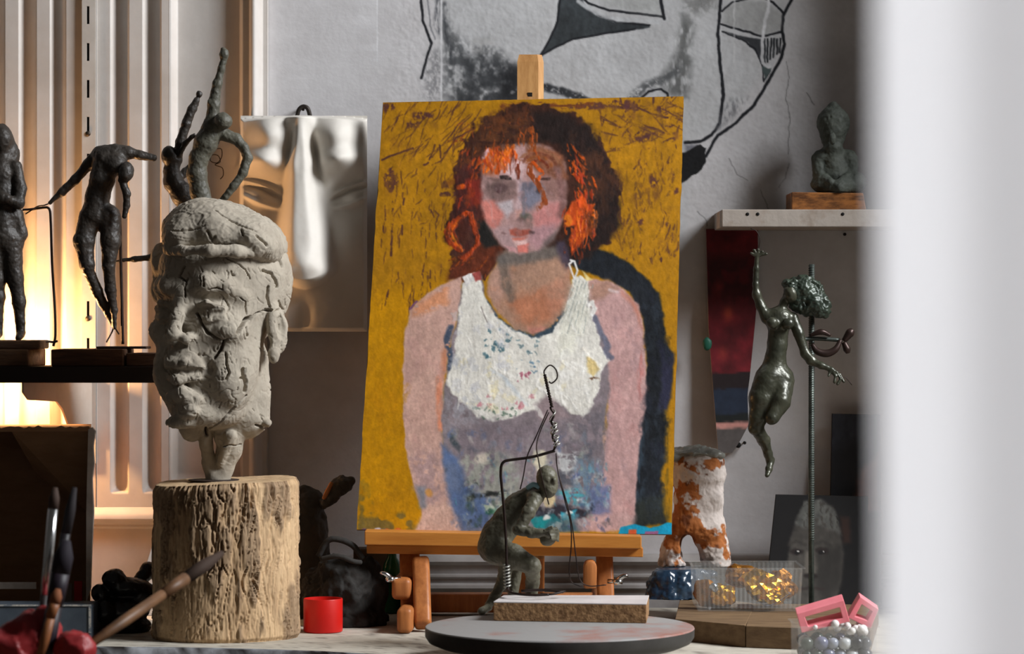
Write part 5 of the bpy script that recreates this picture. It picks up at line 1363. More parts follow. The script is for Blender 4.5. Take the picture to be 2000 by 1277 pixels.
v, f = lathe([(.0005, .0), (.085, 0), (.085, .006), (.03, .010), (.024, TT - TZ - .0235)], (tcx, TD, TZ + .0002), 48); mesh('foot', v, f, m_rim, tt_, smooth='auto')

# white faced chipboard block
cb = thing('chipboard_block', P(1115, 1213, 3.15), 'white topped chipboard block on the turntable under the wire armature', 'board')
zb1 = TT + .0217
fl, fr_ = P(964, 1213, 3.15), P(1262, 1216, 3.145)
dl, dr = 3.155, 3.15
ft = [(P(964, 0, 3.15)[0], 3.152), (P(1262, 0, 3.13)[0], 3.125), (P(1268, 0, 3.22)[0], 3.225), (P(984, 0, 3.23)[0], 3.228)]
def slab(ft, z0, z1, bev):
    c8 = [(ft[0][0], ft[0][1], z1), (ft[1][0], ft[1][1], z1), (ft[1][0], ft[1][1], z0), (ft[0][0], ft[0][1], z0),
          (ft[3][0], ft[3][1], z1), (ft[2][0], ft[2][1], z1), (ft[2][0], ft[2][1], z0), (ft[3][0], ft[3][1], z0)]
    v, f = hexa(c8); return bevel(v, f, bev)
m_chip = mat('chipboard', (172, 134, 94), 0.85, col2=(120, 88, 58), nscale=160, contrast=(.38, .62), bump=.5, bscale=260)
v, f = slab(ft, TT + .0003, zb1 - .0014, .0006); mesh('chipboard_core', v, f, m_chip, cb, smooth=False)
v, f = slab(ft, zb1 - .0013, zb1, .0003); mesh('white_laminate', v, f, mat('white_laminate', (226, 220, 218), .35, col2=(208, 200, 198), nscale=20), cb, smooth=False)

# wire armature stand
AD = 3.20
ar = thing('wire_armature_stand', (P(1005, 0, AD)[0], AD, zb1), 'bent brown wire armature with a twisted loop standing on the white block', 'armature')
rod = np.vstack([smooth_path([P(1000, 1157, AD - .01), P(992, 1150, AD), P(990, 1120, AD), P(988, 1050, AD), P(983, 980, AD), P(978, 930, AD)], 30),
                 smooth_path([P(978, 928, AD), P(979, 910, AD), P(985, 901, AD), P(998, 898, AD)], 8)[1:], smooth_path([P(998, 898, AD), P(1040, 892, AD), P(1084, 880, AD)], 10)[1:]])
v, f = tube(rod, 2.9 * AD / F, 10); mesh('bent_rod', v, f, m_wire, ar)
def helix(p0, p1, rad, turns, thick, n=90, ph=0.0):
    p0, p1 = np.array(p0), np.array(p1); t = (p1 - p0) / np.linalg.norm(p1 - p0)
    u = np.cross(t, [0, 1, 0]); u /= np.linalg.norm(u); w = np.cross(t, u)
    s_ = np.linspace(0, 1, n)[:, None]; a_ = s_ * turns * 2 * math.pi + ph
    return tube(p0 + (p1 - p0) * s_ + rad * (np.cos(a_) * u + np.sin(a_) * w), thick, 6)
q = AD / F
v, f = join(helix(P(1084, 882, AD), P(1078, 795, AD), 3 * q, 3, 2.2 * q), helix(P(1078, 795, AD), P(1064, 732, AD), 1.8 * q, 6, 1.7 * q), helix(P(1078, 795, AD), P(1064, 732, AD), 1.8 * q, 6, 1.7 * q, ph=math.pi))
mesh('twisted_wire', v, f, m_wire, ar)
lp_ = smooth_path([P(1064, 734, AD), P(1063, 724, AD), P(1074, 713, AD), P(1086, 722, AD), P(1088, 738, AD), P(1078, 748, AD), P(1072, 745, AD)], 26)
v, f = tube(lp_, 1.5 * q, 8); mesh('loop', v, f, m_wire, ar)
m_gal = mat('pale_binding_wire', (176, 176, 168), .4, metal=.7)
v, f = join(helix(P(1088, 872, AD), P(1080, 822, AD), 6.5 * q, 4, 1.4 * q, 80), helix(P(1084, 868, AD), P(1078, 800, AD), 6 * q, 2.5, 1.3 * q, 60, 1.0)); mesh('binding_wire', v, f, m_gal, ar)
v, f = helix(P(991, 1146, AD), P(989, 1102, AD), 6.0 * q, 7, 1.6 * q, 140); mesh('binding_wire', v, f, m_gal, ar)
v, f = ptube([(990, 1150, AD), (1000, 1158, AD - .02), (1040, 1162, AD - .03), (1072, 1161, AD - .03)], 2.6, 24); v[:, 2] = np.maximum(v[:, 2], zb1 + .0004); mesh('foot_rod', v, f, m_wire, ar)
v, f = join(ptube([(1018, 1154, AD - .008), (1060, 1152, AD - .006), (1100, 1156, AD - .01)], 2.8, 12), ptube([(1056, 1160, AD - .02), (1080, 1160, AD - .022), (1104, 1154, AD - .012)], 2.2, 12)); v[:, 2] = np.maximum(v[:, 2], zb1 + .0004)
mesh('foot_rod', v, f, m_wire, ar)
# loose thin wires
for pts in ([(1070, 800, AD), (1048, 850, AD - .004), (1030, 890, AD - .006), (1022, 930, AD + .004), (1016, 955, AD + .02)],
            [(1072, 805, AD), (1056, 840, AD - .004), (1048, 870, AD - .01), (1052, 900, AD - .014), (1060, 940, AD - .016), (1072, 985, AD - .01)],
            [(1086, 885, AD), (1088, 910, AD), (1094, 940, AD - .004), (1104, 980, AD - .004), (1114, 1020, AD - .004), (1116, 1060, AD - .004), (1112, 1110, AD - .004), (1116, 1136, AD - .004), (1136, 1146, AD - .004)],
            [(1092, 930, AD), (1108, 985, AD - .006), (1118, 1030, AD - .006), (1124, 1080, AD - .006), (1132, 1130, AD - .006), (1150, 1144, AD - .006), (1184, 1142, AD - .006)]):
    v, f = ptube(pts, 1.25, 40, 6); mesh('loose_wire', v, f, m_wire, ar)

# crouching figure
d = 3.246
cf = thing('crouching_figure', (P(990, 0, d)[0], d, TT), 'grey green modelled man crouching with clasped hands behind the white block', 'figurine')
c = Clay()
c.pell(d, 1068, 934, -10, 21, 25, 22, 4, rot=-.15); c.pell(d, 1072, 952, -14, 17, 20, 18, 6, rot=-.1)
c.pell(d, 1082, 938, -22, 5, 8, 6, 4)
c.pchain(d, [(1056, 950, 4, 10), (1042, 962, 10, 13)], 5)
c.pchain(d, [(1034, 972, 6, 22), (1012, 992, 8, 27), (992, 1018, 8, 28), (972, 1044, 8, 28), (962, 1068, 8, 30)], 12)
c.pell(d, 1046, 972, -10, 17, 16, 18, 6)
c.pchain(d, [(1046, 974, -16, 14), (1032, 1000, -24, 12.5), (1014, 1034, -30, 10.5)], 5)
c.pchain(d, [(1012, 1036, -30, 10.5), (1036, 1042, -38, 9), (1060, 1040, -42, 7)], 4)
c.pchain(d, [(1024, 985, 40, 13), (1016, 1030, 40, 10), (1062, 1046, -6, 8)], 5)
c.pell(d, 1074, 1040, -42, 12, 10, 11, 4); c.pell(d, 1070, 1052, -30, 16, 14, 14, 5)
for i in range(4):
    c.pchain(d, [(1072 + i * 1.5, 1032 + i * 6.5, -52, 3.8), (1086, 1033 + i * 6.5, -44, 3.6), (1090, 1038 + i * 6, -34, 3.2)], 1.5)
c.pchain(d, [(1064, 1036, -52, 4), (1078, 1030, -54, 3.5)], 2)
c.pchain(d, [(968, 1072, 0, 27), (1004, 1088, -14, 23), (1038, 1104, -24, 17)], 9)
c.pchain(d, [(1040, 1104, -24, 16), (1040, 1136, -2, 13), (1036, 1180, 2, 11)], 6)
c.pchain(d, [(966, 1078, 20, 24), (1008, 1096, 34, 18), (1004, 1130, 40, 12), (1000, 1180, 36, 9)], 8)
c.pchain(d, [(990, 1092, -4, 16), (984, 1130, 4, 12), (966, 1166, 4, 9), (954, 1182, 0, 8)], 6)
c.pchain(d, [(954, 1186, -6, 8), (940, 1194, -30, 7)], 4)

c.pell(d, 1000, 1002, -18, 3, 26, 6, 3, 's', rot=.9)
V, Q = c.build(.0011)
V = rough_up(V, Q, (.0008, .012, 3, 41), (.0004, .0035, 2, 42)); V[:, 2] = np.maximum(V[:, 2], TT + .0004)
m_plast = mat('plastiline', (104, 101, 84), 0.5, col2=(76, 73, 60), nscale=30, bump=.35, bscale=170, spec=.5)
mesh('figure', V, Q, m_plast, cf)
v, f = ptube([(1030, 953, d - .008), (1042, 946, d - .012), (1054, 952, d - .014)], 5, 10); mesh('neck_wrap', v, f, mat('pale_blue_tape', (150, 190, 200), .6), cf)

# ================================================================== BENCH: LEFT HALF
# red screw cap
d = onbench(631, 1238); rc = d + .024
v, f = lathe([(.0225, 0), (.0236, .001), (.0238, .003), (.0238, .0395), (.0234, .0405), (.0222, .0405), (.0220, .006), (.0005, .006)], (P(631, 0, rc)[0], rc, TZ + .0003), 64, cap=False)
mesh('red_plastic_cap', v, f, mat('red_plastic', (206, 28, 20), .42, col2=(190, 24, 18), nscale=12), smooth='auto', label='bright red round plastic cap standing on the workbench', cat='cap')

# open cardboard box on its side, mouth to the viewer
m_card = mat('cardboard', (160, 124, 92), .9, col2=(140, 106, 76), nscale=12, stretch=(1, 1, 3), bump=.08)
m_cardw = mat('white_box_edge', (206, 196, 186), .8, col2=(170, 158, 148), nscale=30, contrast=(.45, .75))
bx = thing('cardboard_box', (P(60, 0, 3.6)[0], 3.6, TZ), 'open brown cardboard box lying on its side below the shelf', 'box')
D0, D1 = 3.452, 3.60; BYAW = math.radians(8.4)
X0, X1 = P(-170, 0, D0)[0], P(178, 0, D0)[0]; Zt = CAMZ - (836 - CY) * D0 / F
th = .004
for nm, lo, hi in (('top_panel', (X0, D0, Zt - th), (X1, D1, Zt)), ('bottom_panel', (X0, D0, TZ + .0004), (X1, D1, TZ + .0004 + th)), ('back_panel', (X0, D1 - th, TZ + .0045), (X1, D1, Zt - th)), ('side_panel', (X0, D0, TZ + .0045), (X0 + th, D1 - th, Zt - th))):
    v, f = box(lo, hi, 0, BYAW, (X1, D0, 0)); mesh(nm, v, f, m_card, bx, smooth=False)
v, f = box((X1 - th, D0, TZ + .0045), (X1 - .0012, D1 - th, Zt - th), 0, BYAW, (X1, D0, 0)); mesh('side_panel', v, f, m_card, bx, smooth=False)
v, f = prism([(172, 838), (180, 834), (186, 842), (182, 872), (184, 905), (180, 935), (183, 1000), (179, 1080), (177, 1150), (168, 1178), (168, 1000), (171, 880)], D0 - .003, D0 + .004, .0006); mesh('torn_white_edge', v, f, m_cardw, bx, smooth=False)
# ragged torn rim on the top edge
rim = [(-170, 838)] + [(x, 834 + 2.2 * math.sin(x * .31) + 1.6 * math.sin(x * .83)) for x in range(-160, 178, 9)] + [(178, 842), (-170, 844)]
v, f = prism(rim, D0 - .002, D0 + .001, 0, lambda x, y: -.0000916 * (178 - x)); mesh('torn_rim', v, f, m_card, bx, smooth=False)
v, f = hexa([P(20, 838, D0 + .003), P(176, 838, D0 + .003), P(172, 1000, D0 + .10), P(70, 925, D0 + .10), P(20, 838, D0 + .005), P(176, 838, D0 + .005), P(172, 1000, D0 + .102), P(70, 925, D0 + .102)])
mesh('inner_flap', v, f, m_card, bx, smooth=False)
v, f = pxbox(-60, 1137, 70, 1150, 3.45, 3.453); vv = v; mesh('paper_strip', v, f, m_cardw, bx, smooth=False)
v, f = pxbox(145, 1135, 160, 1182, 3.456, 3.460); mesh('red_label', v, f, mat('red_label', (170, 26, 30), .6), bx, smooth=False)
v, f = pxbox(118, 1140, 140, 1182, 3.46, 3.463); mesh('grey_label', v, f, mat('grey_label', (120, 108, 100), .7), bx, smooth=False)

# blue-grey tin in front of the box
v, f = box((P(-200, 0, 3.335)[0], 3.335, TZ + .0004), (P(178, 0, 3.335)[0], 3.392, CAMZ - (1182 - CY) * 3.335 / F), .0022)
tb = thing('paint_tin_box', (P(0, 0, 3.39)[0], 3.39, TZ), 'blue grey rectangular tin box with chipped pale edges beside the black figurine', 'box')
mesh('box_body', v, f, mat('blue_grey_tin', (92, 102, 112), .55, col2=(70, 78, 88), nscale=12, bump=.1), tb, smooth=False)
v, f = join(pxbox(-200, 1180.5, 178, 1184, 3.3338, 3.3346), pxbox(173, 1184, 178, 1236, 3.3338, 3.3346)); mesh('chipped_edge', v, f, mat('chipped_pale', (196, 190, 180), .6, col2=(110, 118, 126), nscale=120, contrast=(.42, .58)), tb, smooth=False)

# glossy black lumpy figurine
d = 3.40
t = thing('black_figurine', (P(245, 0, d)[0], d, TZ), 'glossy black rounded figurine lying beside the log stump', 'figurine')
c = Clay()
c.pell(d, 222, 1130, 10, 23, 20, 24, 3); c.pell(d, 196, 1158, 10, 18, 18, 20, 3); c.pell(d, 248, 1146, 20, 46, 20, 34, 8); c.pell(d, 282, 1164, 26, 34, 24, 30, 8)
c.pchain(d, [(270, 1140, 50, 14), (290, 1112, 56, 15)], 4)
c.pell(d, 240, 1190, 20, 52, 28, 40, 10); c.pell(d, 240, 1222, 20, 56, 24, 44, 8); c.pell(d, 205, 1195, 0, 22, 26, 26, 6)
V, Q = c.build(.0014); V = rough_up(V, Q, (.0012, .012, 3, 51)); V[:, 2] = np.maximum(V[:, 2], TZ + .0005)
mesh('figure', V, Q, mat('black_gloss', (20, 18, 20), .28, spec=.5, col2=(28, 26, 28), nscale=20), t)
# white card behind it
v, f = hexa([P(300, 1068, 3.60), P(312, 1070, 3.60), P(312, 1200, 3.58), P(262, 1150, 3.58), P(300, 1068, 3.603), P(312, 1070, 3.603), P(312, 1200, 3.583), P(262, 1150, 3.583)])
v, f = prism([(296, 1070), (330, 1070), (330, 1202), (262, 1202), (266, 1168)], 3.61, 3.614, 0); v[:, 2] = np.maximum(v[:, 2], TZ + .0005)
mesh('white_card', v, f, mat('white_card', (216, 208, 200), .7), smooth=False, label='white slanted card standing behind the log stump', cat='card')

# clutter in the shade right of the stump
m_dkb = mat('dark_patina', (78, 68, 56), .6, col2=(54, 50, 42), nscale=14, bump=.3, bscale=80)
d = 3.60
t = thing('dark_bust', (P(608, 0, d)[0], d, TZ), 'dark bronze bust in the shade behind the log stump', 'sculpture')
c = Clay()
c.pell(d, 604, 985, 0, 30, 34, 32, 6); c.pell(d, 598, 1028, 0, 40, 34, 38, 10); c.pchain(d, [(600, 1050, 0, 40), (602, 1120, 0, 46), (602, 1190, 0, 50)], 12)
c.pell(d, 596, 956, 0, 16, 10, 16, 5); c.pchain(d, [(622, 985, -6, 10), (636, 976, -10, 8)], 4); c.pell(d, 632, 1030, 0, 8, 34, 12, 5)
V, Q = c.build(.0017); V = rough_up(V, Q, (.002, .02, 3, 61), (.001, .007, 2, 62)); V[:, 2] = np.maximum(V[:, 2], TZ + .0005); mesh('figure', V, Q, m_dkb, t)
d = 3.565
c = Clay(); c.pchain(d, [(630, 984, 20, 8), (638, 982, 0, 8), (650, 966, 0, 15), (664, 950, 0, 17), (676, 948, 0, 13)], 5); c.pell(d, 668, 944, 0, 19, 15, 16, 4); c.pell(d, 684, 940, 0, 8, 10, 8, 3)
V, Q = c.build(.0013); V = rough_up(V, Q, (.003, .012, 3, 63)); knob = mesh('raised_knob', V, Q, m_dkb, t)
v, f = ptube([(632, 974, d - .012), (640, 958, d - .014), (648, 942, d - .012)], [4, 5, 3.5], 10); mesh('copper_band', v, f, mat('copper_band', (176, 112, 62), .45, metal=.4), knob)
t['label'] = 'dark bronze bust with a shaggy raised knob in the shade behind the log stump'
m_bag = mat('black_canvas', (50, 47, 44), .85, col2=(36, 35, 33), nscale=30, bump=.4, bscale=120)
d = 3.50
t = thing('canvas_bag', (P(680, 0, d)[0], d, TZ), 'black crumpled canvas bag with a strap behind the red cap', 'bag')
c = Clay()
c.pell(d, 668, 1150, 0, 66, 70, 60, 10); c.pell(d, 680, 1205, 0, 82, 40, 64, 12); c.pell(d, 716, 1110, 10, 22, 32, 30, 8); c.pell(d, 735, 1170, 10, 26, 44, 34, 10); c.pell(d, 612, 1150, 10, 24, 46, 34, 10)
V, Q = c.build(.002); V = rough_up(V, Q, (.009, .04, 3, 64), (.003, .012, 2, 65)); V[:, 2] = np.maximum(V[:, 2], TZ + .0005); mesh('bag_body', V, Q, m_bag, t)
v, f = ptube([(622, 1086, d - .03), (640, 1056, d - .034), (664, 1054, d - .036), (690, 1066, d - .034), (708, 1090, d - .03)], 6, 26); mesh('strap', v, f, m_bag, t)
v, f = ptube([(626, 1092, d - .05), (660, 1086, d - .056), (690, 1096, d - .052), (704, 1098, d - .04)], 5, 20); mesh('strap', v, f, m_bag, t)
v, f = pxbox(566, 1052, 640, 1200, 3.66, 3.70, .002); v[:, 2] = np.where(v[:, 2] < TZ + .02, TZ + .0005, v[:, 2])
mesh('dark_green_box', v, f, mat('dark_green_card', (50, 62, 48), .7, col2=(40, 50, 40), nscale=10), smooth=False, label='dark green box standing against the wall behind the bag', cat='box')
v, f = pxbox(690, 1072, 770, 1200, 3.67, 3.71, .002); v[:, 2] = np.where(v[:, 2] < TZ + .03, TZ + .0005, v[:, 2])
mesh('brown_wooden_box', v, f, mat('brown_box_wood', (92, 72, 50), .7, col2=(70, 54, 38), nscale=10), smooth=False, label='brown wooden box against the wall left of the easel legs', cat='box')
gb = P(766, 1100, 3.64)
v, f = lathe([(.0005, 0), (.011, 0), (.0125, .003), (.0125, .055), (.011, .064), (.006, .072), (.0055, .082), (.0065, .083), (.0065, .090), (.0005, .091)], (gb[0], 3.64, TZ + .0005), 28)
mesh('green_bottle', v, f, mat('green_glass', (16, 84, 46), .2, spec=.6), label='small dark green bottle behind the easel leg', cat='bottle')

# ---- brushes in a red rag-wrapped pot, on a stool in front of the bench (close, out of focus)
BD = 2.62
sz = .72
m_stool = mat('stool_wood', (110, 84, 60), .7, col2=(84, 62, 44), nscale=8, stretch=(1, 8, 1))
sl = thing('work_stool', (P(60, 0, BD)[0], BD, 0), 'plain wooden work stool in front of the bench under the brush pot', 'stool')
cx0 = P(60, 0, BD)[0]
v, f = lathe([(.0005, sz - .03), (.155, sz - .03), (.16, sz - .024), (.16, sz - .006), (.155, sz), (.0005, sz)], (cx0, BD, 0), 40); mesh('seat', v, f, m_stool, sl, smooth='auto')
for sx_, sy__ in ((-1, -1), (-1, 1), (1, -1), (1, 1)):
    v, f = tube([(cx0 + sx_ * .13, BD + sy__ * .13, 0), (cx0 + sx_ * .09, BD + sy__ * .09, sz - .03)], .016, 12); mesh('leg', v, f, m_stool, sl)
m_redrag = mat('red_plastic_bag', (150, 38, 40), .5, col2=(118, 26, 30), nscale=14, bump=.3, bscale=40, spec=.5)
pot = thing('brush_pot', (cx0, BD, sz), 'brush pot wrapped in a crumpled red plastic bag', 'pot')
c = Clay()
c.pchain(BD, [(60, 1260, 0, 62), (60, 1380, 0, 70), (60, 1440, 0, 72)], 12)
c.pell(BD, 20, 1262, -10, 62, 26, 50, 10, rot=.35); c.pell(BD, 78, 1235, 0, 34, 46, 40, 10, rot=.2); c.pell(BD, 146, 1268, -30, 34, 30, 34, 8); c.pell(BD, 104, 1246, 0, 20, 26, 30, 8); c.pell(BD, -30, 1240, 0, 40, 22, 40, 10)
c.pchain(BD, [(116, 1262, -50, 4), (130, 1256, -52, 4)], 2, 's')
c.pell(BD, 72, 1196, 0, 14, 40, 18, 10, 's'); c.pell(BD, 150, 1270, -64, 14, 9, 12, 4, 's', rot=.5)
V, Q = c.build(.0022); V = rough_up(V, Q, (.010, .04, 3, 71), (.003, .014, 2, 72)); V[:, 2] = np.maximum(V[:, 2], sz + .0005); mesh('wrapping', V, Q, m_redrag, pot)
def brush(name, p0, p1, rh, label, fer=None, tip=None, hcol=(60, 40, 30), tcol=(40, 30, 26), width=1.0):
    a_, b_ = P(*p0), P(*p1); t = thing(name, a_, label, 'paint brush', 'brushes in the red wrapped pot')
    L = b_ - a_; k = p0[2] / F
    f0 = fer or .62; f1 = tip or .86
    mh = mat('brush_handle_%d_%d_%d' % hcol, hcol, .5, col2=tuple(int(x * .7) for x in hcol), nscale=40)
    v, f = tube([a_, a_ + L * f0 * .5, a_ + L * f0], [rh * k * .7, rh * k, rh * k * .9], 12); mesh('handle', v, f, mh, t)
    v, f = tube([a_ + L * f0, a_ + L * (f0 + f1) / 2, a_ + L * f1], [rh * k * .95, rh * k * 1.05, rh * k * 1.1], 12); mesh('ferrule', v, f, m_chrome if width == 1.0 else mh, t)
    v, f = tube([a_ + L * f1, a_ + L * (f1 + 1) / 2, a_ + L], [rh * k * 1.1, rh * k * 1.15, rh * k * .5], 12); mesh('bristles', v, f, mat('bristle_%d_%d_%d' % tcol, tcol, .8), t)
    return t
brush('paint_brush', (74, 1300, BD), (108, 952, BD), 9, 'paint brush with a worn silver ferrule in the red wrapped pot', .40, .88, (48, 38, 36), (60, 44, 36))
brush('paint_brush', (76, 1310, BD + .02), (146, 952, BD + .02), 9, 'thin black paint brush leaning in the red wrapped pot', .55, .75, (30, 24, 28), (30, 24, 26), .9)
brush('paint_brush', (82, 1310, BD - .02), (130, 1055, BD - .02), 17, 'broad dark flat paint brush in the red wrapped pot', .5, .75, (34, 24, 34), (28, 22, 30), .9)
brush('paint_brush', (76, 1290, BD - .04), (114, 1150, BD - .04), 10, 'short orange brown brush handle in the red wrapped pot', .6, .8, (150, 92, 52), (120, 70, 40), .9)
brush('paint_brush', (168, 1264, BD - .03), (434, 1080, BD + .12), 12, 'slanting brown clay caked brush sticking out of the red bag over the stump', .55, .72, (112, 78, 50), (54, 38, 28), .9)

# ================================================================== RIGHT SIDE
# plank step with two boards
m_step = mat('step_wood', (124, 100, 72), .75, col2=(98, 76, 54), nscale=9, stretch=(2, 10, 10), bump=.15, bscale=60)
stp = thing('wooden_plank_step', (P(1460, 0, 3.4)[0], 3.4, TZ), 'low step of two brown planks on the workbench under the plastic tray', 'plank')
ft = [(P(1318, 0, 3.33)[0], 3.325), (P(1456, 0, 3.25)[0], 3.252), (P(1470, 0, 3.56)[0], 3.512), (P(1330, 0, 3.62)[0], 3.62)]
zst = TZ + .0255
v, f = slab(ft, TZ + .0003, zst, .0008); mesh('board', v, f, m_step, stp, smooth=False)
ft = [(P(1457, 0, 3.25)[0], 3.2505), (P(1690, 0, 3.14)[0], 3.145), (P(1716, 0, 3.5)[0], 3.52), (P(1471, 0, 3.56)[0], 3.569)]
ft = [(P(1457, 0, 3.25)[0], 3.2505), (P(1700, 0, 3.20)[0], 3.20), (P(1716, 0, 3.5)[0], 3.50), (P(1471, 0, 3.5)[0], 3.512)]
v, f = slab(ft, TZ + .0003, zst - .0004, .0008); mesh('board', v, f, m_step, stp, smooth=False)

# clear plastic tray with gold foil
m_clear = mat('clear_plastic', (225, 225, 220), .10, alpha=.11, spec=.8, coat=.5)
TDp = 3.40
tr = thing('plastic_tray', (P(1462, 0, 3.44)[0], 3.44, zst), 'clear ribbed plastic food tray holding crumpled gold foil', 'tray')
def tray_wall(x0, x1, y0, y1, d0, d1, flare, th, ribs):
    """open box with ribbed walls; pixel extents at d0"""
    zb = zst + .0006; zt_ = CAMZ - (y0 - CY) * d0 / F
    xa, xb = P(x0, 0, d0)[0], P(x1, 0, d0)[0]
    def loop(off, z, rib):
        out = []; n1, n2 = ribs, max(6, ribs // 2)
        def w(i): return (rib if i % 2 else 0)
        for i in range(n1): out.append((xa - off + (xb - xa + 2 * off) * i / n1, d0 - off - w(i), z))
        for i in range(n2): out.append((xb + off + w(i), d0 - off + (d1 - d0 + 2 * off) * i / n2, z))
        for i in range(n1): out.append((xb + off - (xb - xa + 2 * off) * i / n1, d1 + off + w(i), z))
        for i in range(n2): out.append((xa - off - w(i), d1 + off - (d1 - d0 + 2 * off) * i / n2, z))
        return out
    L0 = [loop(-flare, zb, 0), loop(-flare * .6, zb + .004, .0003), loop(0, zt_ - .004, .0003), loop(0, zt_ - .003, 0), loop(.003, zt_ - .0028, 0), loop(.003, zt_ - .0016, 0), loop(0 - th, zt_ - .0018, 0), loop(-th, zt_ - .004, .0003), loop(-flare * .6 - th, zb + .004, .0003), loop(-flare - th, zb + th, 0)]
    n = len(L0[0]); V = np.vstack([np.array(l) for l in L0]); Fc = []
    for k in range(len(L0) - 1):
        for i in range(n): Fc.append([k * n + i, k * n + (i + 1) % n, (k + 1) * n + (i + 1) % n, (k + 1) * n + i])
    Fc.append(list(range(n))[::-1]); Fc.append([(len(L0) - 1) * n + i for i in range(n)])
    return V, Fc, zb + th, zt_
v, f, ztray, _ = tray_wall(1358, 1568, 1106, 1195, TDp, 3.50, .004, .0007, 46)
mesh('tray', v, f, m_clear, tr, smooth=False)
def crumple(center, rx, ry, rz, seed, sub=3, amp=.6):
    bm = bmesh.new(); bmesh.ops.create_icosphere(bm, subdivisions=sub, radius=1.0)
    V = np.array([v_.co[:] for v_ in bm.verts]); Fc = [[v_.index for v_ in f_.verts] for f_ in bm.faces]; bm.free()
    n_ = fbm(V, .8, 3, seed); n2 = fbm(V, .42, 3, seed + 1)
    V = V * (1 + amp * n_ + amp * .5 * np.round(n2 * 3) / 3)[:, None] * np.array([rx, ry, rz])
    return V + np.asarray(center), Fc
m_gold = mat('gold_foil', (240, 186, 70), .3, metal=1.0, col2=(214, 150, 40), nscale=60, bump=.3, bscale=160)
m_ambr = mat('amber_foil', (168, 112, 34), .4, metal=.6, col2=(116, 70, 20), nscale=60, bump=.5, bscale=200)
def foil(px_, py_, d, rx, ry, seed, label, m=None, sub=3, grp='crumpled foils in the plastic tray'):
    q = d / F; c = P(px_, py_, d)
    V, Fc = crumple(c, rx * q, rx * q * .7, ry * q, seed, sub)
    V[:, 2] = np.maximum(V[:, 2], ztray + .0004)
    return mesh('foil_wrapper', V, Fc, m or m_gold, smooth=False, label=label, cat='foil', group=grp)
foil(1486, 1142, 3.43, 36, 24, 1, 'large bright gold crumpled foil in the plastic tray')
foil(1508, 1164, 3.425, 28, 16, 4, 'gold foil scrap tucked under the large bright foil in the tray')
foil(1408, 1160, 3.43, 24, 22, 2, 'gold foil ball above the amber heap in the plastic tray')
foil(1384, 1160, 3.44, 28, 28, 3, 'amber brown foil heap in the end of the plastic tray', m_ambr)
foil(1408, 1178, 3.45, 24, 12, 6, 'amber brown flat foil at the bottom of the plastic tray', m_ambr)
foil(1442, 1124, 3.47, 32, 22, 7, 'dark gold foil peeking over the rim of the plastic tray', m_ambr)
foil(1526, 1142, 3.46, 32, 26, 8, 'dull gold foil at the back of the plastic tray', m_ambr)
foil(1396, 1147, 3.425, 9, 8, 9, 'small silvery foil lump in the plastic tray', mat('silver_foil', (180, 190, 200), .3, metal=1.0))
pt_ = smooth_path([P(1464, 1165, 3.41), P(1490, 1188, 3.408), P(1510, 1188, 3.408), P(1545, 1166, 3.412)], 20)
A_ = np.vstack([pt_ + [0, 0, .005], pt_ + [0, .03, .004]]); A_[:, 2] = np.maximum(A_[:, 2], ztray + .001)
Fp = [[i, i + 1, 21 + i, 20 + i] for i in range(19)]
B_ = A_ - [0, 0, .0008]; Fp2 = [[40 + j for j in q][::-1] for q in Fp]
mesh('paper_wrapper', np.vstack([A_, B_]), Fp + Fp2, mat('pale_wrapper', (170, 178, 196), .45, col2=(120, 120, 140), nscale=40), label='pale curled sweet wrapper lying in the plastic tray', cat='wrapper')
foil(1455, 1186, 3.43, 18, 6, 12, 'pinkish paper scrap at the bottom of the plastic tray', mat('pink_scrap', (140, 84, 74), .7), grp=None)

# bead box with white beads and pink frames
m_bead = {}
BBd = 3.085
bb = thing('bead_box', (P(1632, 0, 3.12)[0], 3.12, TZ), 'clear plastic box filled with dark and white beads', 'box')
zst_keep = zst; zst = TZ
v, f, zbb, zbt = tray_wall(1558, 1712, 1220, 1300, BBd, 3.165, .001, .0009, 8); zst = zst_keep
mesh('clear_box', v, f, m_clear, bb, smooth=False)
cols_b = [(42, 58, 54), (30, 30, 40), (112, 116, 140), (50, 46, 60), (200, 204, 206), (70, 78, 72), (36, 40, 44), (150, 156, 170)]
bmb = bmesh.new(); bmesh.ops.create_icosphere(bmb, subdivisions=2, radius=1.0)
bV = np.array([v_.co[:] for v_ in bmb.verts]); bF = [[v_.index for v_ in f_.verts] for f_ in bmb.faces]; bmb.free()
bead_me = {}
def bead(c, rad, col, label, grp):
    key = col
    if key not in bead_me:
        me = bpy.data.meshes.new('bead'); me.from_pydata([tuple(p) for p in bV], [], bF); me.update()
        me.polygons.foreach_set('use_smooth', np.ones(len(bF), bool)); me.materials.append(mat('bead_%d_%d_%d' % col, col, .18, spec=.6)); bead_me[key] = me
    o = bpy.data.objects.new('bead', bead_me[key]); COL.objects.link(o); o.location = c; o.scale = (rad,) * 3
    _tag(o, label, 'bead', grp)
names_b = {(42, 58, 54): 'dark green', (30, 30, 40): 'black', (112, 116, 140): 'lilac grey', (50, 46, 60): 'dark purple', (200, 204, 206): 'pale grey', (70, 78, 72): 'olive grey', (36, 40, 44): 'charcoal', (150, 156, 170): 'silvery blue'}
xa, xb = P(1563, 0, BBd)[0], P(1709, 0, BBd)[0]
zl = [zbb + .0075, zbb + .0205]
k = 0
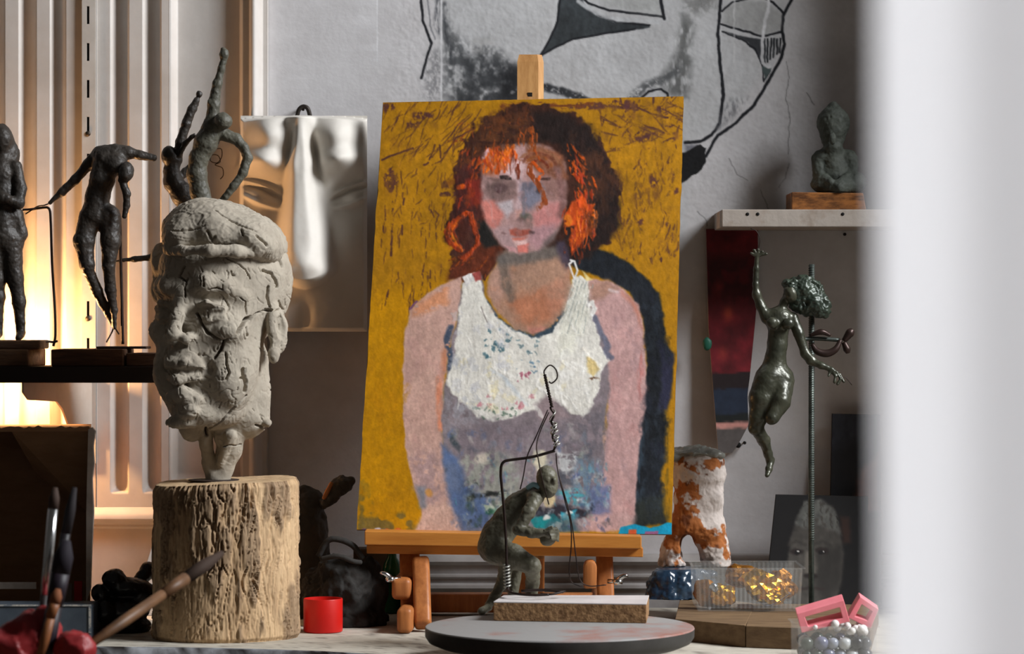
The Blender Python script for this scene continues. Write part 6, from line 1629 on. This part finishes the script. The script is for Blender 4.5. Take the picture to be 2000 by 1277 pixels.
for layer, z in enumerate(zl):
    for j in range(3):
        for i in range(6):
            x = xa + .0085 + (xb - xa - .017) * i / 5 + (.003 if (j + layer) % 2 else -.002) * (0 < i < 5); y = BBd + .012 + j * .0225
            rad = .0066 + .0008 * ((i * 7 + j * 3 + layer) % 3)
            if x + rad > xb - .001: x = xb - .001 - rad
            bead((x, y, z), rad, cols_b[(k * 5 + j + layer * 3) % 8], names_b[cols_b[(k * 5 + j + layer * 3) % 8]] + ' round bead inside the clear bead box', 'beads in the clear box'); k += 1
# white beads heaped on top (just above the coloured ones)
rb = np.random.default_rng(5)
m_wb = (226, 222, 218)
for i in range(34):
    u = rb.uniform(0, 1); x = P(1590 + 108 * u, 0, BBd)[0]; y = BBd + .01 + rb.uniform(0, .055)
    hgt = .006 * math.exp(-((u - .35) / .25) ** 2)
    rad = rb.uniform(.0032, .0052) if u > .2 else .0028
    bead((x, y, zbb + .031 + hgt + rb.uniform(0, .006)), rad, m_wb, 'small white bead heaped on top of the clear bead box', 'white beads heaped on the bead box')
# layer of fill under the white beads
m_pink = mat('pink_plastic', (238, 140, 148), .4, col2=(226, 120, 130), nscale=30, bump=.1, spec=.45)
def frame(pts_o, pts_i, d, dz, label, rotd=0.0):
    n = len(pts_o)
    fo = np.array([P(x, y, d + rotd * (x - pts_o[0][0])) for x, y in pts_o]); fi = np.array([P(x, y, d + rotd * (x - pts_o[0][0])) for x, y in pts_i])
    sh = np.array([0, dz, dz * .25])
    V = np.vstack([fo, fi, fo + sh, fi + sh]); Fc = []
    for i in range(n):
        j = (i + 1) % n
        Fc += [[i, n + i, n + j, j], [2 * n + i, 2 * n + j, 3 * n + j, 3 * n + i], [i, j, 2 * n + j, 2 * n + i], [n + i, 3 * n + i, 3 * n + j, n + j]]
    v, f = bevel(V, Fc, .0006)
    return mesh('pink_plastic_frame', v, f, m_pink, smooth=False, label=label, cat='plastic frame', group='pink plastic frames on the bead box')
frame([(1556, 1199), (1648, 1172), (1660, 1214), (1566, 1236)], [(1572, 1205), (1640, 1186), (1646, 1207), (1579, 1224)], 3.10, .020, 'pink plastic rectangular frame lying on the bead box')
frame([(1656, 1206), (1680, 1165), (1716, 1190), (1700, 1228)], [(1670, 1204), (1683, 1180), (1704, 1194), (1694, 1212)], 3.13, .014, 'pink plastic frame tipped up on one corner on the bead box')

# rust stained plaster torso on a blue glazed lump
d = 3.62
lump = thing('blue_glazed_lump', (P(1318, 0, d)[0], d, TZ), 'dark blue glazed ceramic lump under the rust stained torso', 'ceramic')
c = Clay()
zsq = [(1300, 1140, 0, 34), (1312, 1175, 0, 44), (1330, 1190, 0, 40)]
c.pchain(3.58, zsq, 12); c.pell(3.58, 1338, 1150, 0, 34, 44, 40, 10); c.pell(3.58, 1290, 1180, 0, 34, 34, 34, 10); c.pell(3.60, 1366, 1160, 10, 44, 36, 44, 10); c.pell(3.60, 1372, 1190, 10, 50, 26, 44, 10); c.pell(3.6, 1340, 1120, 10, 60, 14, 44, 10)
V, Q = c.build(.0018); V = rough_up(V, Q, (.004, .022, 3, 81), (.0015, .007, 2, 82)); V[:, 2] = np.clip(V[:, 2], zst + .0005, P(0, 1108, 3.6)[2])
lump.location.z = zst; OFF[lump][2] = zst
mesh('glazed_body', V, Q, mat('blue_glaze', (30, 48, 66), .22, col2=(70, 88, 104), nscale=26, contrast=(.5, .75), bump=.3, spec=.6), lump)
tz_ = P(0, 1108, 3.6)[2]
to = thing('plaster_torso', (P(1355, 0, d)[0], d, tz_), 'white plaster torso with orange rust stains standing on the blue lump', 'sculpture')
c = Clay()
c.pell(d, 1362, 925, 0, 56, 40, 40, 12); c.pell(d, 1362, 900, 0, 50, 24, 34, 10); c.pell(d, 1364, 975, 0, 50, 50, 38, 14); c.pell(d, 1360, 1025, 0, 56, 40, 40, 14)
c.pchain(d, [(1336, 1030, 0, 28), (1320, 1070, 0, 26), (1312, 1100, 0, 26)], 10); c.pchain(d, [(1390, 1030, 0, 28), (1394, 1070, 0, 28), (1396, 1100, 0, 28)], 10)
c.pell(d, 1344, 1074, -20, 16, 34, 60, 3, 's'); c.pell(d, 1344, 1074, 20, 16, 34, 60, 3, 's')
c.pell(d, 1424, 975, 0, 8, 30, 40, 8, 's')
V, Q = c.build(.0013)
V = rough_up(V, Q, (.0018, .02, 3, 83), (.0009, .006, 3, 84)); V[:, 2] = np.maximum(V[:, 2], tz_ + .0004)
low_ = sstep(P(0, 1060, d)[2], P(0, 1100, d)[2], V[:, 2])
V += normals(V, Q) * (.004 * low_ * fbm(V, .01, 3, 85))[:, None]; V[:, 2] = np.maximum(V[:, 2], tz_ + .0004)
st1 = fbm(V, .03, 5, 86) + .42 * fbm(V, .007, 4, 87); X2, Y2 = topx(V)
bias = .30 * np.exp(-((Y2 - 950) / 16) ** 2) * (X2 < 1365) + .30 * np.exp(-((Y2 - 1028) / 26) ** 2) + .5 * np.exp(-((Y2 - 905) / 14) ** 2) + .2 * sstep(1050, 1080, Y2) - .26
s_ = sstep(.0, .12, st1 + bias)[:, None]; s2_ = sstep(.1, .5, fbm(V, .012, 3, 88))[:, None]
cc = lin((216, 204, 196)) * (1 - s_) + (lin((176, 106, 54)) * (1 - s2_) + lin((116, 64, 34)) * s2_) * s_
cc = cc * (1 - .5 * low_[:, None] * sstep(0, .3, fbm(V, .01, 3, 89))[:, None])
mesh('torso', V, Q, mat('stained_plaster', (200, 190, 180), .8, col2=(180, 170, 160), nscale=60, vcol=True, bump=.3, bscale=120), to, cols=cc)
c = Clay(); c.pell(d, 1352, 884, 0, 52, 12, 40, 8); c.pell(d, 1318, 890, 0, 26, 9, 30, 8); c.pell(d, 1390, 888, 0, 26, 8, 30, 8)
V, Q = c.build(.0016); V = rough_up(V, Q, (.005, .025, 3, 90), (.002, .008, 3, 91))
mesh('crumpled_film', V, Q, mat('grey_film', (150, 150, 142), .3, col2=(110, 112, 106), nscale=30, spec=.6), to)

# ---- right shelf, seated statue on wooden base
m_rs = mat('chipped_white_shelf', (158, 148, 138), .75, col2=(130, 112, 96), nscale=26, contrast=(.5, .75), bump=.25, bscale=80)
d = 3.60
z0 = CAMZ - (443 - CY) * d / F; z1_ = CAMZ - (409 - CY) * d / F
rs = thing('white_wall_shelf', (P(1560, 0, 3.67)[0], 3.67, z0), 'chipped white wooden wall shelf under the seated statue', 'shelf')
v, f = box((P(1410, 0, d)[0], d, z0), (.646, WD - .001, z1_), .001); mesh('shelf_board', v, f, m_rs, rs, smooth=False)
for x in (1460, 1480, 1646):
    c = P(x, 418, d); v, f = lathe([(.0003, 0), (.0022, .0002), (.002, .0006), (.0003, .0008)], (0, 0, 0), 10); v = np.column_stack([v[:, 0], -v[:, 2], v[:, 1]]) + c; mesh('nail_head', v, f, m_hole, rs)
m_bw = mat('figured_wood', (150, 96, 50), .4, col2=(84, 52, 30), nscale=12, stretch=(3, 10, 10), contrast=(.4, .6))
d = 3.63
v, f = prism([(1546, 374), (1686, 376), (1692, 408), (1682, 409.5), (1546, 409.5)], d, d + .075, .0012); zmn = v[:, 2].min(); v[:, 2] += z1_ + .0003 - zmn
wbz = v[:, 2].max()
mesh('wooden_plinth', v, f, m_bw, smooth=False, label='figured brown wooden plinth under the seated statue', cat='plinth')
t = thing('seated_statue', (P(1630, 0, d)[0], d + .035, wbz), 'dark grey green seated statue with a pointed headdress on the wooden plinth', 'statue')
dd = d + .038; c = Clay()
c.pell(dd, 1627, 258, -2, 25, 36, 26, 5); c.pell(dd, 1628, 242, 2, 32, 34, 30, 6); c.pchain(dd, [(1628, 226, 2, 24), (1627, 208, 2, 10)], 10)
c.pell(dd, 1626, 270, -24, 7, 12, 6, 4); c.pell(dd, 1627, 290, -6, 18, 16, 20, 5)
c.pchain(dd, [(1628, 310, 0, 26), (1630, 340, 0, 34)], 8); c.pell(dd, 1606, 308, 0, 18, 16, 22, 6); c.pell(dd, 1656, 308, 0, 18, 16, 22, 6)
c.pchain(dd, [(1598, 310, -4, 13), (1600, 345, -10, 12), (1622, 356, -34, 8)], 4); c.pchain(dd, [(1664, 310, -4, 13), (1664, 342, -10, 12), (1640, 356, -34, 8)], 4)
c.pchain(dd, [(1604, 364, -20, 14), (1640, 366, -34, 13), (1664, 362, -20, 15)], 6); c.pell(dd, 1670, 356, -14, 22, 20, 22, 6); c.pell(dd, 1604, 360, -10, 20, 16, 22, 6)
for s in (-1, 1): c.pell(dd, 1627 + s * 10, 256, -25, 6, 4, 5, 2, 's')
V, Q = c.build(.0012); V = rough_up(V, Q, (.001, .01, 3, 92), (.0005, .004, 2, 93)); V[:, 2] = np.maximum(V[:, 2], wbz + .0004)
mesh('figure', V, Q, mat('dark_stone', (74, 78, 70), .7, col2=(56, 60, 54), nscale=30, bump=.3, bscale=120), t)

# ---- narrow painted panel on the wall below the shelf
oy = np.linspace(447, 884, 110); lft = np.interp(oy, [447, 640, 760, 884], [1379, 1384, 1393, 1403]); rgt = np.interp(oy, [447, 560, 640, 740, 770, 830, 860, 884], [1480, 1481, 1474, 1464, 1460, 1462, 1446, 1430])
u = np.linspace(0, 1, 40); X = lft[:, None] * (1 - u) + rgt[:, None] * u; Y = np.repeat(oy[:, None], 40, 1)
Cc = np.empty(X.shape + (3,)); Cc[:] = (112, 30, 38)
n1_ = fbm(np.column_stack([X.ravel(), Y.ravel(), 0 * X.ravel()]), 26, 4, 7).reshape(X.shape)
Cc *= (1 + .5 * n1_)[..., None]
dk_ = (sstep(470, 520, Y) * sstep(640, 560, Y) * sstep(-.2, .2, n1_ + .1))[..., None]; Cc = Cc * (1 - .7 * dk_) + np.array((48, 22, 26)) * .7 * dk_
for (cx__, cy__, col) in ((1422, 612, (190, 80, 50)), (1412, 690, (160, 60, 52)), (1404, 560, (150, 50, 50))):
    w_ = np.exp(-((X - cx__) / 9) ** 2 - ((Y - cy__) / 14) ** 2)[..., None]; Cc = Cc * (1 - .7 * w_) + np.array(col) * .7 * w_
def band(y0, y1, col, Cc):
    m = (sstep(y0 - 2, y0 + 2, Y + 6 * n1_) * sstep(y1 + 2, y1 - 2, Y + 6 * n1_))[..., None]; return Cc * (1 - m) + np.array(col) * m
Cc = band(728, 764, (40, 30, 32), Cc); Cc = band(758, 826, (38, 48, 66), Cc); Cc = band(808, 828, (30, 34, 34), Cc); Cc = band(824, 838, (206, 146, 136), Cc); Cc = band(836, 900, (92, 86, 84), Cc)
ND = WD - .030
Vp = np.array([P(x, y, ND + .02 * (1 - (y - 447) / 437)) for x, y in zip(X.ravel(), Y.ravel())])
npn = thing('narrow_painted_panel', (P(1425, 0, ND)[0], ND, P(0, 884, ND)[2]), 'narrow dark red painted panel with a blue lower end below the wall shelf', 'painting')
mesh('painted_face', Vp, gridfaces(*X.shape), mat('panel_paint', (100, 40, 40), .55, col2=(90, 80, 80), nscale=80, vcol=True, bump=.15), npn, cols=lin(np.clip(Cc, 5, 250)).reshape(-1, 3))
bo = [(lft[i], oy[i]) for i in range(0, 110, 6)] + [(rgt[i], oy[i]) for i in range(109, -1, -6)]
A = np.array([P(x, y, ND + .02 * (1 - (y - 447) / 437) + .0004) for x, y in bo]); B = A + [0, .008, 0]; n = len(bo)
v, f = bevel(np.vstack([A, B]), [list(range(n)), list(range(n, 2 * n))] + [[i, (i + 1) % n, n + (i + 1) % n, n + i] for i in range(n)], 0); mesh('board', v, f, mat('panel_edge_pale', (150, 140, 132), .8), npn, smooth=False)
c = P(1381, 672, ND - .002); v, f = crumple(c, .006, .003, .009, 5, 2, .25)
mesh('green_tag', v, f, mat('green_tag', (34, 92, 74), .5), npn)

# ---- framed dark pictures leaning on the wall
def picture(name, corners, d0, d1, label, paint, nxy=(90, 100)):
    """corners px tl,tr,br,bl; bottom at d0, top at d1"""
    tl, tr_, br, bl = corners; nx_, ny_ = nxy
    u_, v2 = np.meshgrid(np.linspace(0, 1, nx_), np.linspace(0, 1, ny_))
    gx_ = (tl[0] * (1 - u_) + tr_[0] * u_) * (1 - v2) + (bl[0] * (1 - u_) + br[0] * u_) * v2; gy_ = (tl[1] * (1 - u_) + tr_[1] * u_) * (1 - v2) + (bl[1] * (1 - u_) + br[1] * u_) * v2
    D_ = d1 * (1 - v2) + d0 * v2
    V = np.column_stack([((gx_ - CX) * D_ / F).ravel(), D_.ravel(), (CAMZ - (gy_ - CY) * D_ / F).ravel()])
    CA = Canvas(np.arange(min(tl[0], bl[0]) - 2, max(tr_[0], br[0]) + 3, 1.0), np.arange(min(tl[1], tr_[1]) - 2, max(bl[1], br[1]) + 3, 1.0), (40, 38, 38)); paint(CA)
    ix = np.clip((gx_ - CA.xs[0]).astype(int), 0, len(CA.xs) - 1); iy = np.clip((gy_ - CA.ys[0]).astype(int), 0, len(CA.ys) - 1)
    t = thing(name, (V[-1] + V[-nx_]) / 2, label, 'picture')
    mesh('print', V, gridfaces(ny_, nx_), mat('print_surface', (60, 60, 60), .4, vcol=True, col2=(200, 200, 200), vmix=.1), t, cols=lin(np.clip(CA.C[iy, ix], 4, 250)).reshape(-1, 3))
    q = np.array([V[0], V[nx_ - 1], V[-1], V[-nx_]]) + [0, .004, 0]; v, f = hexa(list(q) + list(q + [0, .006, 0])); mesh('backing', v, f, mat('dark_card_back', (36, 32, 30), .8), t, smooth=False)
def man(CA):
    CA.poly([(1500, 960), (1710, 960), (1710, 1260), (1490, 1260)], (22, 20, 20), soft=1, warp=0, seed=1)
    CA.poly([(1556, 1010), (1572, 985), (1600, 976), (1626, 990), (1640, 1030), (1648, 1080), (1644, 1130), (1630, 1180), (1600, 1215), (1566, 1200), (1544, 1160), (1536, 1110), (1542, 1060)], (74, 70, 65), soft=4, warp=3, var=.2, seed=2)
    CA.poly([(1550, 1020), (1572, 980), (1604, 974), (1632, 996), (1644, 1044), (1626, 1034), (1596, 1022), (1566, 1032)], (92, 92, 88), soft=5, warp=5, var=.3, dry=-.3, dsc=(4, 10), seed=3)
    CA.poly([(1596, 1080), (1646, 1060), (1642, 1140), (1610, 1190), (1592, 1130)], (48, 45, 42), soft=10, op=.8, seed=4)
    for ex in (1556, 1606):
        CA.ell(ex, 1076, 13, 7, (44, 36, 34), soft=3, seed=5); CA.ell(ex, 1078, 6, 4, (24, 20, 20), soft=1.5, seed=6); CA.ell(ex + 2, 1076, 1.6, 1.4, (220, 216, 210), soft=.8, warp=0, seed=7)
        CA.line([(ex - 16, 1062), (ex, 1056), (ex + 16, 1064)], (56, 52, 48), 6, soft=3, op=.7, seed=8)
    CA.poly([(1574, 1076), (1588, 1076), (1594, 1120), (1570, 1122)], (104, 98, 90), soft=5, seed=9); CA.ell(1582, 1124, 14, 5, (40, 34, 32), soft=3, seed=10); CA.line([(1560, 1150), (1584, 1146), (1608, 1150)], (52, 42, 40), 5, soft=3, op=.8, seed=11)
    CA.poly([(1640, 1010), (1658, 1010), (1662, 1060), (1646, 1060)], (70, 44, 34), soft=6, op=.7, seed=12)
picture('dark_portrait_picture', [(1516, 966), (1696, 970), (1690, 1202.5), (1492, 1202.5)], 3.61, 3.665, 'dark picture of a grey haired man leaning against the wall', man)
def absn(CA):
    CA.poly([(1600, 790), (1740, 790), (1740, 1000), (1600, 1000)], (52, 54, 62), soft=1, warp=0, var=.2, seed=1)
    CA.poly([(1620, 880), (1690, 850), (1720, 1000), (1600, 1000)], (40, 40, 44), soft=16, seed=2); CA.poly([(1680, 920), (1720, 880), (1720, 1000), (1664, 1000)], (120, 74, 62), soft=10, seed=3)
picture('small_dark_picture', [(1626, 808), (1720, 810), (1722, 1178), (1618, 1178)], 3.69, 3.715, 'slate grey abstract picture standing behind the portrait picture', absn, (60, 100))

# ---- bronze flying woman on a threaded rod with clamp
FD = 3.565
fs = thing('rod_stand', (P(1585, 0, FD)[0], FD, TZ), 'tall grey green metal rod stand with a clamp holding the flying figure', 'stand')
m_rod = mat('grey_green_steel', (92, 98, 92), .45, metal=.6, col2=(64, 70, 66), nscale=60)
zr = P(0, 516, FD)[2]; xr_ = P(1585, 0, FD)[0]
v, f = tube([(xr_, FD, TZ + .004), (xr_ - .0006, FD, .9), (xr_ + .0004, FD, zr)], .0036, 12); mesh('rod', v, f, m_rod, fs)
v, f = helix((xr_, FD, TZ + .1), (xr_, FD, zr - .002), .0034, 120, .0007, 1800); mesh('thread', v, f, m_rod, fs)
# arm and wing knob
kk = FD / F
v, f = ptube([(1562, 664, FD - .012), (1590, 661, FD - .008), (1640, 664, FD - .006)], 4, 14); mesh('clamp_arm', v, f, m_rod, fs)
m_clmp = mat('brown_clamp', (58, 44, 40), .4, metal=.5)
v, f = ptube([(1582, 655, FD - .012), (1604, 648, FD - .014), (1622, 655, FD - .012)], [3, 6, 3], 16); mesh('clamp_jaw', v, f, m_clmp, fs)
v, f = ptube([(1586, 672, FD - .010), (1596, 686, FD - .012), (1615, 690, FD - .012), (1632, 682, FD - .012), (1642, 664, FD - .010)], [4, 7, 8, 7, 4], 24); mesh('clamp_jaw', v, f, m_clmp, fs)
v, f = join(ptube([(1648, 668, FD - .01), (1654, 682, FD - .01), (1656, 690, FD - .01)], [5, 8, 4], 10), ptube([(1648, 666, FD - .01), (1660, 650, FD - .01), (1666, 644, FD - .01)], [5, 9, 5], 10)); mesh('wing_knob', v, f, m_clmp, fs)
v, f = box((xr_ - .03, FD - .03, zst + .0002) if False else (xr_ - .03, FD - .038, TZ + .0003), (xr_ + .03, FD + .034, TZ + .006), .001)
v[:, 1] += .0; mesh('base_plate', v, f, m_rod, fs, smooth=False)
d = 3.545
fw = thing('flying_woman_figure', (P(1515, 0, d)[0], d, P(0, 930, d)[2]), 'dark bronze leaping nude woman figure held up by the rod clamp', 'sculpture')
c = Clay()
c.pchain(d, [(1498, 620, 0, 13), (1486, 598, 0, 10), (1478, 575, 0, 8), (1476, 555, 0, 6), (1477, 525, 0, 5), (1479, 502, 0, 4)], 4)
for dx, dy in ((-12, -4), (-6, -12), (2, -14), (10, -8), (18, -2)): c.pchain(d, [(1479, 500, 0, 3.4), (1479 + dx, 497 + dy * .7, -2, 2.2)], 1.5)
c.pell(d, 1522, 622, 0, 27, 24, 20, 8); c.pell(d, 1508, 630, -16, 11, 11, 9, 5); c.pell(d, 1540, 632, -16, 11, 11, 9, 5)
c.pchain(d, [(1520, 640, 0, 21), (1518, 676, 0, 18), (1514, 700, 0, 19), (1511, 728, 0, 30)], 9); c.pell(d, 1526, 738, 0, 25, 24, 22, 8)
c.pchain(d, [(1526, 606, 0, 9), (1532, 590, 0, 8), (1538, 580, 0, 9)], 4); c.pell(d, 1544, 574, -4, 14, 17, 15, 4, rot=-.3)
c.pchain(d, [(1549, 622, 0, 12), (1560, 650, -4, 10), (1572, 690, -6, 9), (1584, 704, -8, 9), (1604, 714, -12, 7.5), (1624, 722, -14, 5)], 4)
for pts in ([(1624, 722, -14, 5), (1634, 728, -16, 3.5), (1642, 740, -18, 2.6), (1636, 750, -20, 2.4)], [(1624, 724, -14, 5), (1632, 734, -18, 3), (1630, 746, -20, 2.6)], [(1622, 724, -14, 4), (1618, 734, -18, 2.8)], [(1624, 722, -14, 4), (1640, 732, -12, 3), (1648, 746, -14, 2.4)]): c.pchain(d, pts, 2)
c.pchain(d, [(1500, 742, -4, 28), (1488, 780, -8, 25), (1480, 815, -10, 17), (1476, 835, -8, 14)], 7)
c.pchain(d, [(1476, 834, -8, 13), (1492, 860, 6, 12), (1500, 885, 12, 9), (1504, 902, 14, 7)], 5); c.pchain(d, [(1506, 898, 16, 7), (1502, 916, 8, 6.5), (1498, 928, 2, 4.5)], 4)
c.pchain(d, [(1528, 748, -4, 23), (1524, 785, -18, 19), (1508, 816, -26, 13)], 7); c.pchain(d, [(1508, 816, -26, 12), (1516, 800, 10, 10), (1520, 780, 40, 7)], 5)
V, Q = c.build(.0010); V = rough_up(V, Q, (.0007, .014, 2, 94), (.0002, .0035, 2, 95))
m_bronze = mat('oiled_bronze', (72, 72, 58), .33, col2=(50, 52, 42), nscale=30, metal=.25, spec=.6, bump=.15, bscale=120)
mesh('figure', V, Q, m_bronze, fw)
c = Clay()
for x, y, rx, ry in ((1558, 562, 26, 20), (1580, 570, 30, 28), (1594, 592, 24, 20), (1606, 608, 14, 12), (1566, 592, 22, 16), (1580, 600, 28, 14), (1546, 556, 16, 12), (1570, 548, 18, 10)): c.pell(d, x, y, 4, rx, ry, 20, 10)
V, Q = c.build(.0011); V = rough_up(V, Q, (.004, .014, 3, 96), (.0015, .005, 2, 97)); mesh('hair', V, Q, mat('patina_hair', (58, 68, 56), .4, col2=(42, 50, 42), nscale=26, metal=.2, spec=.6), fw)
v, f = ptube([(1480, 492, d), (1484, 470, d), (1478, 452, d), (1466, 446, d)], .9, 16, 6); mesh('wrist_wire', v, f, m_wire, fw)
v, f = ptube([(1640, 736, d - .012), (1652, 738, d - .01), (1664, 752, d - .01)], .8, 10, 6); mesh('finger_wire', v, f, m_wire, fw)

# bolts left in the wall
for x, y, rr, lb in ((1440, 868, 6, 'larger black bolt sticking out of the wall below the narrow panel'), (1453, 864, 3.2, 'smaller black bolt sticking out of the wall below the narrow panel'), (1648, 458, 3, 'small dark nail in the wall under the white shelf')):
    c = P(x, y, WD); q = rr * WD / F
    v, f = lathe([(q * .5, 0), (q * .5, .008), (q, .009), (q, .013), (q * .6, .0145), (.0002, .015)], (0, 0, 0), 14)
    v = np.column_stack([v[:, 0], -v[:, 2], v[:, 1]]) + c; mesh('wall_bolt', v, f, m_hole, smooth='auto', label=lb, cat='bolt')

# ================================================================== WHITE CURTAIN CLOSE TO THE LENS
CDn = 0.52
n1_, n2_ = 120, 40
ux = np.linspace(0, 1, n1_); x0c = (1742 - CX) * CDn / F
Vc = []
for j in range(n2_):
    z = 0.45 + 1.5 * j / (n2_ - 1)
    for i in range(n1_):
        s_ = ux[i] * .62
        fold = .004 * math.sin(s_ * 50) * min(1, s_ / .03) + .006 * math.sin(s_ * 21 + 1.1 + z * 1.5)
        curl = .012 * math.exp(-(s_ / .008) ** 2)
        Vc.append([x0c + s_ + .0012 * math.sin(z * 9) * (1 - ux[i]), CDn + fold + curl + .02 * ux[i], z])
Vc = np.array(Vc); Fc = gridfaces(n2_, n1_)[:, ::-1]
cur = thing('white_curtain', (x0c + .3, CDn, .45), 'plain white cloth curtain hanging in front of the wall shelf and bead box', 'curtain')
m_cur = mat('white_cloth', (242, 241, 243), .9, translucent=.93, col2=None)
mesh('cloth', Vc, Fc, m_cur, cur)
v, f = tube([(x0c - .03, CDn + .012, 1.962), (x0c + .70, CDn + .012, 1.962)], .011, 12); mesh('curtain_rod', v, f, m_rod, cur)
